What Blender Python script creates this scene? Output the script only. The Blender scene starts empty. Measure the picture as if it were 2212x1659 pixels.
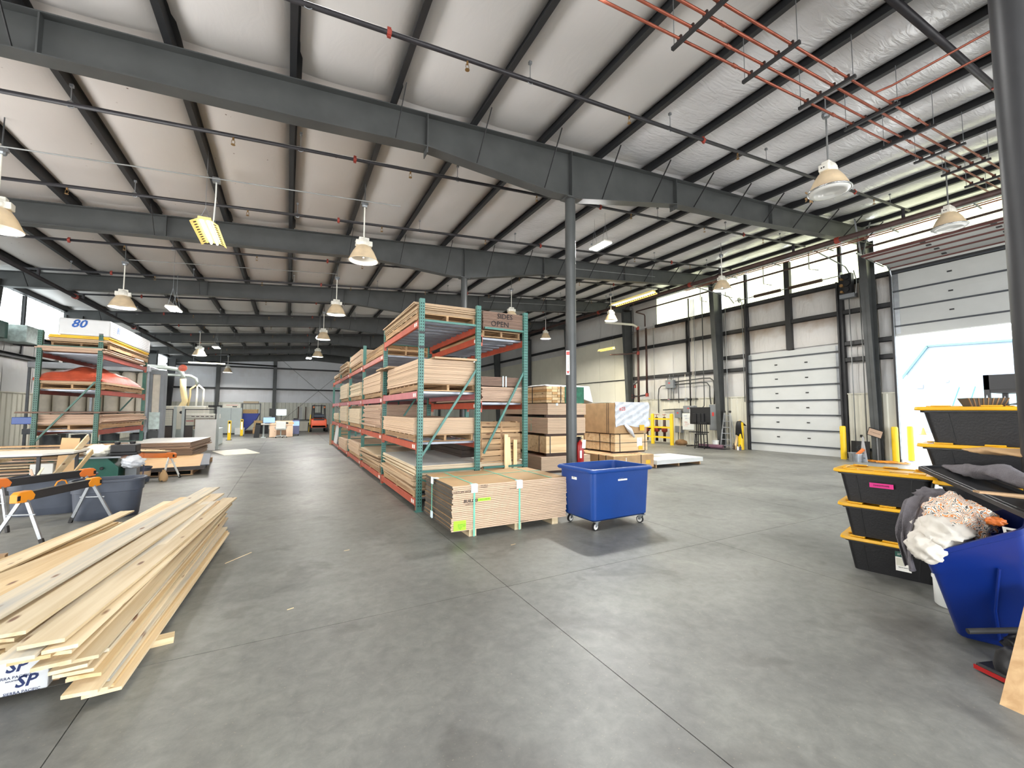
import bpy, bmesh, math, random
from mathutils import Vector, Matrix, Euler
random.seed(11)
S = bpy.context.scene
COL = S.collection
# ---------------------------------------------------------------- camera
F_PX, YAW, PIT, ROL, CAM_H = 904.284, 0.49133343, 0.06348487, 0.00340169, 1.6
cam_d = bpy.data.cameras.new('camera'); cam = bpy.data.objects.new('camera', cam_d); COL.objects.link(cam)
cam_d.sensor_width = 36.0; cam_d.lens = 36.0 * F_PX / 2212.0; cam_d.clip_start = .05; cam_d.clip_end = 300
_F = Vector((math.sin(YAW)*math.cos(PIT), math.cos(YAW)*math.cos(PIT), math.sin(PIT)))
_r = Vector((math.cos(YAW), -math.sin(YAW), 0)); _u = _r.cross(_F)
_r2 = _r*math.cos(ROL) + _u*math.sin(ROL); _u2 = -_r*math.sin(ROL) + _u*math.cos(ROL)
_m = Matrix((_r2, _u2, -_F)).transposed().to_4x4(); _m.translation = (0, 0, CAM_H)
cam.matrix_world = _m
S.camera = cam
# ---------------------------------------------------------------- world, sun, exposure
W = bpy.data.worlds.new('sky'); S.world = W; W.use_nodes = True
bg = W.node_tree.nodes['Background']; bg.inputs[0].default_value = (.86, .93, 1.0, 1); bg.inputs[1].default_value = 9.0
sun_d = bpy.data.lights.new('sun', 'SUN'); sun_d.energy = 6.0; sun_d.angle = .01; sun_d.color = (1, .96, .9)
sun = bpy.data.objects.new('sun', sun_d); COL.objects.link(sun)
sun.rotation_euler = Vector((.10, -.5, -1)).to_track_quat('-Z', 'Y').to_euler(); sun.location = (0, 0, 30)
def portal(name, loc, d, sx, sy):
    l = bpy.data.lights.new(name, 'AREA'); l.shape = 'RECTANGLE'; l.size = sx; l.size_y = sy; l.cycles.is_portal = True
    o = bpy.data.objects.new(name, l); COL.objects.link(o); o.location = loc
    o.rotation_euler = Vector(d).to_track_quat('-Z', 'Z').to_euler(); return o
portal('door_portal', (17.62, 3.9, 2.05), (-1, 0, 0), 4.1, 4.1)
portal('door_portal_rear', (17.62, -5.2, 2.05), (-1, 0, 0), 4.1, 4.1)
def area(name, loc, d, sx, sy, p, col=(.99, .985, .97), shape='RECTANGLE', spread=180):
    l = bpy.data.lights.new(name, 'AREA'); l.shape = shape; l.size = sx; l.size_y = sy; l.energy = p; l.color = col; l.spread = math.radians(spread)
    o = bpy.data.objects.new(name, l); COL.objects.link(o); o.location = loc
    o.rotation_euler = Vector(d).to_track_quat('-Z', 'Y').to_euler(); return o
# added fill lamps, unseen: daylight stand-in behind the photographer and at the left wall
area('fill_rear', (4, -7.8, 2.5), (0, 1, .05), 16, 4.6, 1350)
area('fill_left', (-8.0, 5.5, 2.2), (1, 0, .14), 9, 4.0, 1350)
vs = S.view_settings; S.display_settings.display_device = 'sRGB'
vs.view_transform = 'Standard'; vs.look = 'None'; vs.gamma = 1; vs.use_curve_mapping = False
vs.exposure = 0.0
S.cycles.max_bounces = 8; S.cycles.diffuse_bounces = 5; S.cycles.glossy_bounces = 3; S.cycles.transmission_bounces = 4
S.cycles.caustics_reflective = False; S.cycles.caustics_refractive = False; S.cycles.sample_clamp_indirect = 6
S.cycles.use_denoising = True
# ---------------------------------------------------------------- materials
MATS = {}
def mat(name, col, rough=.55, metal=0.0, var=.10, scale=4.0, stretch=(1, 1, 1), bump=0.0, bscale=None, emit=None, es=0.0, rnd=0.0, coat=0.0, alpha=None, spec=None, col2=None, ramp=(.35, .65), detail=4, trans=0.0):
    if name in MATS: return MATS[name]
    m = bpy.data.materials.new(name); m.use_nodes = True; nt = m.node_tree; N = nt.nodes; L = nt.links
    b = N['Principled BSDF']; tc = N.new('ShaderNodeTexCoord'); mp = N.new('ShaderNodeMapping')
    L.new(tc.outputs['Object'], mp.inputs[0]); mp.inputs['Scale'].default_value = stretch
    nz = N.new('ShaderNodeTexNoise'); nz.inputs['Scale'].default_value = scale; nz.inputs['Detail'].default_value = detail
    L.new(mp.outputs[0], nz.inputs['Vector'])
    cr = N.new('ShaderNodeValToRGB'); L.new(nz.outputs[0], cr.inputs[0])
    c1 = [max(0, c*(1-var)) for c in col]; c2 = list(col2) if col2 else [min(1, c*(1+var)) for c in col]
    cr.color_ramp.elements[0].position = ramp[0]; cr.color_ramp.elements[1].position = ramp[1]
    cr.color_ramp.elements[0].color = (*c1, 1); cr.color_ramp.elements[1].color = (*c2, 1)
    out = cr.outputs[0]
    if rnd:
        oi = N.new('ShaderNodeObjectInfo'); mr = N.new('ShaderNodeMapRange'); L.new(oi.outputs['Random'], mr.inputs[0])
        mr.inputs[3].default_value = 1-rnd; mr.inputs[4].default_value = 1+rnd*.6
        hs = N.new('ShaderNodeHueSaturation'); L.new(out, hs.inputs['Color']); L.new(mr.outputs[0], hs.inputs['Value']); out = hs.outputs[0]
        vm = N.new('ShaderNodeVectorMath'); vm.operation = 'MULTIPLY_ADD'; L.new(tc.outputs['Object'], vm.inputs[0]); vm.inputs[1].default_value = (1, 1, 1)
        cb = N.new('ShaderNodeCombineXYZ'); mu = N.new('ShaderNodeMath'); mu.operation = 'MULTIPLY'; mu.inputs[1].default_value = 37.0
        L.new(oi.outputs['Random'], mu.inputs[0]); L.new(mu.outputs[0], cb.inputs[0]); L.new(mu.outputs[0], cb.inputs[1]); L.new(cb.outputs[0], vm.inputs[2])
        L.new(vm.outputs[0], mp.inputs[0])
    L.new(out, b.inputs['Base Color'])
    b.inputs['Roughness'].default_value = rough; b.inputs['Metallic'].default_value = metal
    if spec is not None: b.inputs['Specular IOR Level'].default_value = spec
    if coat: b.inputs['Coat Weight'].default_value = coat; b.inputs['Coat Roughness'].default_value = .15
    if alpha is not None: b.inputs['Alpha'].default_value = alpha
    if trans: b.inputs['Transmission Weight'].default_value = trans
    if emit: b.inputs['Emission Color'].default_value = (*emit, 1); b.inputs['Emission Strength'].default_value = es
    if bump:
        n2 = N.new('ShaderNodeTexNoise'); n2.inputs['Scale'].default_value = bscale or scale*6; n2.inputs['Detail'].default_value = 5
        L.new(mp.outputs[0], n2.inputs['Vector']); bp = N.new('ShaderNodeBump'); bp.inputs['Strength'].default_value = bump; bp.inputs['Distance'].default_value = .02
        L.new(n2.outputs[0], bp.inputs['Height']); L.new(bp.outputs[0], b.inputs['Normal'])
    MATS[name] = m; return m
def wood(name, c1, c2, rough=.6, axis=1, scale=1.0, rnd=.12, knots=True, bump=.15):
    """planed board: long grain along the given axis, scattered knots"""
    m = bpy.data.materials.new(name); m.use_nodes = True; nt = m.node_tree; N = nt.nodes; L = nt.links
    b = N['Principled BSDF']; tc = N.new('ShaderNodeTexCoord'); oi = N.new('ShaderNodeObjectInfo')
    mu = N.new('ShaderNodeMath'); mu.operation = 'MULTIPLY'; mu.inputs[1].default_value = 53.0; L.new(oi.outputs['Random'], mu.inputs[0])
    cb = N.new('ShaderNodeCombineXYZ'); [L.new(mu.outputs[0], cb.inputs[i]) for i in range(3)]
    ad = N.new('ShaderNodeVectorMath'); L.new(tc.outputs['Object'], ad.inputs[0]); L.new(cb.outputs[0], ad.inputs[1])
    st = [14*scale, 14*scale, 14*scale]; st[axis] = .7*scale
    mp = N.new('ShaderNodeMapping'); mp.inputs['Scale'].default_value = st; L.new(ad.outputs[0], mp.inputs[0])
    nz = N.new('ShaderNodeTexNoise'); nz.inputs['Scale'].default_value = 1.3; nz.inputs['Detail'].default_value = 6; nz.inputs['Distortion'].default_value = .6; L.new(mp.outputs[0], nz.inputs['Vector'])
    cr = N.new('ShaderNodeValToRGB'); L.new(nz.outputs[0], cr.inputs[0]); cr.color_ramp.elements[0].position = .32; cr.color_ramp.elements[1].position = .68
    cr.color_ramp.elements[0].color = (*c1, 1); cr.color_ramp.elements[1].color = (*c2, 1); out = cr.outputs[0]
    if knots:
        s2 = [7, 7, 7]; s2[axis] = 2.2
        m2 = N.new('ShaderNodeMapping'); m2.inputs['Scale'].default_value = s2; L.new(ad.outputs[0], m2.inputs[0])
        vo = N.new('ShaderNodeTexVoronoi'); vo.inputs['Scale'].default_value = 1.0; L.new(m2.outputs[0], vo.inputs['Vector'])
        r2 = N.new('ShaderNodeValToRGB'); L.new(vo.outputs['Distance'], r2.inputs[0]); r2.color_ramp.elements[0].position = .07; r2.color_ramp.elements[1].position = .14
        r2.color_ramp.elements[0].color = (1, 1, 1, 1); r2.color_ramp.elements[1].color = (0, 0, 0, 1)
        mx = N.new('ShaderNodeMixRGB'); mx.inputs[2].default_value = (.19, .09, .045, 1); L.new(r2.outputs[0], mx.inputs[0]); L.new(out, mx.inputs[1]); out = mx.outputs[0]
    hs = N.new('ShaderNodeHueSaturation'); mr = N.new('ShaderNodeMapRange'); L.new(oi.outputs['Random'], mr.inputs[0]); mr.inputs[3].default_value = 1-rnd; mr.inputs[4].default_value = 1+rnd*.7
    L.new(out, hs.inputs['Color']); L.new(mr.outputs[0], hs.inputs['Value']); L.new(hs.outputs[0], b.inputs['Base Color'])
    b.inputs['Roughness'].default_value = rough
    bp = N.new('ShaderNodeBump'); bp.inputs['Strength'].default_value = bump; bp.inputs['Distance'].default_value = .004; L.new(nz.outputs[0], bp.inputs['Height']); L.new(bp.outputs[0], b.inputs['Normal'])
    MATS[name] = m; return m
def G(*c):      # sRGB 0-255 -> linear
    return tuple(((x/255)/12.92 if x/255 <= .04045 else ((x/255+.055)/1.055)**2.4) for x in c)
# ---------------------------------------------------------------- mesh builder
class MB:
    def __init__(s): s.v = []; s.f = []; s.mi = []; s.cur = 0
    def add(s, vs, fs):
        n = len(s.v); s.v += [tuple(v) for v in vs]; s.f += [tuple(i+n for i in f) for f in fs]; s.mi += [s.cur]*len(fs); return s
    def use(s, i): s.cur = i; return s
    def box(s, x0, x1, y0, y1, z0, z1):
        return s.add([(x, y, z) for x in (x0, x1) for y in (y0, y1) for z in (z0, z1)], BOXF)
    def hexa(s, bot, top):   # 4 bottom pts ccw, 4 top pts ccw
        return s.add(list(bot)+list(top), [(3, 2, 1, 0), (4, 5, 6, 7), (0, 1, 5, 4), (1, 2, 6, 5), (2, 3, 7, 6), (3, 0, 4, 7)])
    def taper(s, cx, cy, z0, z1, a0, b0, a1, b1):
        q = lambda a, b, z: [(cx-a, cy-b, z), (cx+a, cy-b, z), (cx+a, cy+b, z), (cx-a, cy+b, z)]
        return s.hexa(q(a0/2, b0/2, z0), q(a1/2, b1/2, z1))
    def obox(s, c, size, rot=(0, 0, 0)):
        R = Euler(rot).to_matrix(); c = Vector(c); a = [k/2 for k in size]
        return s.add([c + R @ Vector((x, y, z)) for x in (-a[0], a[0]) for y in (-a[1], a[1]) for z in (-a[2], a[2])], BOXF)
    def bar(s, p0, p1, w, h, up=(0, 0, 1)):
        p0, p1 = Vector(p0), Vector(p1); d = (p1-p0).normalized(); up = Vector(up)
        if abs(d.dot(up)) > .98: up = Vector((0, 1, 0))
        a = d.cross(up).normalized()*w/2; b = a.cross(d).normalized()*h/2
        return s.hexa([p0-a-b, p0+a-b, p0+a+b, p0-a+b], [p1-a-b, p1+a-b, p1+a+b, p1-a+b])
    def tube(s, pts, r, n=8, cap=True, closed=False):
        pts = [Vector(p) for p in pts]; rs = r if isinstance(r, (list, tuple)) else [r]*len(pts)
        rings = []; prev = None
        for i, p in enumerate(pts):
            d = (pts[min(i+1, len(pts)-1)] - pts[max(i-1, 0)]).normalized()
            if prev is None:
                up = Vector((0, 0, 1)) if abs(d.z) < .9 else Vector((0, 1, 0)); a = d.cross(up).normalized()
            else: a = (prev - d*prev.dot(d)).normalized()
            prev = a; b = d.cross(a)
            rings.append([p + (a*math.cos(t) + b*math.sin(t))*rs[i] for t in [2*math.pi*k/n for k in range(n)]])
        vs = [v for rg in rings for v in rg]; fs = []
        for i in range(len(pts)-1):
            for k in range(n): fs.append((i*n+k, i*n+(k+1) % n, (i+1)*n+(k+1) % n, (i+1)*n+k))
        if cap: fs += [tuple(reversed(range(n))), tuple((len(pts)-1)*n+k for k in range(n))]
        return s.add(vs, fs)
    def lathe(s, prof, n=16, c=(0, 0, 0), cap=True):
        vs = [(c[0]+r*math.cos(2*math.pi*k/n), c[1]+r*math.sin(2*math.pi*k/n), c[2]+z) for r, z in prof for k in range(n)]; fs = []
        for i in range(len(prof)-1):
            for k in range(n): fs.append((i*n+k, i*n+(k+1) % n, (i+1)*n+(k+1) % n, (i+1)*n+k))
        if cap:
            if prof[0][0] > 1e-5: fs.append(tuple(reversed(range(n))))
            if prof[-1][0] > 1e-5: fs.append(tuple((len(prof)-1)*n+k for k in range(n)))
        return s.add(vs, fs)
    def prism(s, poly, axis, a0, a1):
        n = len(poly)
        mk = {'x': lambda p, t: (t, p[0], p[1]), 'y': lambda p, t: (p[0], t, p[1]), 'z': lambda p, t: (p[0], p[1], t)}[axis]
        return s.add([mk(p, a0) for p in poly]+[mk(p, a1) for p in poly], [tuple(reversed(range(n))), tuple(range(n, 2*n))]+[(i, (i+1) % n, n+(i+1) % n, n+i) for i in range(n)])
    def grid(s, fn, nu, nv):
        return s.add([fn(u/nu, v/nv) for u in range(nu+1) for v in range(nv+1)], [(u*(nv+1)+v, (u+1)*(nv+1)+v, (u+1)*(nv+1)+v+1, u*(nv+1)+v+1) for u in range(nu) for v in range(nv)])
    def mesh(s, name, mats, smooth=False, recalc=True):
        me = bpy.data.meshes.new(name); me.from_pydata(s.v, [], s.f)
        for m in (mats if isinstance(mats, (list, tuple)) else [mats]): me.materials.append(MATS[m] if isinstance(m, str) else m)
        me.polygons.foreach_set('material_index', s.mi)
        if recalc:
            bm = bmesh.new(); bm.from_mesh(me); bmesh.ops.recalc_face_normals(bm, faces=bm.faces); bm.to_mesh(me); bm.free()
        if smooth:
            me.polygons.foreach_set('use_smooth', [True]*len(me.polygons))
            if smooth != 'all': me.set_sharp_from_angle(angle=math.radians(smooth if isinstance(smooth, (int, float)) and smooth is not True else 40))
        me.update(); return me
    def build(s, name, mats, parent=None, smooth=False, loc=None, rot=None, bevel=0, recalc=True, seg=2):
        return put(name, s.mesh(name, mats, smooth, recalc), parent, loc, rot, bevel, seg)
BOXF = [(0, 1, 3, 2), (4, 6, 7, 5), (0, 4, 5, 1), (2, 3, 7, 6), (0, 2, 6, 4), (1, 5, 7, 3)]
def put(name, me, parent=None, loc=None, rot=None, bevel=0, seg=2):
    o = bpy.data.objects.new(name, me); COL.objects.link(o)
    if parent: o.parent = parent
    if loc is not None: o.location = loc
    if rot is not None: o.rotation_euler = rot if hasattr(rot, '__len__') else (0, 0, rot)
    if bevel:
        md = o.modifiers.new('bevel', 'BEVEL'); md.width = bevel; md.segments = seg; md.limit_method = 'ANGLE'; md.angle_limit = math.radians(35)
    return o
def tag(o, label=None, cat=None, group=None, kind=None):
    if label: o['label'] = label
    if cat: o['category'] = cat
    if group: o['group'] = group
    if kind: o['kind'] = kind
    return o
def thing(name, label, cat, loc=(0, 0, 0), rz=0, group=None):
    o = bpy.data.objects.new(name, None); COL.objects.link(o); o.empty_display_size = .1
    o.location = loc; o.rotation_euler = rz if hasattr(rz, '__len__') else (0, 0, rz)
    return tag(o, label, cat, group)
def struct(name, label=None):
    o = bpy.data.objects.new(name, None); COL.objects.link(o); o['kind'] = 'structure'
    if label: o['label'] = label
    return o
KIDS = {}
def dup(root, loc=None, rz=None, label=None, group=None, skip=()):
    r = root.copy(); COL.objects.link(r)
    if loc is not None: r.location = loc
    if rz is not None: r.rotation_euler = rz if hasattr(rz, '__len__') else (0, 0, rz)
    if label: r['label'] = label
    if group: r['group'] = group
    def rec(a, b):
        for c in a.children:
            if c.name.split('.')[0] in skip: continue
            d = c.copy(); COL.objects.link(d); d.parent = b; rec(c, d)
    rec(root, r); return r
def text(s, size, m, parent, loc, rot, name='lettering', ext=.0006, align='CENTER', shear=0, sp=1.0, offset=0):
    c = bpy.data.curves.new(name, 'FONT'); c.body = s; c.size = size; c.extrude = ext; c.align_x = align; c.align_y = 'CENTER'; c.shear = shear; c.space_character = sp; c.resolution_u = 2; c.offset = offset
    o = bpy.data.objects.new(name, c); COL.objects.link(o); c.materials.append(MATS[m])
    dg = bpy.context.evaluated_depsgraph_get(); me = bpy.data.meshes.new_from_object(o.evaluated_get(dg)); COL.objects.unlink(o); bpy.data.objects.remove(o)
    me.materials.clear(); me.materials.append(MATS[m])
    return put(name, me, parent, loc, rot)
R90 = math.pi/2
FACE_NEGY = (R90, 0, 0)          # text readable from -y side
FACE_NEGX = (R90, 0, -R90)       # text readable from -x side
def roofz(x): return 6.47 + .0833*x      # underside of the roof deck
def rnd(a, b): return random.uniform(a, b)
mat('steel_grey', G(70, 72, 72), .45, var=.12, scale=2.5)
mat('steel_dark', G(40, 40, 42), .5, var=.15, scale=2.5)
mat('purlin_grey', G(34, 35, 38), .5, var=.15, scale=2.0)
mat('galv', G(142, 146, 150), .35, .6, var=.12, scale=8)
mat('chrome', G(200, 203, 205), .2, .9, var=.05)
mat('alu', G(205, 208, 212), .3, .7, var=.06)
mat('white_paint', G(225, 226, 222), .5, var=.04)
mat('white_enamel', G(235, 232, 222), .35, var=.04)
mat('shade_glow', G(228, 205, 170), .4, var=.08, scale=6)
mat('lens', G(225, 225, 222), .15, var=.05, spec=.8)
mat('black', G(16, 16, 18), .5, var=.2)
mat('rubber', G(30, 29, 29), .75, var=.2)
mat('black_plastic', G(15, 15, 18), .5, var=.15, bump=.1, bscale=60)
mat('yellow_lid', G(224, 168, 18), .4, var=.06)
mat('yellow_paint', G(226, 186, 14), .45, var=.05)
mat('amber', G(214, 134, 30), .45, var=.08)
mat('orange_paint', G(206, 110, 44), .45, var=.08)
mat('teal_rack', G(66, 116, 106), .42, var=.10, scale=6)
mat('green_rack_dark', G(52, 92, 80), .45, var=.14, scale=6)
mat('hole', G(18, 30, 28), .8)
mat('beam_orange', G(172, 76, 52), .42, var=.10, scale=5)
mat('beam_pink', G(180, 108, 112), .45, var=.08, scale=5)
mat('beam_rust', G(140, 62, 50), .5, var=.15, scale=5)
mat('deck_steel', G(140, 144, 152), .35, .4, var=.1)
mat('sticker', G(235, 232, 225), .6, var=.05)
mat('pink_sticker', G(215, 40, 130), .6, var=.05)
mat('green_note', G(165, 235, 50), .6, var=.04)
mat('ink', G(30, 28, 32), .8)
mat('ink_blue', G(35, 85, 160), .7)
mat('ink_navy', G(26, 40, 84), .7)
mat('red_ink', G(200, 60, 55), .7)
mat('strap_green', G(110, 190, 165), .5, var=.1)
mat('strap_black', G(25, 25, 28), .5)
mat('cap_white', G(215, 232, 238), .5)
mat('cart_blue', G(12, 60, 132), .38, var=.06, scale=3, bump=.04, bscale=40)
mat('bin_blue', G(8, 38, 112), .36, var=.05, scale=3)
mat('trough_grey', G(62, 68, 80), .55, var=.12, scale=5)
mat('mdf_edge', G(200, 173, 146), .75, var=.05, scale=3, stretch=(1, 1, 30), rnd=.06)
mat('mdf_face', G(184, 150, 108), .7, var=.06, scale=3)
mat('mdf_dark', G(140, 118, 100), .75, var=.1, scale=4, stretch=(1, 1, 20), rnd=.1)
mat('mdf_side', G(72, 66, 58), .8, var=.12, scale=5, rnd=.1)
mat('board_pale', G(206, 188, 160), .7, var=.06, scale=3, stretch=(1, 1, 12), rnd=.10)
mat('board_tan', G(178, 152, 122), .7, var=.08, scale=3, stretch=(1, 1, 12), rnd=.12)
mat('board_rose', G(184, 156, 134), .72, var=.05, scale=3, stretch=(1, 1, 12), rnd=.08)
mat('board_walnut', G(122, 98, 84), .75, var=.12, scale=3, stretch=(1, 1, 12), rnd=.12)
mat('board_white', G(208, 208, 204), .6, var=.04, scale=3, rnd=.04)
mat('board_greyface', G(206, 204, 198), .55, var=.04)
mat('kraft', G(178, 145, 105), .85, var=.10, scale=5)
mat('kraft_dark', G(140, 108, 74), .85, var=.14, scale=5)
mat('osb', G(180, 150, 104), .8, var=.25, scale=30)
mat('yellow_board', G(226, 176, 40), .6, var=.12)
wood('pine', G(204, 180, 140), G(224, 206, 172), axis=1, rnd=.2)
wood('pine_yellow', G(196, 164, 116), G(216, 192, 150), axis=1)
wood('pine_blue', G(178, 174, 164), G(218, 202, 172), axis=1)
wood('pine_x', G(204, 176, 132), G(224, 204, 166), axis=0)
wood('pine_z', G(214, 180, 124), G(242, 220, 176), axis=2)
wood('pallet_wood', G(132, 102, 74), G(186, 152, 112), axis=1, rnd=.2, rough=.75)
wood('pallet_wood_x', G(146, 114, 82), G(194, 162, 122), axis=0, rnd=.2, rough=.75)
wood('crate_wood', G(214, 178, 130), G(238, 210, 166), axis=0, rnd=.1, scale=.6)
wood('plank_right', G(176, 140, 96), G(198, 164, 120), axis=2, rnd=.05, knots=False)
wood('desk_wood', G(206, 174, 146), G(222, 192, 164), axis=2, knots=False, rnd=.03)
mat('plastic_film', G(200, 204, 210), .25, var=.06, scale=5, spec=.7, bump=.6, bscale=12)
mat('plastic_white', G(206, 207, 208), .3, var=.03, bump=.3, bscale=9)
mat('foil', G(190, 205, 200), .4, .1, var=.2, scale=8, bump=.6, bscale=10)
mat('orange_film', G(168, 74, 50), .4, var=.22, scale=4, bump=.7, bscale=10)
mat('green_wrap', G(30, 92, 70), .6, var=.25, scale=14)
mat('lumber_end', G(190, 150, 100), .75, var=.2, scale=18, stretch=(.3, .3, 6))
mat('copper', G(138, 74, 56), .40, .45, var=.16, scale=8)
mat('pipe_black', G(40, 38, 42), .5, .2, var=.2, scale=6)
mat('pipe_rust', G(66, 46, 42), .55, .2, var=.25, scale=5)
mat('pipe_red', G(142, 52, 40), .5, var=.12)
mat('brass', G(140, 110, 70), .4, .6)
mat('conduit', G(150, 152, 152), .4, .5, var=.08)
mat('box_grey', G(120, 124, 128), .45, var=.06)
mat('wain', G(202, 199, 184), .5, var=.05, scale=3, stretch=(1, 1, .4))
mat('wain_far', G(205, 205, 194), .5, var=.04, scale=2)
mat('cream', G(220, 216, 200), .6, var=.03, scale=1.2)
mat('door_white', G(192, 194, 192), .5, var=.03, scale=2, rnd=.02)
mat('door_dark', G(62, 66, 72), .5)
mat('maroon_backlit', G(96, 58, 54), .55, var=.1)  # backlit look of the raised door struts, put into the colour
mat('yard', G(176, 172, 166), .9, var=.08, scale=.6)
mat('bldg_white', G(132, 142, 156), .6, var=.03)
mat('teal_roof', G(84, 124, 128), .4, var=.06)
mat('ice', G(150, 190, 185), .3, var=.1, alpha=.85)
mat('towel_grey', G(112, 108, 112), .95, var=.12, scale=16, bump=.7, bscale=220)
mat('rag_white', G(200, 194, 184), .8, var=.06, scale=7, bump=.25, bscale=20)
mat('red', G(160, 24, 24), .4, var=.08)
mat('pink_red', G(205, 60, 70), .5)
mat('tool_green', G(12, 74, 62), .4, var=.1)
mat('panel_dark', G(58, 48, 42), .5, var=.1)
mat('cab_grey', G(172, 180, 178), .45, var=.03)
mat('mach_cream', G(222, 218, 204), .5, var=.03)
mat('bag_cream', G(208, 200, 184), .85, var=.08, scale=5)
mat('hose_cream', G(190, 170, 126), .6, var=.06)
mat('duct', G(188, 196, 192), .3, .5, var=.08)
mat('hopper_blue', G(28, 52, 138), .45, var=.08)
mat('forklift_orange', G(226, 84, 36), .4, var=.06)
mat('screen', G(130, 160, 215), .3, emit=G(120, 150, 215), es=.6)
mat('screen_white', G(220, 235, 238), .3, emit=G(215, 232, 235), es=.9)
mat('whiteboard', G(214, 218, 216), .25, var=.03)
mat('purple_box', G(70, 72, 100), .3, .3, var=.1)
mat('navy', G(34, 34, 62), .6)
mat('concrete_out', G(215, 213, 205), .9)
mat('brown_dark', G(70, 52, 42), .7, var=.2)
mat('drop_cream', G(235, 230, 214), .7, var=.04)
mat('tube_white', (1, 1, 1), .3, emit=(.93, .96, 1.0), es=16)
mat('tube_warm', (1, 1, .9), .3, emit=(1.0, .93, .62), es=9)
mat('fixture_yellow', G(240, 220, 130), .4, emit=(1, .8, .3), es=.35)
mat('glow_clere', G(235, 240, 225), .5, emit=(.97, 1.0, .66), es=2.2)
mat('rib_clere', G(215, 220, 195), .5, emit=(.97, 1.0, .72), es=1.0)
mat('rib_clere_left', G(215, 225, 220), .5, emit=(.93, 1.0, .95), es=.88)
mat('glow_clere_left', G(235, 245, 240), .5, emit=(.88, .97, 1.0), es=3.4)
# concrete floor: trowelled slab with blotches, wheel scuffs and a semi-gloss sealer
def concrete():
    m = bpy.data.materials.new('concrete'); m.use_nodes = True; nt = m.node_tree; N = nt.nodes; L = nt.links; b = N['Principled BSDF']
    g = N.new('ShaderNodeNewGeometry'); P = g.outputs['Position']
    def noise(sc, det, dist=0, rough=.55):
        n = N.new('ShaderNodeTexNoise'); n.inputs['Scale'].default_value = sc; n.inputs['Detail'].default_value = det; n.inputs['Distortion'].default_value = dist; n.inputs['Roughness'].default_value = rough; L.new(P, n.inputs['Vector']); return n.outputs[0]
    def ramp(src, a, b_, ca, cb):
        r = N.new('ShaderNodeValToRGB'); L.new(src, r.inputs[0]); r.color_ramp.elements[0].position = a; r.color_ramp.elements[1].position = b_
        r.color_ramp.elements[0].color = (*ca, 1); r.color_ramp.elements[1].color = (*cb, 1); return r.outputs[0]
    base = ramp(noise(.55, 5, .8), .35, .7, G(104, 104, 101), G(134, 134, 129))
    fine = ramp(noise(9, 8, .3, .7), .3, .75, (.72, .72, .72), (1.16, 1.16, 1.14))
    mx = N.new('ShaderNodeMixRGB'); mx.blend_type = 'MULTIPLY'; mx.inputs[0].default_value = 1; L.new(base, mx.inputs[1]); L.new(fine, mx.inputs[2])
    spots = ramp(noise(1.7, 3, .6), .57, .66, (1, 1, 1), (.72, .71, .70))
    m2 = N.new('ShaderNodeMixRGB'); m2.blend_type = 'MULTIPLY'; m2.inputs[0].default_value = .9; L.new(mx.outputs[0], m2.inputs[1]); L.new(spots, m2.inputs[2])
    speck = ramp(noise(60, 2), .66, .74, (0, 0, 0), (1, 1, 1))
    m3 = N.new('ShaderNodeMixRGB'); L.new(speck, m3.inputs[0]); L.new(m2.outputs[0], m3.inputs[1]); m3.inputs[2].default_value = (*G(165, 155, 135), 1)
    mm = N.new('ShaderNodeMath'); mm.operation = 'MULTIPLY'; mm.inputs[1].default_value = .35; L.new(speck, mm.inputs[0]); L.new(mm.outputs[0], m3.inputs[0])
    L.new(m3.outputs[0], b.inputs['Base Color'])
    rr = N.new('ShaderNodeMapRange'); L.new(noise(2.2, 5, .5), rr.inputs[0]); rr.inputs[3].default_value = .36; rr.inputs[4].default_value = .54; L.new(rr.outputs[0], b.inputs['Roughness'])
    bp = N.new('ShaderNodeBump'); bp.inputs['Strength'].default_value = .12; bp.inputs['Distance'].default_value = .004; L.new(noise(35, 6), bp.inputs['Height']); L.new(bp.outputs[0], b.inputs['Normal'])
    MATS['concrete'] = m
concrete()
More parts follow.
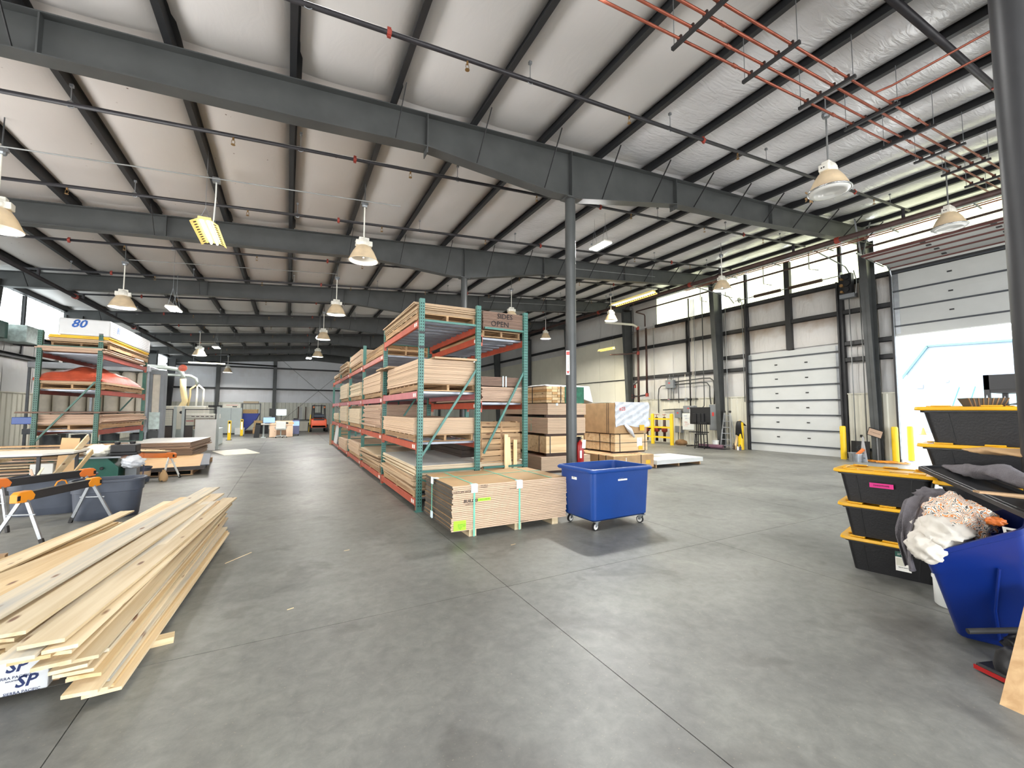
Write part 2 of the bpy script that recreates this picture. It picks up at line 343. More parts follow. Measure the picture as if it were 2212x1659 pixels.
# white vinyl facing of the insulation: semi-gloss, fine wrinkles; optional brown dust along the top
def vinyl(name, col, wr=(1.6, .5, 1.6), bump=.35, rough=.38, dust=None, spots=False, spec=.5):
    m = bpy.data.materials.new(name); m.use_nodes = True; nt = m.node_tree; N = nt.nodes; L = nt.links; b = N['Principled BSDF']
    tc = N.new('ShaderNodeTexCoord'); oi = N.new('ShaderNodeObjectInfo'); mu = N.new('ShaderNodeMath'); mu.operation = 'MULTIPLY'; mu.inputs[1].default_value = 41
    L.new(oi.outputs['Random'], mu.inputs[0]); cb = N.new('ShaderNodeCombineXYZ'); [L.new(mu.outputs[0], cb.inputs[i]) for i in range(3)]
    ad = N.new('ShaderNodeVectorMath'); L.new(tc.outputs['Object'], ad.inputs[0]); L.new(cb.outputs[0], ad.inputs[1])
    n0 = N.new('ShaderNodeTexNoise'); n0.inputs['Scale'].default_value = .9; n0.inputs['Detail'].default_value = 3; L.new(ad.outputs[0], n0.inputs['Vector'])
    r0 = N.new('ShaderNodeValToRGB'); L.new(n0.outputs[0], r0.inputs[0]); r0.color_ramp.elements[0].color = (*[c*.93 for c in col], 1); r0.color_ramp.elements[1].color = (*[min(1, c*1.04) for c in col], 1)
    out = r0.outputs[0]
    if spots:
        n3 = N.new('ShaderNodeTexVoronoi'); n3.inputs['Scale'].default_value = 5; L.new(ad.outputs[0], n3.inputs['Vector'])
        r3 = N.new('ShaderNodeValToRGB'); L.new(n3.outputs['Distance'], r3.inputs[0]); r3.color_ramp.elements[0].position = .045; r3.color_ramp.elements[1].position = .075; r3.color_ramp.elements[0].color = (1, 1, 1, 1); r3.color_ramp.elements[1].color = (0, 0, 0, 1)
        n4 = N.new('ShaderNodeTexNoise'); n4.inputs['Scale'].default_value = .8; L.new(ad.outputs[0], n4.inputs['Vector']); r4 = N.new('ShaderNodeValToRGB'); L.new(n4.outputs[0], r4.inputs[0]); r4.color_ramp.elements[0].position = .52; r4.color_ramp.elements[1].position = .6
        ml = N.new('ShaderNodeMixRGB'); ml.blend_type = 'MULTIPLY'; ml.inputs[0].default_value = 1; L.new(r3.outputs[0], ml.inputs[1]); L.new(r4.outputs[0], ml.inputs[2])
        mx = N.new('ShaderNodeMixRGB'); L.new(ml.outputs[0], mx.inputs[0]); L.new(out, mx.inputs[1]); mx.inputs[2].default_value = (*G(96, 70, 62), 1); out = mx.outputs[0]
    if dust:
        sp = N.new('ShaderNodeSeparateXYZ'); L.new(tc.outputs['Generated'], sp.inputs[0])
        n2 = N.new('ShaderNodeTexNoise'); n2.inputs['Scale'].default_value = 2.2; n2.inputs['Detail'].default_value = 5; L.new(ad.outputs[0], n2.inputs['Vector'])
        a1 = N.new('ShaderNodeMath'); a1.operation = 'MULTIPLY_ADD'; a1.inputs[1].default_value = .8; L.new(n2.outputs[0], a1.inputs[0]); L.new(sp.outputs['Z'], a1.inputs[2])
        r2 = N.new('ShaderNodeMapRange'); L.new(a1.outputs[0], r2.inputs[0]); r2.inputs[1].default_value = .95; r2.inputs[2].default_value = 1.55; r2.inputs[3].default_value = 0; r2.inputs[4].default_value = dust
        mx = N.new('ShaderNodeMixRGB'); L.new(r2.outputs[0], mx.inputs[0]); L.new(out, mx.inputs[1]); mx.inputs[2].default_value = (*G(146, 118, 88), 1); out = mx.outputs[0]
    L.new(out, b.inputs['Base Color']); b.inputs['Roughness'].default_value = rough; b.inputs['Specular IOR Level'].default_value = spec
    mp = N.new('ShaderNodeMapping'); mp.inputs['Scale'].default_value = wr; L.new(ad.outputs[0], mp.inputs[0])
    nw = N.new('ShaderNodeTexNoise'); nw.inputs['Scale'].default_value = 3.2; nw.inputs['Detail'].default_value = 4; nw.inputs['Distortion'].default_value = 1.4; L.new(mp.outputs[0], nw.inputs['Vector'])
    bp = N.new('ShaderNodeBump'); bp.inputs['Strength'].default_value = bump; bp.inputs['Distance'].default_value = .05; L.new(nw.outputs[0], bp.inputs['Height']); L.new(bp.outputs[0], b.inputs['Normal'])
    MATS[name] = m
vinyl('roof_vinyl', G(212, 209, 208), wr=(1.2, .45, 1), bump=.10, rough=.42)
vinyl('roof_vinyl_shiny', G(220, 219, 222), wr=(.8, 3.4, 1), bump=.32, rough=.20, spec=.8)
vinyl('roof_vinyl_spots', G(202, 196, 192), wr=(1.2, .45, 1), bump=.10, rough=.42, spots=True)
vinyl('wall_vinyl', G(206, 203, 200), wr=(1, 1.3, .35), bump=.6, rough=.45, dust=.9)
vinyl('wall_vinyl_low', G(206, 205, 204), wr=(1, 1.3, .35), bump=.25, rough=.45, dust=.3)
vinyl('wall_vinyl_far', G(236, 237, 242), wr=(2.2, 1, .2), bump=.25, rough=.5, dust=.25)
# ================================================================ FLOOR
XR, XL, YE, YB = 17.35, -8.2, 40.0, -8.0
fl = struct('floor')
MB().box(XL-.2, XR+.2, YB, YE+.2, -.3, -.02).build('subfloor', 'brown_dark', fl)
xs = [XL-.2, -6.6, -3.8, -.92, 1.82, 4.68, 7.53, 10.4, 13.25, 16.1, XR+.25]
ys = [YB, 3.48, 14.88, 26.28, YE+.2]
for i in range(len(xs)-1):
    for j in range(len(ys)-1):
        g = .003; x0, x1, y0, y1 = xs[i]+g, xs[i+1]-g, ys[j]+g, ys[j+1]-g
        MB().prism([(x0, -.02), (x0, 0), (x1, 0), (x1, -.02)], 'y', y0, y1).build('concrete_slab', 'concrete', fl)
yd = MB().box(XR+.2, 75, -40, 60, -.35, -.02).box(-60, XR+.2, -60, YB-.2, -.35, -.02).box(-60, XL-.25, YB-.2, 60, -.35, -.02).build('ground', 'yard'); tag(yd, kind='structure')
# ================================================================ CEILING
ce = struct('ceiling')
MB().prism([(XL-.3, roofz(XL-.3)+.12), (XR+.3, roofz(XR+.3)+.12), (XR+.3, roofz(XR+.3)+.3), (XL-.3, roofz(XL-.3)+.3)], 'y', YB, YE+.3).build('roof_deck', 'white_paint', ce)
PX = [-.05+1.38*i for i in range(-5, 13)]
FR = [6.5+5.6*k for k in range(-2, 6)]
EDG = [XL] + PX + [XR]
def strip_mesh(w, ln, shiny):
    def fn(u, v):
        e = math.sin(math.pi*u); sg = .012 + .15*(e**.55 if e > 0 else 0)
        end = min(1, min(v, 1-v)*12); sg = sg*(.35+.65*end) + .006*math.sin(v*23+u*5)*end*e
        if shiny: sg += .008*math.sin(v*60+u*9)*end*e
        return (u*w, v*ln, .0833*u*w - sg)
    return MB().grid(fn, 10, 28).mesh('insulation_panel', ['roof_vinyl'], 'all', recalc=False)
segs = [YB] + FR + [40.1]
cache = {}
for i in range(len(EDG)-1):
    for j in range(len(segs)-1):
        w, ln = round(EDG[i+1]-EDG[i], 3), round(segs[j+1]-segs[j], 3)
        mn = 'roof_vinyl_shiny' if EDG[i] > 5.2 else ('roof_vinyl_spots' if EDG[i] < 0 and 5 < segs[j] < 13 else 'roof_vinyl')
        k = (w, ln, mn)
        if k not in cache:
            me = strip_mesh(w, ln, mn == 'roof_vinyl_shiny'); me.materials[0] = MATS[mn]; cache[k] = me
        put('insulation_panel', cache[k], ce, (EDG[i], segs[j], roofz(EDG[i])+.01))
# purlins: Z sections
pu = MB()
t = .02
pu.prism([(-.075, 0), (.008, 0), (.008, .18), (.075, .18), (.075, .2), (-.012, .2), (-.012, .02), (-.075, .02)], 'y', 0, YE-YB+.1)
pm = pu.mesh('purlin', 'purlin_grey')
for x in PX: put('purlin', pm, ce, (x, YB, roofz(x)-.2))
for x in (XL+.12, XR-.12):
    MB().box(x-.08, x+.08, YB, YE, roofz(x)-.28, roofz(x)-.02).build('eave_strut', 'purlin_grey', ce)
# rafters
def dep(x):
    P = [(-8.3, .46), (-3, .5), (0, .56), (1.86, .56), (4.3, .90), (5.0, .92), (5.3, .88), (7.68, .60), (10.2, .6), (17.3, .47)]
    for a, b in zip(P, P[1:]):
        if a[0] <= x <= b[0]: return a[1]+(b[1]-a[1])*(x-a[0])/(b[0]-a[0])
    return P[0][1] if x < 0 else P[-1][1]
top = lambda x: 6.27+.0833*x
rx = [-8.1, -3, 0, 1.86, 4.3, 5.0, 5.3, 7.68, 10.2, 17.1]
r = MB()
r.prism([(x, top(x)-.01) for x in rx] + [(x, top(x)-dep(x)+.01) for x in reversed(rx)], 'y', -.006, .006)
for a, b in zip(rx, rx[1:]):
    r.prism([(a, top(a)), (b, top(b)), (b, top(b)-.014), (a, top(a)-.014)], 'y', -.11, .11)
    za, zb = top(a)-dep(a), top(b)-dep(b)
    r.prism([(a, za), (b, zb), (b, zb+.014), (a, za+.014)], 'y', -.11, .11)
rm = r.mesh('rafter', 'steel_grey')
st = MB()
for x, ex in ((1.86, .1), (4.74, 0), (7.68, .1), (11.4, 0), (-2.6, 0)):
    for s in (-1, 1): st.box(x-.008, x+.008, min(s*.008, s*.105), max(s*.008, s*.105), top(x)-dep(x)-ex+.0, top(x)-.005)
stm = st.mesh('stiffener', 'steel_grey')
brs = []
for x in PX:
    b = MB(); b.bar((x+.05, -.62, top(x)+.01), (x+.02, -.09, top(x)-dep(x)+.02), .032, .008, (1, 0, 0)); brs.append(b.mesh('flange_brace', 'steel_dark'))
for y in FR + [40.0]:
    ro = put('rafter', rm, ce, (0, y, 0)); put('stiffener', stm, ro)
    if y > 0 and y < 39:
        for i, x in enumerate(PX):
            if x < 2 and (i % 3): continue
            put('flange_brace', brs[i], ro)
# ================================================================ WALL PANELS
def pad(axis, face, a0, a1, z0, z1, m, sgn, name='insulation_panel', parent=None, bulge=.05, nu=6, nz=6):
    """quilted insulation panel between two posts and two girts; sgn = direction towards the room"""
    c0, zc = (a0+a1)/2, (z0+z1)/2
    def fn(u, v):
        bb = bulge*(max(0, math.sin(math.pi*u))**.5)*(max(0, math.sin(math.pi*v))**.4) + .008*math.sin(u*17+v*3)
        a = a0+(a1-a0)*u-c0; z = z0+(z1-z0)*v-zc
        return (sgn*bb, a, z) if axis == 'x' else (a, sgn*bb, z)
    o = MB().grid(fn, nu, nz).build(name, m, parent, 'all', recalc=False)
    o.location = (face, c0, zc) if axis == 'x' else (c0, face, zc); return o
def ribbed(axis, face, a0, a1, z0, z1, m, sgn, name, parent, pitch=.3, d=.025, m2=None):
    """trapezoidal-rib metal sheets, one sheet every ~0.9 m"""
    n = max(1, round((a1-a0)/.92)); w = (a1-a0)/n
    for i in range(n):
        s = a0+i*w+.003; e = a0+(i+1)*w-.003; k = max(1, round((e-s)/pitch)); p = (e-s)/k; poly = []
        for j in range(k):
            b = s+j*p; poly += [(b, 0), (b+p*.62, 0), (b+p*.70, d), (b+p*.92, d)]
        poly.append((e, 0)); b = MB()
        vs = []
        for a, q in poly:
            for z in (z0, z1): vs.append((face+sgn*q, a, z) if axis == 'x' else (a, face+sgn*q, z))
        b.add(vs, [(2*q, 2*q+1, 2*q+3, 2*q+2) for q in range(len(poly)-1)])
        if m2: b.mi = [1 if (q % 4 in (1, 3)) or q == len(poly)-2 else 0 for q in range(len(poly)-1)]
        b.build(name, [m, m2] if m2 else m, parent, recalc=False)
# ---- right wall
wr = struct('wall_right')
o = MB()
o.box(XR+.05, XR+.16, YB, -7.3, 0, 8).box(XR+.05, XR+.16, -3.1, 1.9, 0, 8).box(XR+.05, XR+.16, 5.95, YE+.2, 0, 6.15)
o.box(XR+.05, XR+.16, -7.3, 5.95, 4.05, 6.15).box(XR+.05, XR+.16, YB, YE+.2, 7.62, 8.1).box(XR+.05, XR+.16, 15.9, YE+.2, 6.15, 7.62)
o.build('outer_sheet', 'wall_vinyl_low', wr)
def girt(y0, y1, z, h=.15, parent=wr, x0=XR-.17, x1=XR): MB().box(x0, x1, y0, y1, z-h/2, z-h/2+.012).box(x1-.02-.15, x1-.02-.14, y0, y1, z-h/2, z+h/2).box(x0, x1, y0, y1, z+h/2-.012, z+h/2).build('girt', 'steel_dark', parent)
def pads_x(y0, y1, bands, mats, parent=wr, face=XR-.02, sgn=-1, w=1.45):
    n = max(1, round((y1-y0)/w))
    for (z0, z1), m in zip(bands, mats):
        for i in range(n):
            a = y0+(y1-y0)*i/n; b = y0+(y1-y0)*(i+1)/n
            pad('x', face, a, b, z0, z1, m, sgn, parent=parent)
V, VL = 'wall_vinyl', 'wall_vinyl_low'
pads_x(12.2, 17.6, [(2.2, 3.36), (3.52, 5.0), (5.16, 6.1)], [VL, VL, V])
pads_x(10.95, 12.0, [(2.2, 3.33), (3.48, 3.9), (4.06, 5.02), (5.18, 6.1)], [VL, VL, V, V])
pads_x(7.5, 10.85, [(4.06, 5.02), (5.18, 6.1)], [V, V], w=1.7)
pads_x(6.6, 7.4, [(2.2, 3.33), (3.48, 3.9), (4.06, 5.02), (5.18, 6.1)], [VL, VL, VL, V])
pads_x(5.98, 6.42, [(2.2, 3.33), (3.48, 3.9), (4.06, 5.02), (5.18, 6.1)], [VL, VL, VL, V])
pads_x(-2.9, 1.9, [(2.2, 4.0), (4.06, 6.1)], [VL, V])
for y0, y1, zz in ((12.1, 17.7, (3.44, 5.08)), (10.9, 12.1, (3.41, 3.98, 5.1)), (7.45, 10.9, (5.1,)), (5.96, 7.45, (3.41, 3.98, 5.1)), (-3.0, 1.9, (4.03,)), (-3.0, 15.95, (6.13,))):
    for z in zz: girt(y0, y1, z)
for y0, y1 in ((12.15, 17.62), (10.97, 12.05), (6.62, 7.35), (5.98, 6.4), (-3.0, 1.9)):
    ribbed('x', XR-.12, y0, y1, 0, 2.2, 'wain', -1, 'wainscot_sheet', wr)
    MB().box(XR-.16, XR-.1, y0, y1, 2.2, 2.24).build('cap_trim', 'wain', wr)
for y, z0, z1, w in ((7.42, 0, 6.1, .12), (10.92, 0, 6.1, .12), (9.19, 4.0, 7.5, .2), (1.85, 0, 6.1, .14), (6.0, 0, 6.3, .05), (13.95, 3.52, 6.1, .03)):
    MB().box(XR-.2, XR-.02, y-w/2, y+w/2, z0, z1).build('wall_post', 'steel_dark', wr)
for y in (10.92, 7.42): MB().box(XR-.14, XR-.02, y-.05, y+.05, 6.2, 7.5).build('wall_post', 'steel_dark', wr)
# cream liner beyond the third frame
for i, (a, b) in enumerate([(17.75+1.4*k, 17.75+1.4*(k+1)-.012) for k in range(16)]):
    if b > 40: b = 39.98
    zt = 5.95-.15*max(0, (a-17.75)/5.6) if a < 23 else 5.55
    MB().box(XR-.1, XR-.06, a, b, 0, zt).build('liner_panel', 'cream', wr)
for y0, y1 in ((17.7, 28.9), (28.9, 40)): girt(y0, y1, 6.05); girt(y0, y1, 3.4, h=.04)
pads_x(17.7, 40, [(6.1, 7.5)], [VL], w=2.8)
for y in (15.9, ):
    pads_x(15.95, 17.65, [(6.2, 7.5)], [VL])
# clerestory band of translucent fibreglass
w1 = struct('window_1')
for a, b in ((-7.9, -4.8), (-4.6, .8), (1.0, 6.4), (6.6, 7.36), (7.47, 9.1), (9.29, 10.86), (10.98, 12.0), (12.2, 15.9)):
    ribbed('x', XR-.02, a, b, 6.2, 7.6, 'glow_clere', -1, 'fiberglass_sheet', w1, pitch=.2, d=.03, m2='rib_clere')
# ---- left wall
wl = struct('wall_left')
MB().box(XL-.16, XL-.05, YB, YE+.2, 0, 4.1).box(XL-.16, XL-.05, YB, YE+.2, 5.3, 6).box(XL-.16, XL-.05, YB, 12.2, 4.1, 5.3).build('outer_sheet', 'wall_vinyl_low', wl)
pads_x(-7.9, 39.9, [(2.15, 3.30), (3.45, 4.05)], [VL, V], parent=wl, face=XL+.02, sgn=1, w=1.87)
pads_x(-7.9, 12.1, [(4.2, 5.6)], [VL], parent=wl, face=XL+.02, sgn=1, w=2.8)
for z in (3.38, 4.12): girt(YB, YE, z, parent=wl, x0=XL, x1=XL+.17)
ribbed('x', XL+.1, -7.9, 39.8, 0, 2.13, 'wain', 1, 'wainscot_sheet', wl)
MB().box(XL+.08, XL+.15, -7.9, 39.9, 2.13, 2.17).build('cap_trim', 'wain', wl)
w2 = struct('window_2')
for k in range(5):
    a = 12.2+5.6*k
    ribbed('x', XL+.02, a+.1, a+2.7, 4.2, 5.55, 'glow_clere_left', 1, 'fiberglass_sheet', w2, pitch=.43, d=.012, m2='rib_clere_left')
    ribbed('x', XL+.02, a+2.8, a+5.45, 4.2, 5.55, 'glow_clere_left', 1, 'fiberglass_sheet', w2, pitch=.43, d=.012, m2='rib_clere_left')
    MB().box(XL, XL+.1, a+2.7, a+2.8, 3.45, 5.5).build('wall_post', 'steel_dark', wl)
# ---- end wall
we = struct('wall_back')
MB().box(XL-.2, XR+.2, YE+.2, YE+.3, 0, 8.2).build('outer_sheet', 'wall_vinyl_low', we)
cx = [XL, -4.9, -1.0, 2.4, 5.8, 9.5, 13.2, XR]
for a, b in zip(cx, cx[1:]):
    n = 2
    for i in range(n):
        u, v = a+(b-a)*i/n, a+(b-a)*(i+1)/n
        zt = roofz((u+v)/2)-.15
        for z0, z1 in ((2.2, 3.26), (3.36, 5.0), (5.1, zt)):
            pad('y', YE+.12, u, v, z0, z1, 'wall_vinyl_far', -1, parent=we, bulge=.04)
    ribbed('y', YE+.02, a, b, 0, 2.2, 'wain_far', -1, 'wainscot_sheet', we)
for z in (3.31, 5.05): MB().box(XL, XR, YE-.06, YE+.12, z-.06, z+.06).build('girt', 'steel_dark', we)
for x in (-4.9, -1.0, 5.8, 9.5, 13.2): MB().box(x-.13, x+.13, YE-.18, YE-.165, 0, roofz(x)-.4).box(x-.01, x+.01, YE-.165, YE+.1, 0, roofz(x)-.4).box(x-.13, x+.13, YE+.05, YE+.065, 0, roofz(x)-.4).build('end_column', 'steel_grey', we)
for p in (((-.8, YE-.05, 6.0), (5.6, YE-.05, .3)), ((5.6, YE-.05, 6.3), (-.8, YE-.05, .3))): MB().tube(p, .012, 5).build('brace_rod', 'steel_grey', we)
# ---- near end: wide open sectional-door bay behind the photographer
wn = struct('wall_front')
MB().box(XL-.2, -4.5, YB-.15, YB, 0, 8.3).box(13, XR+.2, YB-.15, YB, 0, 8.3).box(-4.5, 13, YB-.15, YB, 4.9, 8.3).build('outer_sheet', 'wall_vinyl_low', wn)
# ================================================================ COLUMNS
def wallcol(x_out, sgn, y, zt, wt, wb):
    b = MB(); xi = lambda z: x_out - sgn*(wb+(wt-wb)*z/zt)
    b.prism([(x_out, 0), (x_out, zt), (xi(zt), zt), (xi(0), 0)], 'y', y-.006, y+.006)
    for d in (0, 1):
        for z0, z1 in ((0, zt),):
            if d == 0: b.hexa([(xi(0), y-.11, 0), (xi(0)+sgn*.015, y-.11, 0), (xi(0)+sgn*.015, y+.11, 0), (xi(0), y+.11, 0)], [(xi(zt), y-.11, zt), (xi(zt)+sgn*.015, y-.11, zt), (xi(zt)+sgn*.015, y+.11, zt), (xi(zt), y+.11, zt)])
            else: b.box(min(x_out, x_out-sgn*.015), max(x_out, x_out-sgn*.015), y-.11, y+.11, 0, zt)
    return b
desc = {0: 'at the near jamb of the open roller door', 1: 'between the two roller doors', 2: 'just left of the closed roller door and ladder', 3: 'beside the red sprinkler riser at the start of the cream liner wall', 4: 'first one along the cream wall behind the board stacks', 5: 'second along the cream wall, half hidden by the racking', 6: 'third along the cream wall beyond the racking'}
for k in range(-1, 6):
    y = 6.5+5.6*k
    o = wallcol(XR-.18, 1, y, top(16.6)-.3, .62, .24).build('wall_column', 'steel_grey'); tag(o, 'tapered dark steel I-column on the right wall ' + desc[k+1], 'column', 'tapered wall columns')
for k in range(0, 7):
    y = 6.5+5.6*k if k < 6 else 39.6
    if k < 2: lab = 'tapered steel I-column on the left wall near the camera side'
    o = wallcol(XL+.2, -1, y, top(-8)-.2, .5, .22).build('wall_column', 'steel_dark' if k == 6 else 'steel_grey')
    tag(o, ['tapered grey column on left wall beside the lumber pile', 'tapered grey column on left wall behind sawhorses', 'tapered grey column on left wall at start of the bright clerestory', 'tapered grey column on left wall behind the dust collector', 'tapered grey column on left wall behind the machine fence', 'tapered grey column on left wall before the far corner', 'dark column in the far left corner behind yellow hoses'][k], 'column', 'tapered wall columns left')
names = ['edge of the frame beside stacked totes, dark and close to the camera', 'behind the blue cart, with a red fire extinguisher', 'rising behind the near end of the tall green racking', 'inside the racking, third from the camera', 'inside the racking, fourth from the camera', 'far one near the forklift end of the racking']
for k in range(-1, 5):
    y = 6.5+5.6*k-(.03 if k < 0 else 0); zt = top(4.74)-.92
    t_ = thing('steel_column', 'round grey steel pipe column, ' + names[k+1], 'column', (4.76, y, 0), group='round pipe columns down the middle')
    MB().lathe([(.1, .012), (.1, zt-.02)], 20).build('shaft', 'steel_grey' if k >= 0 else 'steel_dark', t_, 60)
    MB().box(-.17, .17, -.17, .17, 0, .015).build('base_plate', 'steel_grey', t_)
    MB().box(-.15, .15, -.12, .12, zt-.02, zt).build('cap_plate', 'steel_grey', t_)
# ================================================================ ROLLER DOORS
def hinge_row(parent, x, y0, y1, z):
    for f in (.335, .665):
        y = y0+(y1-y0)*f; MB().box(x-.02, x, y-.05, y+.05, z-.02, z+.02).build('hinge', 'steel_dark', parent)
d1 = struct('door_1')
zs = [0, .31, .90, 1.47, 2.03, 2.6, 3.18, 3.74, 3.98]; dy0, dy1 = 7.5, 10.85
for a, b in zip(zs, zs[1:]):
    p = MB().box(-.025, .025, dy0, dy1, a+.004, b-.004)
    for q in (.33, .66): p.box(-.029, -.025, dy0+.12, dy1-.12, a+(b-a)*q-.01, a+(b-a)*q)
    pp = p.build('door_panel', 'door_white', d1, loc=(XR-.12, 0, 0))
    if b < 3.9: MB().box(-.075, -.02, dy0, dy1, b-.022, b+.022).build('strut', 'door_dark', pp)
    if b-a > .4: hinge_row(pp, -.03, dy0, dy1, (a+b)/2)
for y in (dy0+.06, dy1-.06):
    for a, b in zip(zs[3:], zs[4:]): MB().box(XR-.2, XR-.17, y-.06, y+.06, a+.03, b-.03).build('end_stile', 'galv', d1)
    for z in zs[3:-1]: MB().box(XR-.26, XR-.17, y-.1, y+.1, z-.03, z+.0).build('roller_bracket', 'steel_dark', d1)
MB().box(XR-.13, XR-.09, dy0, dy1, -.0, .02).build('bottom_seal', 'black', d1)
for y in (dy0-.03, dy1+.03): MB().box(XR-.3, XR-.24, y-.025, y+.025, 0.05, 6.2).build('track', 'steel_dark', d1)
MB().tube([(XR-.42, 7.1, 6.36), (XR-.42, 11.2, 6.36)], .017, 8).build('spring_shaft', 'galv', d1)
for a, b in ((9.3, 10.35), (7.85, 9.0)):
    MB().tube([(XR-.42, a, 6.36), (XR-.42, b, 6.36)], .06, 10).build('torsion_spring', 'brown_dark', d1)
for y in (7.25, 11.0): MB().lathe([(.02, -.02), (.11, -.02), (.11, .02), (.02, .02)], 14).build('cable_drum', 'galv', d1, loc=(XR-.42, y, 6.36), rot=(R90, 0, 0))
MB().tube([(XR-.35, 7.0, 6.3), (XR-.7, 7.0, 6.55), (XR-2.6, 7.0, 6.75)], .02, 6).build('track', 'galv', d1)
MB().tube([(XR-.35, 11.3, 6.3), (XR-.7, 11.3, 6.55), (XR-2.4, 11.5, 6.75)], .02, 6).build('track', 'galv', d1)
d2 = struct('door_2')
q0, q1 = 1.95, 5.98; dx = XR-.1
z2 = [4.04, 4.35, 4.92, 5.48, 6.09]
for i, (a, b) in enumerate(zip(z2, z2[1:])):
    p = MB().box(-.025, .025, q0, q1, a+.004, b-.004)
    for q in (.33, .66): p.box(-.029, -.025, q0+.12, q1-.12, a+(b-a)*q-.01, a+(b-a)*q)
    pp = p.build('door_panel', 'door_white', d2, loc=(dx, 0, 0))
    MB().box(-.075, -.02, q0, q1, b-.022, b+.022).build('strut', 'door_dark', pp)
    if i: hinge_row(pp, -.03, q0, q1, (a+b)/2)
px = [(dx, 6.1), (dx-.10, 6.30), (dx-.62, 6.34), (dx-1.18, 6.34), (dx-1.74, 6.34), (dx-2.0, 6.34)]
for i, (a, b) in enumerate(zip(px, px[1:])):
    p = MB().bar((a[0], (q0+q1)/2, a[1]), (b[0], (q0+q1)/2, b[1]), q1-q0, .05).build('door_panel', 'door_white', d2)
    MB().box(b[0]-.03, b[0]+.03, q0, q1, b[1]-.06, b[1]-.0).build('strut', 'maroon_backlit', p)
    for f in (.335, .665): MB().box((a[0]+b[0])/2-.04, (a[0]+b[0])/2+.04, q0+(q1-q0)*f-.05, q0+(q1-q0)*f+.05, min(a[1], b[1])-.05, min(a[1], b[1])-.025).build('hinge', 'steel_dark', p)
for y in (q1+.0, q0+.0):
    MB().tube([(dx-.06, y, .1), (dx-.06, y, 6.0), (dx-.12, y, 6.2), (dx-.3, y, 6.32), (dx-2.3, y, 6.36)], .025, 6).build('track', 'galv', d2)
    MB().box(dx-.03, dx-.02, y-.16, y-.03, 4.1, 6.2).build('end_stile', 'galv', d2)
for p0, p1 in (((15.4, 6.05, 6.4), (15.1, 6.05, 7.5)), ((15.5, 6.05, 6.4), (16.1, 6.05, 7.6)), ((16.9, 6.05, 6.3), (15.5, 6.05, 6.35))):
    MB().bar(p0, p1, .04, .01).build('track_hanger', 'galv', d2)
MB().box(XR-.12, XR+.18, 5.96, 6.02, 0, 4.1).build('jamb', 'white_paint', d2)
MB().box(XR-.12, XR+.18, 1.88, 1.94, 0, 4.1).build('jamb', 'white_paint', d2)
for y0, y1 in ((-7.3, -3.1),):
    d3 = struct('door_3'); MB().box(dx-2.5, dx-.3, y0, y1, 6.3, 6.36).build('door_panel', 'door_white', d3)
    MB().box(XR-.1, XR-.05, y0, y1, 4.05, 6.2).build('door_panel', 'door_white', d3)
# ================================================================ OUTSIDE
bl = thing('building', 'white metal building with teal roof trim seen through the open door', 'building', (45, 0, 0))
BP = [(15.0, 0), (15.0, 4.75), (13.6, 6.8), (-22, 5.2), (-22, 0)]
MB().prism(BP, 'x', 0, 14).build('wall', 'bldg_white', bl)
for a, b in (((15.3, 4.35), (13.6, 6.87)), ((13.6, 6.87), (-22, 5.3))): MB().bar((-.1, a[0], a[1]), (-.1, b[0], b[1]), .16, .2, (1, 0, 0)).build('roof_trim', 'teal_roof', bl)
MB().box(-.12, 0, 14.0, 14.4, 3.5, 3.8).build('wall_light', 'box_grey', bl); MB().box(-.1, 0, 12.5, 12.7, 3.9, 4.05).build('wall_light', 'box_grey', bl)
for i in range(3): MB().box(-.1, 0, 12.7+i*.0, 13.6, .6+i*.45, .95+i*.45).build('meter_box', 'box_grey', bl)
sh = thing('teal_shed', 'low shed with teal standing-seam metal roof outside the open door', 'shed', (32, 3, 0))
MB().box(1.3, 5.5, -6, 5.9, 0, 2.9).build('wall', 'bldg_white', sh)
MB().hexa([(0, -6, 1.75), (1.3, -6, 2.95), (1.3, 6, 2.95), (0, 6, 1.75)], [(0, -6, 1.8), (1.3, -6, 3.0), (1.3, 6, 3.0), (0, 6, 1.8)]).build('roof', 'teal_roof', sh)
sm = MB().bar((-.02, 0, 1.82), (1.3, 0, 3.04), .04, .06).mesh('roof_seam', 'teal_roof')
for k in range(20): put('roof_seam', sm, sh, (0, -5.9+k*.62, 0))
cn = thing('traffic_cone', 'small orange traffic cone outside by the white building', 'cone', (40, 12.6, -.02))
MB().lathe([(.17, 0), (.04, .5), (.03, .5)], 12).build('cone_body', 'orange_paint', cn, 60); MB().box(-.2, .2, -.2, .2, 0, .04).build('base', 'orange_paint', cn)
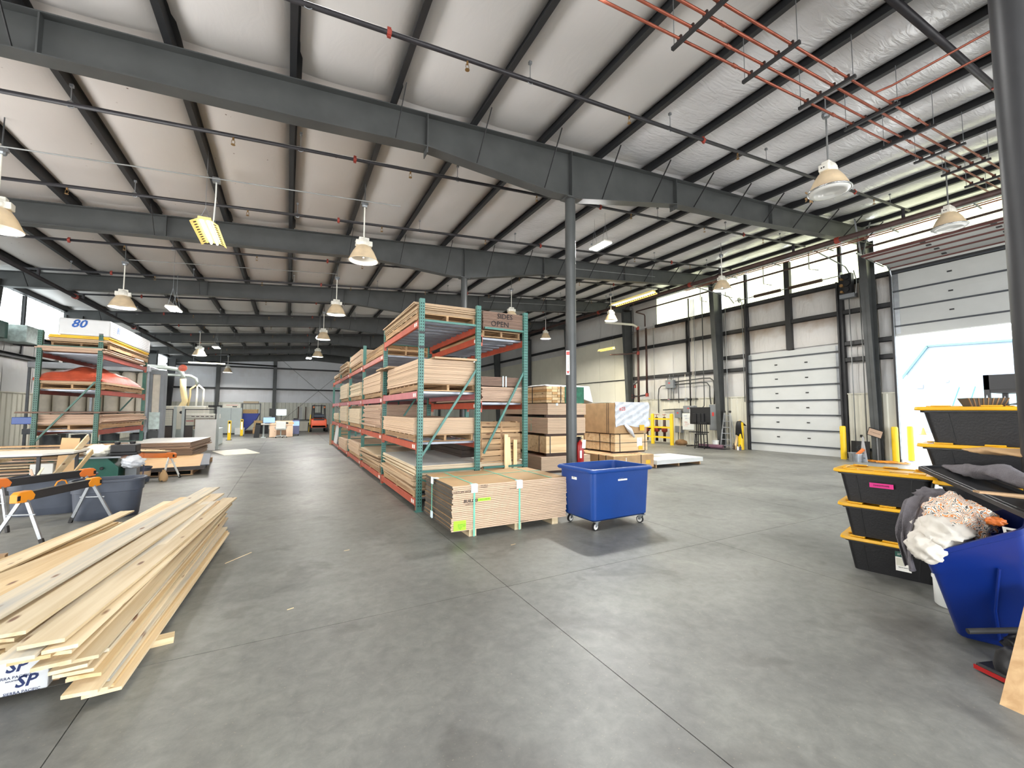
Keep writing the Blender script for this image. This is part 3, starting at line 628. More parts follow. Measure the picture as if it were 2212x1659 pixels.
# ================================================================ LAMPS
def highbay(lens, ln):
    t = thing('high_bay_lamp', 'x', 'lamp', (0, 0, 0))
    R = .285
    prof = [(R*.36, .30), (R*.52, .27), (R*.74, .17), (R*.90, .07), (R, 0), (R*1.04, -.01), (R*1.04, -.025), (R*.97, -.02), (R*.86, .06), (R*.70, .16), (R*.48, .255), (R*.34, .28)]
    m = MB(); m.lathe(prof[:7], 28, cap=False); m.use(1); m.lathe(prof[6:], 28, cap=False)
    m.build('shade', ['shade_glow', 'white_enamel'], t, 50)
    h = MB(); h.lathe([(.10, .29), (.125, .31), (.125, .36), (.10, .42), (.04, .47)], 14); h.box(-.165, .165, -.075, .075, .29, .40); h.box(-.10, .10, -.06, .06, .40, .47)
    hh = h.build('ballast_housing', 'white_enamel', t, bevel=.012)
    MB().box(-.168, -.16, -.02, .0, .33, .35).box(-.168, -.16, .015, .035, .33, .35).build('socket', 'black', hh)
    MB().tube([(0, 0, .45), (0, 0, ln)], .014, 8).build('rod', 'white_enamel' if not lens else 'conduit', t)
    MB().lathe([(.05, ln-.05), (.06, ln-.02), (.06, ln+.02)], 12).box(-.07, .07, -.03, .03, ln-.0, ln+.05).build('ceiling_hook', 'galv', t)
    if lens:
        m = MB(); m.lathe([(R*1.02, -.02), (R*.95, -.045), (R*.75, -.06), (R*.72, -.052), (R*.55, -.066), (R*.52, -.058), (R*.36, -.07), (R*.33, -.062), (R*.16, -.074), (.001, -.07)], 28, cap=False); m.build('lens', 'lens', t, 'all')
        MB().tube([(R*1.05*math.cos(a), R*1.05*math.sin(a), -.02) for a in [2*math.pi*k/24 for k in range(25)]], .012, 6).build('rim', 'chrome', t, 'all')
    else:
        MB().lathe([(.03, .27), (.045, .15), (.045, .08), (.001, .04)], 12, cap=False).build('bulb', 'white_enamel', t, 'all')
    return t
hb_l, hb_o = highbay(True, 1.30), highbay(False, 1.18)
used = {}
def lamp(first, key, x, y, z, label, grp):
    if key not in used: used[key] = first; o = first; o.location = (x, y, z); o['label'] = label; o['group'] = grp
    else: o = dup(first, (x, y, z), rnd(-.3, .3), label, grp)
    ln = 1.30 if key == 'l' else 1.18
    if key == 'o': area('lamp_light', (x, y, z+.05), (0, 0, -1), .16, .16, 240 if x > 12 else ((60 if abs(x) < 2 else 110) if y > 12 else 60), (1, .97, .9), 'DISK')
    MB().tube([(0, 0, ln), (0, 0, roofz(x)-.08-z)], .009, 6).build('hanger_rod', 'galv', o)
GR = 'high bay lamps hanging from the roof'
lamp(hb_l, 'l', 7.8, 3.45, 5.27, 'largest high-bay lamp, tan shade with ribbed glass lens, hanging below the copper pipes', GR)
lamp(hb_l, 'l', 13.0, 3.45, 5.77, 'high-bay lamp with glass lens in front of the raised open door panels', GR)
lamp(hb_o, 'o', 13.0, 9.05, 5.77, 'open-bottom high-bay lamp hanging in front of the bright clerestory above the doors', GR)
lamp(hb_o, 'o', 13.0, 14.65, 5.77, 'high-bay lamp beside the red pipe at the near end of the cream wall', GR)
lamp(hb_o, 'o', 13.0, 20.2, 5.77, 'small high-bay lamp in front of the middle of the cream wall', GR)
lamp(hb_o, 'o', 7.8, 14.65, 5.27, 'high-bay lamp just right of the racking top, in front of third rafter', GR)
lamp(hb_o, 'o', 1.3, 9.05, 4.74, 'largest open high-bay lamp over the aisle, under second rafter', GR)
lamp(hb_o, 'o', 1.3, 14.65, 4.74, 'second high-bay lamp along the aisle left of the racking', GR)
lamp(hb_o, 'o', 1.3, 20.2, 4.74, 'third high-bay lamp along the aisle beside a bright LED pair', GR)
lamp(hb_o, 'o', 1.4, 25.8, 4.6, 'fourth high-bay lamp along the aisle, small and far', GR)
lamp(hb_o, 'o', -3.95, 9.05, 4.32, 'high-bay lamp cut by the left edge of the picture', GR)
lamp(hb_o, 'o', -3.98, 14.65, 4.33, 'high-bay lamp above the left rack beside the sloping sprinkler main', GR)
lamp(hb_o, 'o', -4.0, 25.85, 4.33, 'small high-bay lamp above the machine fence', GR)
lamp(hb_o, 'o', -3.98, 37.0, 4.36, 'farthest high-bay lamp in front of the end wall', GR)
# LED strip fixtures (two bright bars in a white pan)
def led(w=.30, ln=.66, warm=False):
    t = thing('led_fixture', 'x', 'light')
    MB().prism([(-w/2, 0), (-w/2+.02, .05), (w/2-.02, .05), (w/2, 0), (w/2-.02, .015), (-w/2+.02, .015)], 'y', -ln/2, ln/2).build('pan', 'white_enamel', t)
    for s in (-1, 1):
        MB().box(s*w/4-.055, s*w/4+.055, -ln/2+.03, ln/2-.03, -.012, .012).build('tube', 'tube_white', t)
    for y in (-ln/3, ln/3):
        for s in (-1, 1): MB().tube([(s*w/3, y, .04), (0, y, .55)], .004, 5).build('hanging_wire', 'galv', t)
    MB().tube([(0, -ln/3, .55), (0, -ln/3, 1.1)], .004, 5).build('hanging_wire', 'galv', t)
    MB().tube([(0, ln/3, .55), (0, ln/3, 1.1)], .004, 5).build('hanging_wire', 'galv', t)
    return t
L0 = led(); n_led = 0
LG = 'bright LED strip lights'
def put_led(x, y, z, label, p=120):
    global n_led
    if n_led == 0: L0.location = (x, y, z); L0['label'] = label; L0['group'] = LG
    o = L0 if n_led == 0 else dup(L0, (x, y, z), 0, label, LG)
    n_led += 1
    MB().tube([(0, -.22, 1.1), (0, -.22, roofz(x)-.08-z)], .004, 5).build('hanging_wire', 'galv', o)
    area('led_light', (x, y, z-.03), (0, 0, -1), .3, .66, p)
put_led(2.6, 2.9, 5.95, 'LED fixture whose glow is cut by the top edge of the picture', 150)
put_led(7.4, 8.75, 6.1, 'LED fixture right of the big round column, glowing on shiny insulation', 650)
put_led(-2.9, 14.7, 4.4, 'LED pair left of centre above the left rack, brightest of the far ones', 150)
put_led(1.2, 21.2, 4.95, 'LED pair beside the third aisle lamp', 150)
put_led(-3.3, 25.8, 4.75, 'LED pair left of the aisle above the machine fence', 330)
put_led(1.0, 27.0, 4.6, 'LED pair far down the aisle beside a dusty lamp', 260)
put_led(5.1, 20.2, 4.72, 'LED light seen through the top of the racking', 330)
put_led(8.4, 20.2, 4.1, 'LED light seen through the racking just below the walnut sheets', 330)
put_led(-6.0, 24.0, 4.2, 'LED pair near the duct junction by the left wall', 130)
def fluo(w, ln, lab, loc, wires):
    t = thing('fluorescent_fixture', lab, 'light', loc)
    b = MB(); b.hexa([(-w/2, -ln/2, -.07), (-w*.22, -ln/2, 0), (-w*.22, ln/2, 0), (-w/2, ln/2, -.07)], [(-w/2, -ln/2, -.062), (-w*.22, -ln/2, .012), (-w*.22, ln/2, .012), (-w/2, ln/2, -.062)])
    b.hexa([(w/2, -ln/2, -.07), (w*.22, -ln/2, 0), (w*.22, ln/2, 0), (w/2, ln/2, -.07)], [(w/2, -ln/2, -.062), (w*.22, -ln/2, .012), (w*.22, ln/2, .012), (w/2, ln/2, -.062)])
    b.box(-w*.23, w*.23, -ln/2, ln/2, 0, .05); b.build('reflector', 'fixture_yellow', t)
    n = int(ln/.12)
    for s in (-1, 1):
        k = MB()
        for i in range(n): y = -ln/2+.06+i*ln/n; k.hexa([(s*w*.30, y, -.033), (s*w*.40, y, -.053), (s*w*.40, y+.045, -.053), (s*w*.30, y+.045, -.033)], [(s*w*.30, y, -.028), (s*w*.40, y, -.048), (s*w*.40, y+.045, -.048), (s*w*.30, y+.045, -.028)])
        tag(k.build('slot_row', 'brown_dark', t), kind='stuff')
    for s in (-1, 1): MB().tube([(s*w*.12, -ln/2+.02, -.02), (s*w*.12, ln/2-.02, -.02)], .02, 8).build('tube', 'tube_warm', t)
    for y in (-ln/2+.08, ln/2-.08):
        MB().tube([(-.07, y, .05), (0, y, .25), (0, y, roofz(loc[0])-.06-loc[2])], .004, 5).build('hanging_wire', 'galv', t); MB().tube([(.07, y, .05), (0, y, .25)], .004, 5).build('hanging_wire', 'galv', t)
    area('fluorescent_light', (loc[0], loc[1], loc[2]-.09), (0, 0, -1), w*.8, ln, 45 if loc[0] < 0 else 110, (1, .9, .6))
    return t
fluo(.42, 1.22, 'glowing yellow fluorescent fixture with slotted reflector hanging alone at upper left', (-1.42, 9.6, 4.98), .95)
fluo(.42, 2.44, 'long warm fluorescent fixture hanging beside the clerestory', (12.9, 13.2, 6.42), .5)
fluo(.2, 1.22, 'short amber fluorescent tube hanging before the cream wall', (14.9, 17.2, 4.9), 2.0)
jb = thing('junction_box', 'galvanised junction box on a purlin above the yellow fluorescent fixture', 'box', (-1.34, 9.5, 5.98))
MB().box(-.06, .06, -.06, .06, -.05, .03).build('box_body', 'galv', jb); MB().tube([(0, 0, -.05), (.0, .02, -.3), (-.02, .05, -.75), (-.05, .08, -.95)], .012, 6).build('cord', 'white_paint', jb)
# ================================================================ SPRINKLERS
head = MB(); head.tube([(0, 0, 0), (0, 0, -.05)], .014, 8); head.tube([(-.018, 0, -.05), (-.022, 0, -.09), (0, 0, -.12)], .004, 4); head.tube([(.018, 0, -.05), (.022, 0, -.09), (0, 0, -.12)], .004, 4); head.lathe([(.03, -.125), (.03, -.118)], 10)
headm = head.mesh('sprinkler_head', 'brass')
coup = MB(); coup.lathe([(.035, -.035), (.055, -.035), (.055, .035), (.035, .035)], 12); coup.box(.04, .085, -.018, .018, -.03, .03); coup.box(-.085, -.04, -.018, .018, -.03, .03); coup.v = [(x*.72, y*.72, z*.72) for x, y, z in coup.v]; coupm = coup.mesh('coupling', 'pipe_red')
hang = MB(); hang.tube([(.046*math.cos(a), 0, .046*math.sin(a)) for a in [2*math.pi*k/12 for k in range(13)]], .006, 5); hang.tube([(0, 0, .046), (0, 0, .26)], .006, 5); hang.box(-.02, .02, -.02, .02, .24, .28); hangm = hang.mesh('pipe_hanger', 'galv')
def branch(y, x0, x1, lab, r=.03):
    t = thing('sprinkler_pipe', lab, 'pipe', (0, y, 0), group='sprinkler branch pipes under the roof')
    z = lambda x: 5.92+.0833*x
    MB().tube([(x0, 0, z(x0)), (x1, 0, z(x1))], r, 10).build('pipe_run', 'pipe_black', t, 'all')
    for i, x in enumerate(PX):
        if x < x0+.2 or x > x1: continue
        if i % 2 == 1: put('pipe_hanger', hangm, t, (x+.1, 0, z(x+.1)))
        if i % 2 == 0: put('sprinkler_head', headm, t, (x+.55, 0, z(x+.55)-.02))
        if i % 4 == 1: put('coupling', coupm, t, (x+.95, 0, z(x+.95)), (0, R90, 0))
    return t
ord_ = ['nearest one, in front of first rafter', 'second, just behind the big front rafter', 'third, just before the second rafter', 'fourth, behind the second rafter', 'fifth, before the third rafter', 'sixth, behind the third rafter', 'seventh, before the fourth rafter', 'eighth, behind the fourth rafter', 'ninth, before the fifth rafter', 'tenth, behind the fifth rafter', 'eleventh, before the end wall', 'twelfth, last before the end wall']
for k, y in enumerate([4.75, 7.56, 10.25, 13.28, 15.95, 18.8, 21.8, 24.5, 27.3, 30.1, 32.9, 36.0]):
    branch(y, -6.4 if k < 9 else -6.0, 15.3 if k else 15.0, 'black sprinkler branch pipe with small brass heads, ' + ord_[k])
br = thing('sprinkler_pipe', 'thick dark grey pipe crossing the top right corner under copper lines', 'pipe', (0, 1.97, 0), group='sprinkler branch pipes under the roof')
MB().tube([(4.9, 0, 5.92+.41), (13.5, 0, 5.92+1.12)], .045, 12).build('pipe_run', 'pipe_black', br, 'all')
put('coupling', coupm, br, (9.6, 0, 6.72), (0, R90, 0)); put('sprinkler_head', headm, br, (10.3, 0, 6.74)); put('pipe_hanger', hangm, br, (10.2, 0, 6.77))
def main_pipe(label, pts, r, m, bands=(), grp=None, clips=None):
    t = thing('sprinkler_main', label, 'pipe'); MB().tube(pts, r, 12).build('pipe_run', m, t, 'all')
    for p in bands: MB().lathe([(r, -.06), (r+.025, -.06), (r+.025, .06), (r, .06)], 12).build('coupling', 'pipe_red', t, 60, loc=p, rot=(R90, 0, 0))
    return t
mp = main_pipe('dark sprinkler main running along the left side above the rack to the end wall', [(-6.1, 2, 5.12), (-6.1, 39.3, 5.28), (-6.05, 39.5, 5.28), (-.9, 39.6, 5.2)], .055, 'pipe_black', [(-6.1, 12.5, 5.16), (-6.1, 18.2, 5.19), (-6.1, 24, 5.2)])
for y in (10.25, 13.28, 15.95, 18.8, 21.8, 24.5, 27.3): MB().tube([(-6.1, y, 5.18), (-6.1, y, 5.42)], .035, 8).build('riser', 'pipe_black', mp)
mr = main_pipe('thick dark brown sprinkler main running along the right side below the clerestory top', [(14.6, -2, 6.75), (14.6, 33, 7.0)], .075, 'pipe_rust', [(14.6, 6.3, 6.81), (14.6, 11.6, 6.85), (14.6, 17.4, 6.89), (14.6, 22.8, 6.93)])
for y in (4.75, 7.56, 10.25, 13.28, 15.95, 18.8): MB().tube([(14.6, y, 6.85), (14.6, y, 7.12)], .04, 8).build('riser', 'pipe_black', mr)
main_pipe('thinner dark pipe in front of the clerestory that elbows to the wall', [(16.3, -1, 6.88), (16.3, 16.35, 6.92), (16.35, 16.45, 6.9), (17.0, 16.5, 6.86), (17.05, 16.5, 6.78), (17.05, 16.5, 6.2)], .035, 'pipe_rust')
cl = thing('copper_line', 'thin copper pipes hung just under the right sprinkler main', 'pipe')
for i, (dx_, dz) in enumerate(((.12, -.10), (.2, -.12), (.28, -.10))): MB().tube([(14.6+dx_, -1, 6.75+dz), (14.6+dx_, 12, 6.84+dz)], .013, 6).build('pipe_run', 'copper', cl)
for y in (0.2, 1.8, 3.4, 5, 6.6, 8.2, 9.8, 11.4): MB().box(14.5, 15.0, y-.012, y+.012, 6.6+.0075*y, 6.63+.0075*y).build('bracket', 'galv', cl)
# copper pipe rack on trapeze hangers
cu = thing('copper_pipe_rack', 'four parallel copper pipes on black trapeze hangers at the upper right', 'pipes')
cz = lambda x: 6.27-.62+.0833*x
CY = [2.70, 2.87, 3.05, 3.22]
for k, y in enumerate(CY): MB().tube([(2.6, y, cz(2.6)+.045), (15.0, y, cz(15.0)+.045)], .016+.002*(k == 1), 10).build('copper_pipe', 'copper', cu, 'all')
jm = MB().lathe([(.016, -.04), (.023, -.04), (.023, .04), (.016, .04)], 10).mesh('pipe_joint', 'copper')
for i, y in enumerate(CY):
    for x in (3.9, 6.4, 9.1, 11.9): put('pipe_joint', jm, cu, (x+.37*i, y, cz(x+.37*i)+.045), (0, R90, 0))
for i, x in enumerate(PX):
    if x < 3.0: continue
    h = MB().box(-.021, .021, 2.6, 3.33, -.022, .018).build('trapeze_bar', 'steel_dark', cu, loc=(x-.12, 0, cz(x-.12)))
    cpm = MB()
    for y in CY: cpm.box(-.012, .012, y-.03, y+.03, .02, .075)
    cpm.build('clamp_row', 'pipe_rust', h)
    for y in (2.63, 3.30): MB().tube([(0, y, 0), (0, y, .62)], .005, 5).build('hanger_rod', 'galv', h)
MB().tube([(7.55, 2.70, cz(7.55)+.06), (7.7, 2.55, cz(7.6)+.12), (7.75, .2, cz(7.6)+.2)], .016, 8).build('branch_line', 'copper', cu)
MB().tube([(8.0, 2.70, cz(8)+.06), (8.1, 2.5, cz(8)+.06), (8.15, .2, cz(8)+.14)], .016, 8).build('branch_line', 'copper', cu)
# conduits crossing the roof
for y, z, x0, x1, lab in ((8.85, -.46, -6.4, 2.0, 'thin galvanised conduit crossing under the roof at upper left'), (12.0, -.3, 8.9, 13.0, 'thin white conduit running from the LED light towards the clerestory lamp'), (14.62, -.32, -3.9, 1.3, 'thin conduit between the aisle lamp and the left lamp'), (17.4, -.3, 7.8, 13, 'thin conduit behind the third rafter')):
    c = MB().tube([(x0, y, 6.27+.0833*x0+z), (x1, y, 6.27+.0833*x1+z)], .011, 6).build('conduit', 'conduit'); tag(c, lab, 'conduit')
tt = MB()
for i in range(7):
    a = rnd(-.5, .5); tt.hexa([(0, 0, 0), (.05, 0, -.01), (.05, .03, 0), (0, .03, 0)], [(a*.5, 0, -.12-rnd(0, .12)), (a*.5+.03, 0, -.16), (a*.5+.03, .02, -.16), (a*.5, .02, -.13-rnd(0, .1))])
tt.tube([(-.22, 0, .02), (-.05, 0, .0), (.05, .0, -.02)], .02, 5)
tag(tt.build('torn_insulation', 'kraft', loc=(11.7, 5.6, 7.16)), 'scrap of torn brown insulation hanging from the roof below the big lamp', 'insulation scrap')
# ================================================================ STACKS OF SHEETS
def stack(name, label, cat, x0, x1, y0, y1, z0, z1, n, m, jit=.012, rz=0, group=None, face=None, taper=0, rotj=.0, part='board'):
    """sheets x0..x1 by y0..y1, n of them between z0 and z1: every sheet is a part"""
    cx_, cy_ = (x0+x1)/2, (y0+y1)/2; w, d = x1-x0, y1-y0
    t = thing(name, label, cat, (cx_, cy_, z0), rz, group); h = (z1-z0)/n; g = min(.0035, h*.12)
    b = MB(); b.box(-w/2, w/2, -d/2, d/2, g/2, h-g/2); mats = [m]
    me = b.mesh(part, mats); tm = None
    if face: tm = MB().box(-w/2, w/2, -d/2, d/2, g/2, h-g/2); tm.mi[3:4] = [0]; tm = tm.mesh(part, [m, face]); [setattr(p_, 'material_index', 1) for p_ in tm.polygons if p_.normal.z > .9]
    for i in range(n):
        k = taper*(i/n-.5)
        put(part, tm if (face and i == n-1) else me, t, (rnd(-jit, jit)+k, rnd(-jit, jit), i*h), rnd(-rotj, rotj))
    return t
def pallet_mesh(w, d):
    return (MB().box(-w/2, w/2, -.045, .045, 0, .018).mesh('deck_board', 'pallet_wood_x'), MB().box(-.02, .02, -d/2, d/2, 0, .085).mesh('stringer', 'pallet_wood'))
PC = {}
def pallet(label, x0, x1, y0, y1, z, group='wooden pallets', nd=7, rot=None):
    w, d = round(x1-x0, 2), round(y1-y0, 2); t = thing('pallet', label, 'pallet', ((x0+x1)/2, (y0+y1)/2, z), rot or 0, group)
    if (w, d) not in PC: PC[(w, d)] = pallet_mesh(w, d)
    bm_, sm_ = PC[(w, d)]
    for i in range(3): put('stringer', sm_, t, ((i-1)*(w/2-.03), 0, .018))
    for i in range(nd): put('deck_board', bm_, t, (0, -d/2+.05+(d-.1)*i/(nd-1), .103))
    for i in range(3): put('bottom_board', bm_, t, (0, -d/2+.05+(d-.1)*i/2, 0))
    return t
PH = .121
# ================================================================ PALLET RACKS
def upright_mesh(h, m):
    b = MB().prism([(-.04, -.035), (-.04, .035), (-.037, .035), (-.037, -.032), (.037, -.032), (.037, .035), (.04, .035), (.04, -.035)], 'z', 0, h)
    return b.mesh('upright', m)
def holes_mesh(h):
    b = MB()
    for i in range(int(h/.05)-1):
        z = .08+i*.05
        if z > h-.05: break
        for s in (-1, 1): b.box(s*.018-.007, s*.018+.007, -.0362, -.0345, z, z+.022)
        b.box(-.0412, -.0395, -.012, .004, z, z+.022)
    return b.mesh('punched_hole', 'hole')
def rack(label, xa, xb, ys_, hs, levels, mu, mbeam, holes_for=1, lvl_m=None, grp=None, left=True):
    t = thing('pallet_rack', label, 'rack', (xa, ys_[0], 0), group=grp)
    w = xb-xa
    for j, (y, h) in enumerate(zip(ys_, hs)):
        um = upright_mesh(h, mu)
        for x in (0, w):
            if x == 0 and not left: continue
            u = put('upright', um, t, (x+(0.04 if x == 0 else -.04), y-ys_[0]+.035, 0))
            if j < holes_for: o = put('punched_hole', holes_mesh(h), u); o['kind'] = 'stuff'
            MB().box(-.06, .06, -.05, .05, 0, .008).build('foot_plate', mu, u)
        yy = y-ys_[0]+.035
        zz = [.42, .62]
        for z in (.62, h-.35): MB().bar((.07, yy, z), (w-.07, yy, z), .03, .035).build('cross_brace', mu, t)
        MB().bar((.07, yy, .50), (w-.07, yy, .16), .03, .03).build('diagonal_brace', mu, t)
        MB().bar((.07, yy, .86), (w-.07, yy, min(2.3, h-.9)), .03, .035).build('diagonal_brace', mu, t)
    for j in range(len(ys_)-1):
        y0, y1 = ys_[j]-ys_[0]+.07, ys_[j+1]-ys_[0]
        for li, z in enumerate(levels[j]):
            bm_ = (lvl_m or {}).get(li, mbeam)
            for x in (0, w-.045):
                bo = MB().box(0, .045, y0, y1, -.115, 0).build('beam', bm_, t, loc=(x, 0, z), bevel=.006, seg=1)
                for yy in (y0, y1-.012): MB().box(-.006, .05, yy-.0, yy+.012, -.17, .02).build('end_connector', 'beam_orange', bo)
                if x == 0:
                    for q in (.10, .2): MB().box(-.002, 0, y0+q, y0+q+.06, -.09, -.03).build('label', 'sticker', bo)
            n = 9
            sm_ = MB().prism([(0, -.035), (0, 0), (.10, 0), (.10, -.035), (.097, -.035), (.097, -.004), (.003, -.004), (.003, -.035)], 'x', .04, w-.04).mesh('deck_support', 'deck_steel')
            for i in range(n): put('deck_support', sm_, t, (0, y0+.12+(y1-y0-.34)*i/(n-1), z+.004))
    return t
YS = [6.6, 9.42, 12.32, 15.2, 18.1, 21.0]
top_ = [[.19, 1.07, 1.91, 3.08]] + [[.19, 1.07, 1.88, 2.84]]*4
rack('long row of green and orange pallet racking down the middle, aisle side', 1.84, 2.92, YS, [3.42, 3.42, 3.42, 3.42, 3.35, 2.95], top_, 'teal_rack', 'beam_orange', 2, {2: 'beam_pink'}, None)
rack('shorter green and orange racking standing back to back behind the long row', 2.93, 3.86, [6.6, 9.42, 12.32, 15.2], [3.40, 3.15, 3.15, 3.15], [[1.74, 2.9], [1.74, 2.84], [1.74, 2.84]], 'teal_rack', 'beam_orange', 1, left=False)
# straps of black tape on the first upright
for z in (2.62, 2.86): tag(MB().box(1.835, 1.925, 6.595, 6.605, z-.018, z+.018).build('tape_band', 'black'), 'band of black tape around the near racking upright' + (' lower one' if z < 2.7 else ' upper one'), 'tape')
A0, A1 = 1.80, 3.0
D = lambda z: z+.01
def on(label, name, j, lv, h, n, m, y0, y1, x0=A0, x1=A1, pal=True, jit=.012, rotj=0, face=None, plab=None, **k):
    z = top_[j][lv]+.012; yb = YS[j]
    if pal: pallet(plab or 'pallet under ' + ' '.join(label.split()[:11]), x0+.03, x1-.03, yb+y0+.03, yb+y1-.03, z, nd=8); z += PH+.003
    return stack(name, label, 'boards', x0, x1, yb+y0, yb+y1, z, z+h, n, m, jit=jit, rotj=rotj, face=face, **k)
# bay 1
on('low pile of uneven pale sheets overhanging on bottom shelf nearest the camera', 'sheet_stack', 0, 0, .20, 6, 'board_tan', .1, 2.6, jit=.05, rotj=.03, face='board_pale')
stack('sheet_stack', 'wide smooth pale sheets spilling across the bottom shelf behind the strapped bundle', 'boards', 1.86, 3.9, 6.75, 9.3, .54, .70, 7, 'board_pale', jit=.03, rotj=.01, face='board_white')
on('squared pinkish MDF stack on first shelf nearest the camera', 'board_stack', 0, 1, .27, 14, 'mdf_edge', .12, 2.55, x1=2.89)
on('tall squared MDF stack on second shelf nearest the camera', 'board_stack', 0, 2, .40, 20, 'mdf_edge', .12, 2.5, x0=1.86, x1=2.91)
for k, (y, x0, x1, z) in enumerate(((6.9, 2.1, 2.85, .0), (7.9, 2.0, 2.9, 0), (8.8, 1.75, 2.6, .0), (9.25, 1.7, 2.2, 0))):
    tag(MB().box(0, x1-x0, 0, .6, 0, .03).build('loose_board', 'board_tan', loc=(x0, y-.3, 2.452)), 'offcut board on top of the tall MDF stack, ' + ['at its near end', 'in its middle', 'near its far end', 'overhanging its far corner'][k], 'board', 'offcut boards on the tall stack')
on('plywood sheets on top shelf nearest the camera with ragged ends', 'plywood_stack', 0, 3, .17, 7, 'board_tan', .1, 2.7, x1=2.9, jit=.05, rotj=.02)
# row 2, bay 1
pallet('pallet under the brown marked boards on the top shelf', 3.0, 3.78, 6.75, 9.1, 2.915, nd=14)
wk = stack('board_stack', 'dark brown board stack with handwriting on its end, top shelf of the back racking', 'boards', 2.98, 3.80, 6.66, 9.1, 3.04, 3.36, 16, 'board_walnut', jit=.006)
text('SIDES', .13, 'ink', wk, (0.02, -1.232, .245), FACE_NEGY); text('OPEN', .14, 'ink', wk, (-.08, -1.232, .10), FACE_NEGY)
stack('board_stack', 'rose-edged boards with spacers on the middle shelf of the back racking', 'boards', 2.99, 3.84, 6.72, 9.15, 1.765, 2.02, 9, 'board_rose', jit=.025)
ws = stack('board_stack', 'strapped dark walnut boards lying on the rose-edged boards', 'boards', 2.97, 3.82, 6.7, 9.15, 2.035, 2.2, 6, 'board_walnut', jit=.01)
for dx_ in (0, .06): MB().box(dx_-.012, dx_+.008, -1.25, -1.23, -.01, .18).build('strap', 'cap_white', ws)
# bay 2..5
on('uneven brown sheets piled on bottom shelf of second bay', 'sheet_stack', 1, 0, .28, 8, 'board_tan', .15, 2.6, jit=.07, rotj=.04, face='board_pale')
on('tall ragged pile of rose and brown sheets on first shelf of second bay', 'sheet_stack', 1, 1, .52, 17, 'board_rose', .15, 2.55, jit=.06, rotj=.02)
on('clean squared tan stack on second shelf of second bay', 'board_stack', 1, 2, .46, 16, 'mdf_edge', .12, 2.55)
pallet('empty pallets on the top shelf of second bay, lower one', 1.84, 2.9, YS[1]+.2, YS[1]+2.5, top_[1][3]+.012, nd=12)
pallet('empty pallets on the top shelf of second bay, upper one', 1.86, 2.92, YS[1]+.25, YS[1]+2.5, top_[1][3]+.14, nd=12)
on('upper of two squared MDF bundles on bottom shelf of third bay, green tagged', 'board_stack', 2, 0, .32, 10, 'mdf_edge', .15, 2.5, pal=True)
on('banded upright-looking MDF bundle on first shelf of third bay', 'board_stack', 2, 1, .44, 12, 'board_pale', .15, 2.5)
on('pair of low sheet bundles on second shelf of third bay', 'sheet_stack', 2, 2, .38, 11, 'board_pale', .15, 2.4, jit=.03)
on('tan board stack reaching highest on top shelf of third bay', 'board_stack', 2, 3, .36, 12, 'mdf_edge', .15, 2.5)
on('square pale bundle on bottom shelf of fourth bay', 'board_stack', 3, 0, .36, 10, 'mdf_edge', .2, 2.4, pal=False)
on('tall banded pale bundle on first shelf of fourth bay', 'board_stack', 3, 1, .54, 12, 'board_pale', .2, 2.4)
on('two squared bundles one on other on second shelf of fourth bay', 'board_stack', 3, 2, .52, 12, 'board_pale', .2, 2.4)
on('loose light plywood on pallets on top shelf of fourth bay', 'plywood_stack', 3, 3, .30, 8, 'board_tan', .2, 2.4, jit=.05, rotj=.03)
on('short pale bundle on first shelf of the farthest bay', 'board_stack', 4, 1, .26, 7, 'board_pale', .3, 1.9)
on('thin tan sheets on top shelf of the farthest bay', 'sheet_stack', 4, 3, .12, 4, 'board_tan', .3, 2.2)
for k, x in enumerate((1.80, 1.95)):
    o = MB().box(-.01, .01, 0, 1.1, 0, .82).build('leaning_board', 'board_white', loc=(x, YS[4]+.35+k*1.25, .22), rot=(0, .12, 0)); tag(o, 'pale sheet standing on edge on bottom shelf of the farthest bay, ' + ('nearer one' if k == 0 else 'farther one'), 'board', 'pale sheets on edge')
ep = MB().box(0, .9, -.02, .02, 0, .95).build('end_panel', 'board_tan', loc=(1.75, 21.12, 0)); tag(ep, 'tan plywood panel standing at the far end of the racking', 'panel')
# row 2 further bays and things inside the racking
for j, (lab, m) in enumerate((('walnut board stack on the back racking behind second bay', 'board_walnut'), ('brown board stack on the back racking behind third bay', 'board_rose'))):
    stack('board_stack', lab, 'boards', 3.0, 3.82, YS[j+1]+.2, YS[j+1]+2.5, 1.765, 2.2, 10, m)
db = stack('sheet_stack', 'dark brown laminate sheets standing low behind the smooth pale sheets', 'boards', 2.98, 3.84, 7.6, 11.8, .16, .92, 9, 'panel_dark', jit=.02)
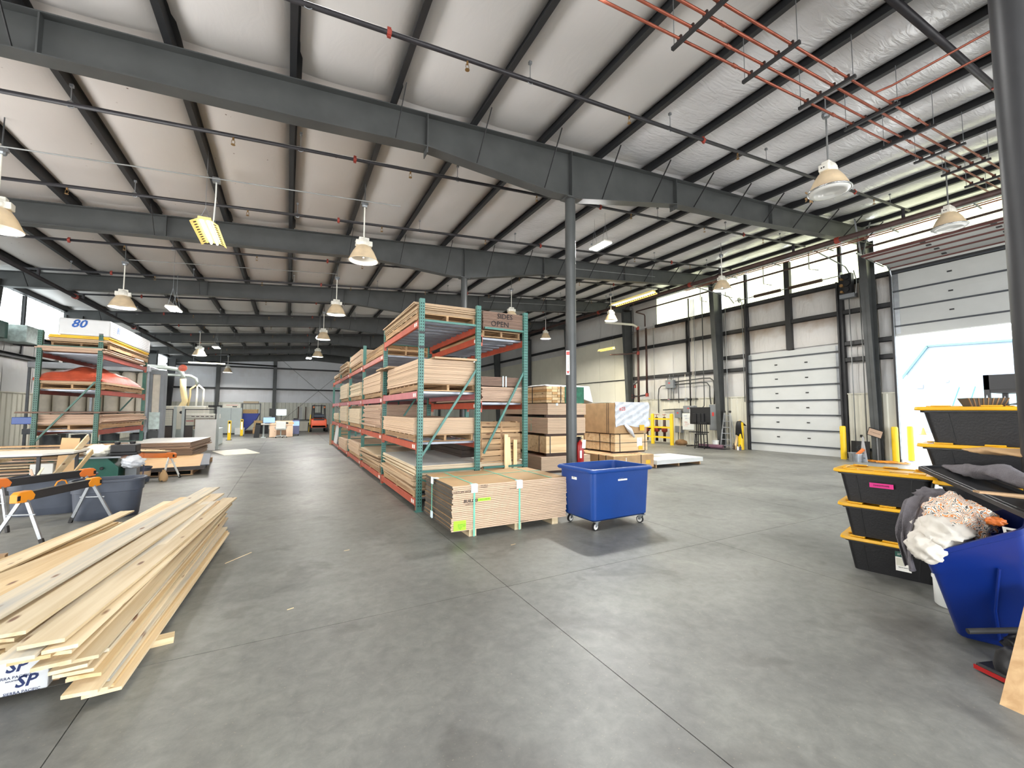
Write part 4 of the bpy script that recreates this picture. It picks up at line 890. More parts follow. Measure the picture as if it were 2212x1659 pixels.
# leaning pallets and loose slats beside the racking upright
def leaning_pallet(lab, loc, rot):
    t = thing('leaning_pallet', lab, 'pallet', loc, rot, 'broken pallets leaning under the back racking')
    w, h = .78, 1.40
    for i in range(3): MB().box(-.02, .02, -.045, .045, 0, h).build('stringer', 'pallet_wood', t, loc=((i-1)*(w/2-.02), 0, 0), rot=(rnd(-.02, .02), rnd(-.02, .02), 0))
    for i in range(14): MB().box(-w/2, w/2, -.01, .01, -.042, .042).build('deck_board', 'pallet_wood_x', t, loc=(rnd(-.01, .01), -.055, .05+i*.1), rot=(0, rnd(-.03, .03), 0))
    return t
for i in range(4): leaning_pallet('broken wooden pallet leaning upright under the back racking, ' + ['front one', 'second one', 'third one', 'rear one'][i], (3.40+.02*i, 6.78+.12*i, 0), (-.04, 0, rnd(-.02, .02)))
for i, (x, a) in enumerate(((3.42, .03), (3.52, -.02), (3.60, .04))):
    o = MB().box(-.035, .035, -.012, .012, 0, 1.18-.05*i).build('loose_batten', 'pine_z', loc=(x, 6.58+.01*i, .0), rot=(-.08, a, 0)); tag(o, 'loose pale slat leaning on the broken pallets, ' + ['left one', 'middle one', 'right one'][i], 'slat', 'slats leaning on the pallets')
# ================================================================ LEFT RACK
lt = [[.2, 1.10, 2.06, 2.93]]
rack('green and rust-red pallet rack standing alone at the left', -5.1, -3.98, [13.5, 17.1], [3.42, 3.42], lt, 'green_rack_dark', 'beam_rust', 1)
LX0, LX1 = -5.12, -3.92
def lon(label, name, lv, h, n, m, y0=.1, y1=3.4, dz=0, pal=True, x0=LX0, x1=LX1, **k):
    z = lt[0][lv]+.012+dz
    if pal: pallet('pallet under ' + ' '.join(label.split()[:11]), x0+.03, x1-.03, 13.5+y0+.03, 13.5+y1-.03, z, nd=12); z += PH+.003
    return stack(name, label, 'boards', x0, x1, 13.5+y0, 13.5+y1, z, z+h, n, m, **k)
stack('sheet_stack', 'rosy sheets at the bottom of the pile on top of the left rack', 'boards', -5.1, -3.95, 13.5, 16.7, 2.95, 3.06, 4, 'board_rose', jit=.04)
pallet('pallet lowest on top of the left rack', -4.95, -3.9, 13.7, 16.9, 3.065, nd=12)
stack('sheet_stack', 'tan sheets in the middle of the pile on top of the left rack', 'boards', -4.95, -3.9, 13.52, 16.8, 3.19, 3.27, 3, 'board_tan', jit=.04)
stack('sheet_stack', 'yellow form boards in the pile on top of the left rack', 'boards', -4.93, -3.88, 13.5, 16.8, 3.275, 3.34, 2, 'yellow_board', jit=.02)
wp = thing('wrapped_bundle', 'white plastic-wrapped board bundle marked 80 in blue on top of the left rack', 'bundle', (-4.33, 15.1, 3.345))
MB().box(-.45, .47, -1.6, 1.75, .0, .40).build('wrap', 'plastic_white', wp, bevel=.04, seg=3)
for k in range(7): MB().box(.472, .478, -1.4, 1.6, .05+k*.05, .055+k*.05).build('sheet_edge', 'board_greyface', wp)
text('80', .26, 'ink_blue', wp, (-.1, -1.607, .27), FACE_NEGY, shear=.3, offset=.006); text('80', .22, 'ink_blue', wp, (.484, -1.1, .22), (R90, 0, R90), shear=.3)
stack('sheet_stack', 'boards under the orange wrapped load on the left rack', 'boards', LX0, LX1, 13.55, 16.7, 2.2, 2.26, 2, 'board_tan', jit=.03)
pallet('pallet under the orange wrapped load', -5.05, -3.95, 13.6, 16.7, 2.075, nd=12)
ow = thing('orange_bundle', 'orange film-wrapped load sagging on the middle shelf of the left rack', 'bundle', (-4.53, 15.1, 2.262))
def owf(u, v):
    x = -.62+1.2*u; y = -1.6+3.1*v; e = (math.sin(math.pi*u)**.45)*(math.sin(math.pi*v)**.28) if 0 < u < 1 and 0 < v < 1 else 0
    return (x, y, max(0, e)*(.40+.03*math.sin(u*14)+.025*math.sin(v*19+u*7)) + (0 if e else 0))
MB().grid(owf, 22, 30).box(-.6, .56, -1.58, 1.48, 0, .06).build('film', 'orange_film', ow, 'all')
text('Quality', .2, 'ink', ow, (.50, -.2, .12), (R90, 0, R90), shear=.1); text('TF', .16, 'ink', ow, (.46, -.95, .12), (R90, 0, R90))
lon('layered brown sheets and boards on the low shelf of the left rack', 'sheet_stack', 1, .24, 8, 'board_rose', jit=.06, rotj=.02)
stack('sheet_stack', 'long thin dark sheets overhanging left on the low shelf of the left rack', 'boards', -5.35, -3.92, 13.45, 16.9, 1.50, 1.54, 2, 'board_walnut', jit=.04)
lon('mixed boards lying on the bottom level of the left rack', 'sheet_stack', 0, .36, 9, 'board_tan', pal=False, jit=.08, rotj=.02, y0=.05, y1=3.3)
bb = MB().box(0, .35, 0, .3, 0, .16).build('blue_box', 'cart_blue', loc=(-5.42, 13.52, 1.255), bevel=.01); tag(bb, 'blue plastic box at the left end of the low shelf of the left rack', 'box')
# ================================================================ STRAPPED BUNDLE BY THE CART
X0, X1, Y0, Y1 = 1.83, 3.56, 5.02, 6.16
sb = thing('board_bundle', 'big bundle of pinkish boards strapped in green beside the blue cart', 'boards', ((X0+X1)/2, (Y0+Y1)/2, 0))
w, d = X1-X0, Y1-Y0; n = 24; z0, z1 = .095, .655; h = (z1-z0)/n
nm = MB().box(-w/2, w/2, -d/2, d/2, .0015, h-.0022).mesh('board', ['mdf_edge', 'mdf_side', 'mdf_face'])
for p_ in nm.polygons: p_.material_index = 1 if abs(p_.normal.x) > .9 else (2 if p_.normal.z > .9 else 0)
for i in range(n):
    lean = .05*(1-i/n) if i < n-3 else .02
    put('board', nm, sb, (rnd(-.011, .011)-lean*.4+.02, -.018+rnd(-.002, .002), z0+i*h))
for x in (-.56, 0.1, .70): MB().box(x-.05, x+.05, -d/2+.02, d/2-.02, 0, z0-.003).build('runner', 'pine', sb)
for x in (-.56, .10):
    for y in (-d/2-.022, ):
        MB().box(x-.012, x+.012, y-.003, y+.0, .0+.01, z1+.003).box(x-.012, x+.012, y, d/2, z1+.001, z1+.004).build('strap', 'strap_green', sb)
        MB().box(x-.045, x+.045, y-.006, y+.05, z1-.0, z1+.007).box(x-.045, x+.045, y-.007, y-.002, z1-.10, z1+.004).build('edge_protector', 'cap_white', sb)
MB().box(.62, .64, -d/2, d/2, z1+.001, z1+.004).build('strap', 'strap_green', sb)
ye = .12
MB().box(-w/2-.03, -w/2-.026, ye-.012, ye+.012, z0+.02, z1+.002).box(-w/2-.02, w/2, ye-.008, ye+.008, z1+.001, z1+.004).build('strap', 'strap_green', sb)
for z in (z1-.07, z0+.03): MB().box(-w/2-.034, -w/2-.02, ye-.035, ye+.035, z, z+.09).build('edge_protector', 'cap_white', sb)
MB().box(-w/2-.005, -w/2+.06, ye-.04, ye+.04, z1, z1+.007).build('edge_protector', 'cap_white', sb)
yf = -d/2-.0225
MB().box(-.835, -.67, yf-.002, yf, .105, .225).build('green_note', 'green_note', sb)
for i, (s_, z) in enumerate((('EDGEWOOD', .175), ('3/4 5x10 MDF', .155), ('10/5/21', .137), ('24', .120))): text(s_, .018, 'ink', sb, (-.75+(.02 if i < 2 else 0), yf-.003, z), FACE_NEGY, shear=.2)
MB().box(-.51, -.33, yf-.002, yf, .44, .478).build('paper_label', 'green_note', sb)
text('10-21214 4 8', .026, 'ink', sb, (-.42, yf-.003, .459), FACE_NEGY)
text('BUILDER', .055, 'ink', sb, (-.60, yf-.001, .455), FACE_NEGY, shear=.15, offset=.001); text('2-MV-1-Rw', .03, 'ink', sb, (-.61, yf-.001, .415), FACE_NEGY)
text('CUSTOM WOOD', .04, 'ink', sb, (-.71, yf-.001, .575), FACE_NEGY, shear=.15); text('ASY DFR 41', .02, 'ink', sb, (-.42, yf-.001, .635), FACE_NEGY); text('U1/19 AW1', .02, 'ink', sb, (-.42, yf-.001, .612), FACE_NEGY)
text('M. WARE 9-1-19', .022, 'ink', sb, (.16, yf-.001, .115), FACE_NEGY); text('0001/24 MDF', .018, 'ink', sb, (.0, yf-.001, .56), FACE_NEGY)
MB().bar((-.66, yf-.0005, .60), (-.59, yf-.0005, .60), .001, .003, (0, 1, 0)).bar((-.59, yf-.0005, .60), (-.6, yf-.0005, .555), .003, .001, (0, 1, 0)).build('marker_line', 'ink', sb)
# ================================================================ BLUE CART
ct = thing('blue_cart', 'blue plastic box truck cart on grey casters in the middle of the floor', 'cart', (4.10, 4.80, 0), .03)
def rrect(a, b, r, z, n=5, ox=0, oy=0):
    P = []
    for cx_, cy_, s in ((a/2-r, b/2-r, 0), (-a/2+r, b/2-r, 90), (-a/2+r, -b/2+r, 180), (a/2-r, -b/2+r, 270)):
        for k in range(n+1):
            t = math.radians(s+90*k/n); P.append((cx_+r*math.cos(t)+ox, cy_+r*math.sin(t)+oy, z))
    return P
def loft(rings, mi=None, close=True):
    n = len(rings[0]); b = MB(); vs = [p for r_ in rings for p in r_]; fs = []
    for i in range(len(rings)-1):
        for k in range(n): fs.append((i*n+k, i*n+(k+1) % n, (i+1)*n+(k+1) % n, (i+1)*n+k))
    if close: fs += [tuple(reversed(range(n))), tuple((len(rings)-1)*n+k for k in range(n))]
    return b.add(vs, fs)
BW, BD = 1.02, .68
loft([rrect(BW-.06, BD-.06, .05, .125), rrect(BW, BD, .07, .15), rrect(BW+.05, BD+.06, .07, .765), rrect(BW+.13, BD+.14, .09, .77), rrect(BW+.15, BD+.16, .1, .785), rrect(BW+.15, BD+.16, .1, .80), rrect(BW+.11, BD+.12, .09, .82), rrect(BW+.03, BD+.04, .06, .822), rrect(BW+.0, BD+.01, .06, .80), rrect(BW-.03, BD-.03, .05, .17)]).build('tub', 'cart_blue', ct, 45)
def label_plate(x0, x1, txt, loc, rot):
    o = MB().box(x0, x1, -.0, .002, -.026, .026).build('label_plate', 'sticker', ct, loc=loc, rot=rot); text(txt, .034, 'box_grey', o, (x0*.3, -.0015, 0), FACE_NEGY, sp=1.3)
label_plate(-.085, .085, 'CNC', (.0, -BD/2-.025, .67), (-.04, 0, 0))
label_plate(-.055, .055, 'CNC', (-BW/2-.022, .03, .67), (-.04, 0, -R90))
def caster(x, y, a):
    c = thing('caster', None, None, (x, y, 0), a); c.parent = ct
    MB().tube([(0, -.015, .05), (0, .015, .05)], .05, 18).build('tyre', 'rubber', c, 50); MB().tube([(0, -.0165, .05), (0, .0165, .05)], .038, 18).build('wheel', 'sticker', c, 50)
    MB().hexa([(-.018, -.024, .045), (.018, -.024, .045), (.018, -.020, .045), (-.018, -.020, .045)], [(-.01, -.024, .115), (.05, -.024, .115), (.05, -.020, .115), (-.01, -.020, .115)]).hexa([(-.018, .020, .045), (.018, .020, .045), (.018, .024, .045), (-.018, .024, .045)], [(-.01, .020, .115), (.05, .020, .115), (.05, .024, .115), (-.01, .024, .115)]).box(-.02, .07, -.035, .035, .112, .127).build('fork', 'chrome', c)
for x, y, a in ((-.42, -.27, .1), (.42, -.27, -1.3), (-.42, .27, .2), (.42, .27, .4)): caster(x, y, a)
# ================================================================ COLUMN SIGN + EXTINGUISHER
MB_ = MB()
sg = thing('column_sign', 'narrow white and red extinguisher arrow sign on the round column', 'sign', (4.655, 6.455, 2.28), (0, 0, math.radians(-28)))
MB().box(-.035, .035, -.002, .002, .0, .46).build('plate', 'sticker', sg)
for z, s_ in ((.55, 'FIRE'), (.0, '')):
    pass
MB().box(-.03, .03, -.003, -.002, .38, .44).build('red_patch', 'red_ink', sg); text('F I R E', .02, 'sticker', sg, (0, -.0035, .41), FACE_NEGY)
text('EXTINGUISHER', .034, 'red_ink', sg, (0, -.003, .22), (R90, 0, 0, )[:3] if False else (R90, R90, 0), sp=.9)
MB().prism([(-.03, .07), (.03, .07), (0, .015)], 'y', -.0035, -.002).build('arrow', 'red_ink', sg)
def extinguisher(lab, loc, h=.45, r=.075):
    t = thing('fire_extinguisher', lab, 'extinguisher', loc)
    MB().lathe([(r*.9, 0), (r, .02), (r, h*.78), (r*.8, h*.88), (r*.3, h*.95), (r*.25, h)], 18).build('cylinder', 'red', t, 50)
    MB().box(-.02, .02, -.05, .09, h+.02, h+.035).box(-.02, .02, -.04, .06, h+.05, h+.062).tube([(0, 0, h-.02), (0, 0, h+.05)], .018, 8).build('valve', 'black', t)
    MB().tube([(0, .05, h+.02), (.05, .08, h), (.06, .04, h*.6), (.055, .02, h*.2)], .01, 6).build('hose', 'rubber', t)
    return t
fe = extinguisher('red fire extinguisher with inspection tag on the round column behind the cart', (4.90, 6.42, .60), .45, .07)
MB().box(-.05, .03, -.082, -.079, .30, .46).build('tag', 'sticker', fe, rot=(0, .1, 0)); MB().box(-.065, -.02, -.08, -.077, .12, .26).build('label', 'sticker', fe)
MB().box(-.06, -.0, .03, .06, .2, .5).build('bracket', 'black', fe)
# ================================================================ TOTES
def tote(lab, loc, rz, lid=True, grp='black totes with yellow lids', w=.78, d=.52, h=.345, seams=True):
    t = thing('tote', lab, 'tote', loc, rz, grp)
    a, b = w-.08, d-.08
    loft([rrect(a*.84, b*.82, .04, 0), rrect(a*.85, b*.83, .04, .02), rrect(a*.97, b*.97, .05, h*.80), rrect(a+.02, b+.02, .05, h*.81), rrect(a+.02, b+.02, .05, h*.9), rrect(a-.01, b-.01, .05, h*.9)]).build('tub', 'black_plastic', t, 40)
    for x in (-a*.3, a*.3):
        for s in (-1, 1): MB().bar((x*.88, s*b*.83/2, .02), (x, s*b*.97/2+.0, h*.8), .012, .008, (0, 1, 0)).build('rib', 'black_plastic', t)
    for s in (-1, 1): MB().bar((s*a*.85/2, 0, .02), (s*a*.97/2, 0, h*.8), .008, .012, (1, 0, 0)).build('rib', 'black_plastic', t)
    if lid:
        l = loft([rrect(w, d, .06, h*.86), rrect(w+.012, d+.012, .06, h*.88), rrect(w, d, .06, h*.95), rrect(w-.05, d-.05, .05, h*.955), rrect(w-.10, d-.10, .05, h*.925)]).build('lid', 'yellow_lid', t, 40)
        for x in (-w*.32, 0, w*.32):
            for s in (-1, 1): MB().box(x-.06, x+.06, s*(d/2-.05)-.025, s*(d/2-.05)+.025, h*.955, h*.99).build('lid_lug', 'yellow_lid', l, bevel=.004, seg=1)
        for s in (-1, 1): MB().box(s*(w/2-.06)-.02, s*(w/2-.06)+.02, -.09, .09, h*.955, h*.985).build('lid_lug', 'yellow_lid', l, bevel=.004, seg=1)
        MB().box(-w*.25, w*.25, -d*.2, d*.2, h*.925, h*.94).build('lid_panel', 'yellow_lid', l, bevel=.006, seg=1)
    return t
TH = .345
ax, ay, aa = 5.40, 1.98, math.radians(-77)
for k, lab in enumerate(('bottom tote of the near stack with a green and white product label', 'middle tote of the near stack, black with yellow lid', 'top tote of the near stack with a pink sticker')):
    rz = aa + (.0, .02, -.03)[k]; t = tote(lab, (ax+(.03, .0, -.02)[k], ay+(0, .0, .01)[k], k*TH*.99), rz)
    if k == 0:
        MB().box(.03, .14, -.222, -.219, .08, .26).build('product_label', 'sticker', t, rot=(-.0, 0, 0)); MB().box(.03, .14, -.2235, -.2225, .21, .26).build('product_label_top', 'tool_green', t); MB().box(.035, .10, -.2235, -.2225, .13, .20).build('product_label_green', 'wain', t)
        text('27 GAL', .025, 'sticker', t, (.085, -.2245, .235), FACE_NEGY); text('HEAVY DUTY', .012, 'ink', t, (.085, -.2245, .115), FACE_NEGY); MB().box(.1, .135, -.2245, -.2235, .15, .17).build('barcode', 'ink', t)
    if k == 2:
        MB().box(-.10, .08, -.233, -.230, .17, .215).build('pink_sticker', 'pink_sticker', t); text('HARDWARE', .022, 'ink', t, (-.01, -.2345, .193), FACE_NEGY)
# taller stack to the right of it
for k in range(5):
    z = k*TH*.99 if k < 4 else 3.985*TH; last = k == 4
    t = tote(['tote at the very bottom of the tall right stack', 'second tote up in the tall right stack', 'tote with its lid corner showing above the towels', 'large tote second from the top of the tall right stack', 'topmost large tote of the tall right stack against the daylight'][k], (5.43+(0.0, 0.0, 0, -.02, -.06)[k], 1.22+(0, 0, 0, 0, -.02)[k], k*TH*.955), math.radians(-80)+.03*k*0 + (.0, .0, .0, -.03, -.10)[k], w=.95 if k > 2 else .8, d=.58 if k > 2 else .52, h=TH)
bxn = thing('wicker_box', 'small grey ribbed basket on the topmost tote lid', 'basket', (5.33, 1.28, 5*TH*.955+.0), -.9)
MB().taper(0, 0, 0, .075, .20, .13, .26, .17).build('basket_body', 'mdf_side', bxn)
for k in range(9): MB().bar((-.10+.025*k, -.066, 0), (-.13+.032*k, -.088, .075), .006, .006).build('rib', 'kraft_dark', bxn)
cw = MB().grid(lambda u, v: (-.16+.34*u, -.1+.2*v, .012+.035*math.sin(math.pi*u)*math.sin(math.pi*v)+.006*math.sin(u*9)), 10, 8).build('rag', 'towel_grey', loc=(5.28, 1.02, 5*TH*.955), rot=(0, 0, .3), smooth='all'); tag(cw, 'folded grey cloth lying on the topmost tote lid', 'cloth')
def slab_cloth(lab, m, pts, wdt, thick, name='canvas_bag', seed=0):
    """crumpled cloth roll following a path of points, flattened"""
    rr = random.Random(seed); P = [Vector(p) for p in pts]; n = 20; ring = 14; rings = []
    for i in range(n+1):
        f = i/n*(len(P)-1); k = min(int(f), len(P)-2); p = P[k].lerp(P[k+1], f-k); dd = (P[k+1]-P[k]).normalized(); s = dd.cross(Vector((0, 0, 1))).normalized(); u = s.cross(dd)
        e = max(.15, math.sin(math.pi*min(.97, max(.03, i/n)))**.35); rg = []
        for j in range(ring):
            a = 2*math.pi*j/ring; wob = 1+.16*math.sin(3*a+i*.7)+.1*rr.uniform(-1, 1)
            rg.append(p+s*math.cos(a)*wdt*e*wob+u*math.sin(a)*thick*e*wob)
        rings.append(rg)
    return tag(loft(rings).build(name, m, None, 'all'), lab, 'cloth')
slab_cloth('folded tan canvas bag sticking out between the two upper totes', 'kraft', [(5.0, 1.30, 1.29), (4.86, 1.05, 1.30), (4.75, .75, 1.285)], .13, .028, seed=3)
# steel shelf behind
ss = thing('steel_shelf', 'dark slotted-angle steel shelf unit behind the tall tote stack', 'shelf', (6.3, .0, 0))
MB().box(0, .6, -.6, 1.5, 1.83, 1.98).box(.01, .59, -.59, 1.49, 1.80, 1.84).build('shelf_board', 'purlin_grey', ss); MB().box(0, .6, -.6, 1.5, .9, .95).build('shelf_board', 'purlin_grey', ss)
for x, y in ((.02, 1.48), (.58, 1.48), (.02, -.58), (.58, -.58)):
    q = MB().box(x-.02, x+.02, y-.02, y+.02, 0, 1.98).build('post', 'steel_dark', ss)
    for z in [1.1+.09*i for i in range(8)]: MB().prism([(y-.012, z), (y+.012, z), (y, z+.05)], 'x', x-.0215, x-.0195).build('slot', 'galv', q)
# ================================================================ BLUE BIN AND WHAT IS IN IT
bn = thing('blue_bin', 'tall blue tilt-cart bin overflowing with rags at the right edge', 'bin', (0, 0, 0))
# blue roll-out bin (rim rises towards the wheels)
b0 = [(4.20, 1.20, .03), (4.33, .86, .03), (4.60, .93, .03), (4.60, 1.36, .03)]
t0 = [(3.93, 1.27, .62), (4.07, .84, .88), (4.63, .92, .96), (4.64, 1.46, .68)]
def quadring(q, k=1.0, dz=0, seg=5):
    c = sum((Vector(p) for p in q), Vector())/4; P = []
    for i in range(4):
        a, b, p = Vector(q[i-1]), Vector(q[(i+1) % 4]), Vector(q[i]); e0 = p+(a-p)*.10; e1 = p+(b-p)*.10
        for j in range(seg+1):
            t = j/seg; P.append(((e0*(1-t)**2+p*2*t*(1-t)+e1*t*t)-c)*k+c+Vector((0, 0, dz)))
    return P
mix = lambda t: [tuple(Vector(a).lerp(Vector(b), t)) for a, b in zip(b0, t0)]
loft([quadring(b0, .93), quadring(mix(.03), 1), quadring(mix(.74)), quadring(mix(.755), 1.035), quadring(mix(.95), 1.035), quadring(mix(.955), 1.06), quadring(mix(1.0), 1.06), quadring(mix(1.0), .97), quadring(mix(.5), .93)]).build('tub', 'bin_blue', bn, 40)
MB().tube([Vector(mix(.06)[0]).lerp(Vector(mix(.06)[1]), .55)+Vector((-.012, -.0, 0)), Vector(mix(.35)[0]).lerp(Vector(mix(.35)[1]), .58)+Vector((-.012, 0, 0)), Vector(mix(.72)[0]).lerp(Vector(mix(.72)[1]), .72)+Vector((-.012, 0, 0))], .008, 6).build('moulded_rib', 'bin_blue', bn)
wh = MB().tube([(0, -.03, 0), (0, .03, 0)], .12, 20).build('wheel', 'rubber', bn, 50, loc=(4.36, .83, .125))
MB().tube([(0, -.035, 0), (0, .035, 0)], .06, 14).build('hub', 'black_plastic', wh, 50)
o = MB().box(-.001, .001, -.035, .035, -.03, .03).build('barcode_label', 'sticker', bn, loc=(4.095, .90, .835), rot=(0, -.25, -.25)); MB().box(-.002, -.001, -.018, .018, -.018, .015).build('barcode', 'ink', o)
o = MB().box(-.001, .001, -.02, .02, -.04, .04).build('green_label', 'green_note', bn, loc=(4.145, .865, .66), rot=(0, -.25, -.3))
# heap of rags
rw = bpy.data.materials.new('rag_pattern'); rw.use_nodes = True; nt = rw.node_tree; N, L = nt.nodes, nt.links
tc = N.new('ShaderNodeTexCoord'); wv = N.new('ShaderNodeTexWave'); wv.inputs['Scale'].default_value = 13; wv.inputs['Distortion'].default_value = 16; wv.inputs['Detail'].default_value = 3; wv.inputs['Detail Scale'].default_value = 1.3
L.new(tc.outputs['Object'], wv.inputs['Vector']); cr = N.new('ShaderNodeValToRGB'); L.new(wv.outputs[0], cr.inputs[0])
cr.color_ramp.elements[0].position = .0; cr.color_ramp.elements[0].color = (*G(28, 30, 38), 1); cr.color_ramp.elements[1].position = .24; cr.color_ramp.elements[1].color = (*G(232, 226, 214), 1)
e = cr.color_ramp.elements.new(.80); e.color = (*G(232, 226, 214), 1); e = cr.color_ramp.elements.new(.92); e.color = (*G(208, 128, 62), 1)
L.new(cr.outputs[0], N['Principled BSDF'].inputs['Base Color']); N['Principled BSDF'].inputs['Roughness'].default_value = .9; MATS['rag_pattern'] = rw
def crumple(lab, name, m, c, r, seed=1, amp=.16, flat=.0, rz=0, cat='rag', sub=3):
    """crumpled cloth lump: folded ridges on a squashed ball"""
    bm = bmesh.new(); bmesh.ops.create_icosphere(bm, subdivisions=sub+1, radius=1); rr = random.Random(seed)
    W_ = [(Vector((rr.uniform(-1, 1), rr.uniform(-1, 1), rr.uniform(-1, 1))).normalized(), rr.uniform(3, 8), rr.uniform(0, 6)) for _ in range(9)]
    for v in bm.verts:
        p = v.co.copy(); s = 0
        for d_, f_, ph in W_: s += (1-abs(math.sin(f_*p.dot(d_)+ph+1.3*p.z)))**2
        k = 1+amp*(s/9*3-1); v.co = Vector((p.x*r[0]*k, p.y*r[1]*k, max(-flat*r[2], p.z)*r[2]*k if flat else p.z*r[2]*k))
    me = bpy.data.meshes.new(name); bm.to_mesh(me); bm.free(); me.materials.append(MATS[m]); me.polygons.foreach_set('use_smooth', [True]*len(me.polygons))
    return tag(put(name, me, None, c, rz), lab, cat)
crumple('crumpled patterned cloth heaped in the blue bin', 'patterned_rag', 'rag_pattern', (4.30, 1.22, .83), (.27, .22, .17), 4, .30, rz=.4)
crumple('soiled white cloth bunched over the rim of the blue bin', 'white_rag', 'rag_white', (4.10, 1.22, .76), (.20, .16, .13), 7, .30, rz=.2)
crumple('white rag lump spilling down the front corner of the blue bin', 'white_rag', 'rag_white', (3.97, 1.27, .66), (.10, .11, .11), 9, .26)
crumple('scrap of orange sponge at the rim of the blue bin', 'orange_scrap', 'orange_paint', (4.13, .97, .885), (.06, .05, .03), 3, .3)
def sheetcloth(lab, name, m, rows, nu=34, nv=22, fold=.02, seed=0, th=.006, cat='towel'):
    """draped cloth: a grid through rows of 3D points with folds"""
    rr = random.Random(seed)
    R_ = [[Vector(p) for p in r_] for r_ in rows]; nr, nc = len(R_), len(R_[0])
    def cat1(P, t):
        f = t*(len(P)-1); i = min(int(f), len(P)-2); u = f-i; p0, p1, p2, p3 = P[max(i-1, 0)], P[i], P[i+1], P[min(i+2, len(P)-1)]
        return .5*((2*p1)+(p2-p0)*u+(2*p0-5*p1+4*p2-p3)*u*u+(3*p1-p0-3*p2+p3)*u**3)
    def fn(u, v):
        p = cat1([cat1(r_, v) for r_ in R_], u)
        return p+Vector((math.sin(v*17+u*4+seed)*fold, math.cos(v*13-u*3+seed)*fold*.6, math.sin(u*11+v*9)*fold*.6))
    o = MB().grid(fn, nu, nv).build(name, m, None, 'all'); md = o.modifiers.new('thick', 'SOLIDIFY'); md.thickness = th
    return tag(o, lab, cat)
sheetcloth('grey towel hanging down outside the blue bin over the totes', 'grey_towel', 'towel_grey', [
    [(4.62, 1.50, .86), (4.50, 1.44, .93), (4.40, 1.33, .95)],
    [(4.36, 1.50, .90), (4.28, 1.42, .95), (4.20, 1.33, .90)],
    [(4.14, 1.45, .86), (4.10, 1.40, .86), (4.04, 1.33, .80)],
    [(4.06, 1.45, .72), (4.03, 1.40, .70), (3.97, 1.34, .68)],
    [(4.06, 1.43, .60), (4.02, 1.395, .58), (3.97, 1.35, .57)],
    [(4.06, 1.41, .48), (4.04, 1.385, .46), (4.0, 1.355, .47)]], fold=.022, seed=2)
crumple('folded grey towel bunched behind the patterned cloth', 'grey_towel', 'towel_grey', (4.62, 1.42, .92), (.14, .12, .07), 5, .25)
# long grey lid laid across, and towel on it
def frame_slab():
    t = thing('plastic_cover', 'long dark grey plastic lid lying across the bin and the tote stack', 'lid', (0, 0, 0))
    a, b = Vector((5.02, 1.62, 1.075)), Vector((3.70, .60, .92)); d_ = (b-a).normalized(); s = d_.cross(Vector((0, 0, 1))).normalized()*-1
    if s.x < 0: s = -s
    wv_ = s*.22+Vector((0, 0, .03))
    q = lambda p, z: p+Vector((0, 0, z))
    MB().hexa([a, b, b+wv_, a+wv_], [q(a, .02), q(b, .02), q(b+wv_, .02), q(a+wv_, .02)]).build('plate', 'steel_dark', t)
    for e0, e1 in ((a, b), (a+wv_*.12, b+wv_*.12), (a+wv_, b+wv_), (a, a+wv_)): MB().bar(q(e0, .022), q(e1, .022), .022, .035).build('rim_ridge', 'purlin_grey', t, bevel=.004, seg=1)
frame_slab()
slab_cloth('purple-grey towel rolled along the top of the long grey lid', 'towel_grey', [(5.02, 1.44, 1.13), (4.82, 1.28, 1.135), (4.62, 1.14, 1.15), (4.50, 1.02, 1.18), (4.33, .86, 1.14), (4.15, .68, 1.12)], .08, .05, name='grey_towel', seed=5)
for i in range(4):
    o = MB().box(-.03, .03, 0, .45, 0, .012).build('wood_offcut', 'pallet_wood', loc=(4.42-.05*i, .50+.06*i, 1.02+.012*i), rot=(.05, 0, .45+.1*i)); tag(o, 'brown wood offcut lying among rags at right edge, ' + ['lowest', 'second', 'third', 'top'][i], 'offcut', 'brown wood offcuts')
# white tubs
for k in range(2):
    t = thing('white_tub', ['lower white plastic tub behind the blue bin', 'upper white plastic tub, stacked, behind the blue bin'][k], 'tub', (4.90, 1.41, k*.235), group='white tubs'); MB().lathe([(.11, 0), (.12, .01), (.125, .21), (.132, .215), (.132, .232), (.12, .234)], 24).build('tub_body', 'white_paint', t, 50)
# black floor tool with red strip
tl = thing('floor_sander', 'black floor tool with red strip on the floor by the blue bin', 'tool', (3.90, .97, 0), -1.9)
MB().box(-.03, .24, -.09, .09, .015, .05).build('sole_plate', 'black_plastic', tl, bevel=.012); MB().box(-.035, .245, -.095, -.085, .01, .035).build('red_strip', 'red', tl)
MB().lathe([(.08, .05), (.085, .08), (.07, .15), (.04, .18), (.03, .19)], 16, c=(.10, 0, 0)).build('motor', 'black_plastic', tl, 50); MB().tube([(.18, .04, .1), (.26, .08, .13), (.28, .0, .2)], .03, 10).build('elbow', 'rubber', tl, 'all')
tb = MB().tube([(3.86, 1.06, .21), (4.10, .86, .25)], .017, 10).build('black_tube', 'rubber'); tag(tb, 'short black tube sticking out above the floor tool', 'tube')
crumple('crumpled black bag between the wheel and the floor tool', 'black_bag', 'black', (4.10, .88, .12), (.09, .09, .11), 12, .3)
pr = MB().hexa([(3.50, .855, 0), (3.53, .855, -.0), (3.46, .30, 0), (3.43, .30, 0)], [(4.12, .845, .52), (4.15, .845, .50), (4.08, .29, .50), (4.05, .29, .52)]).build('leaning_plank', 'plank_right'); tag(pr, 'wide light wood panel leaning at the lower right corner', 'board')
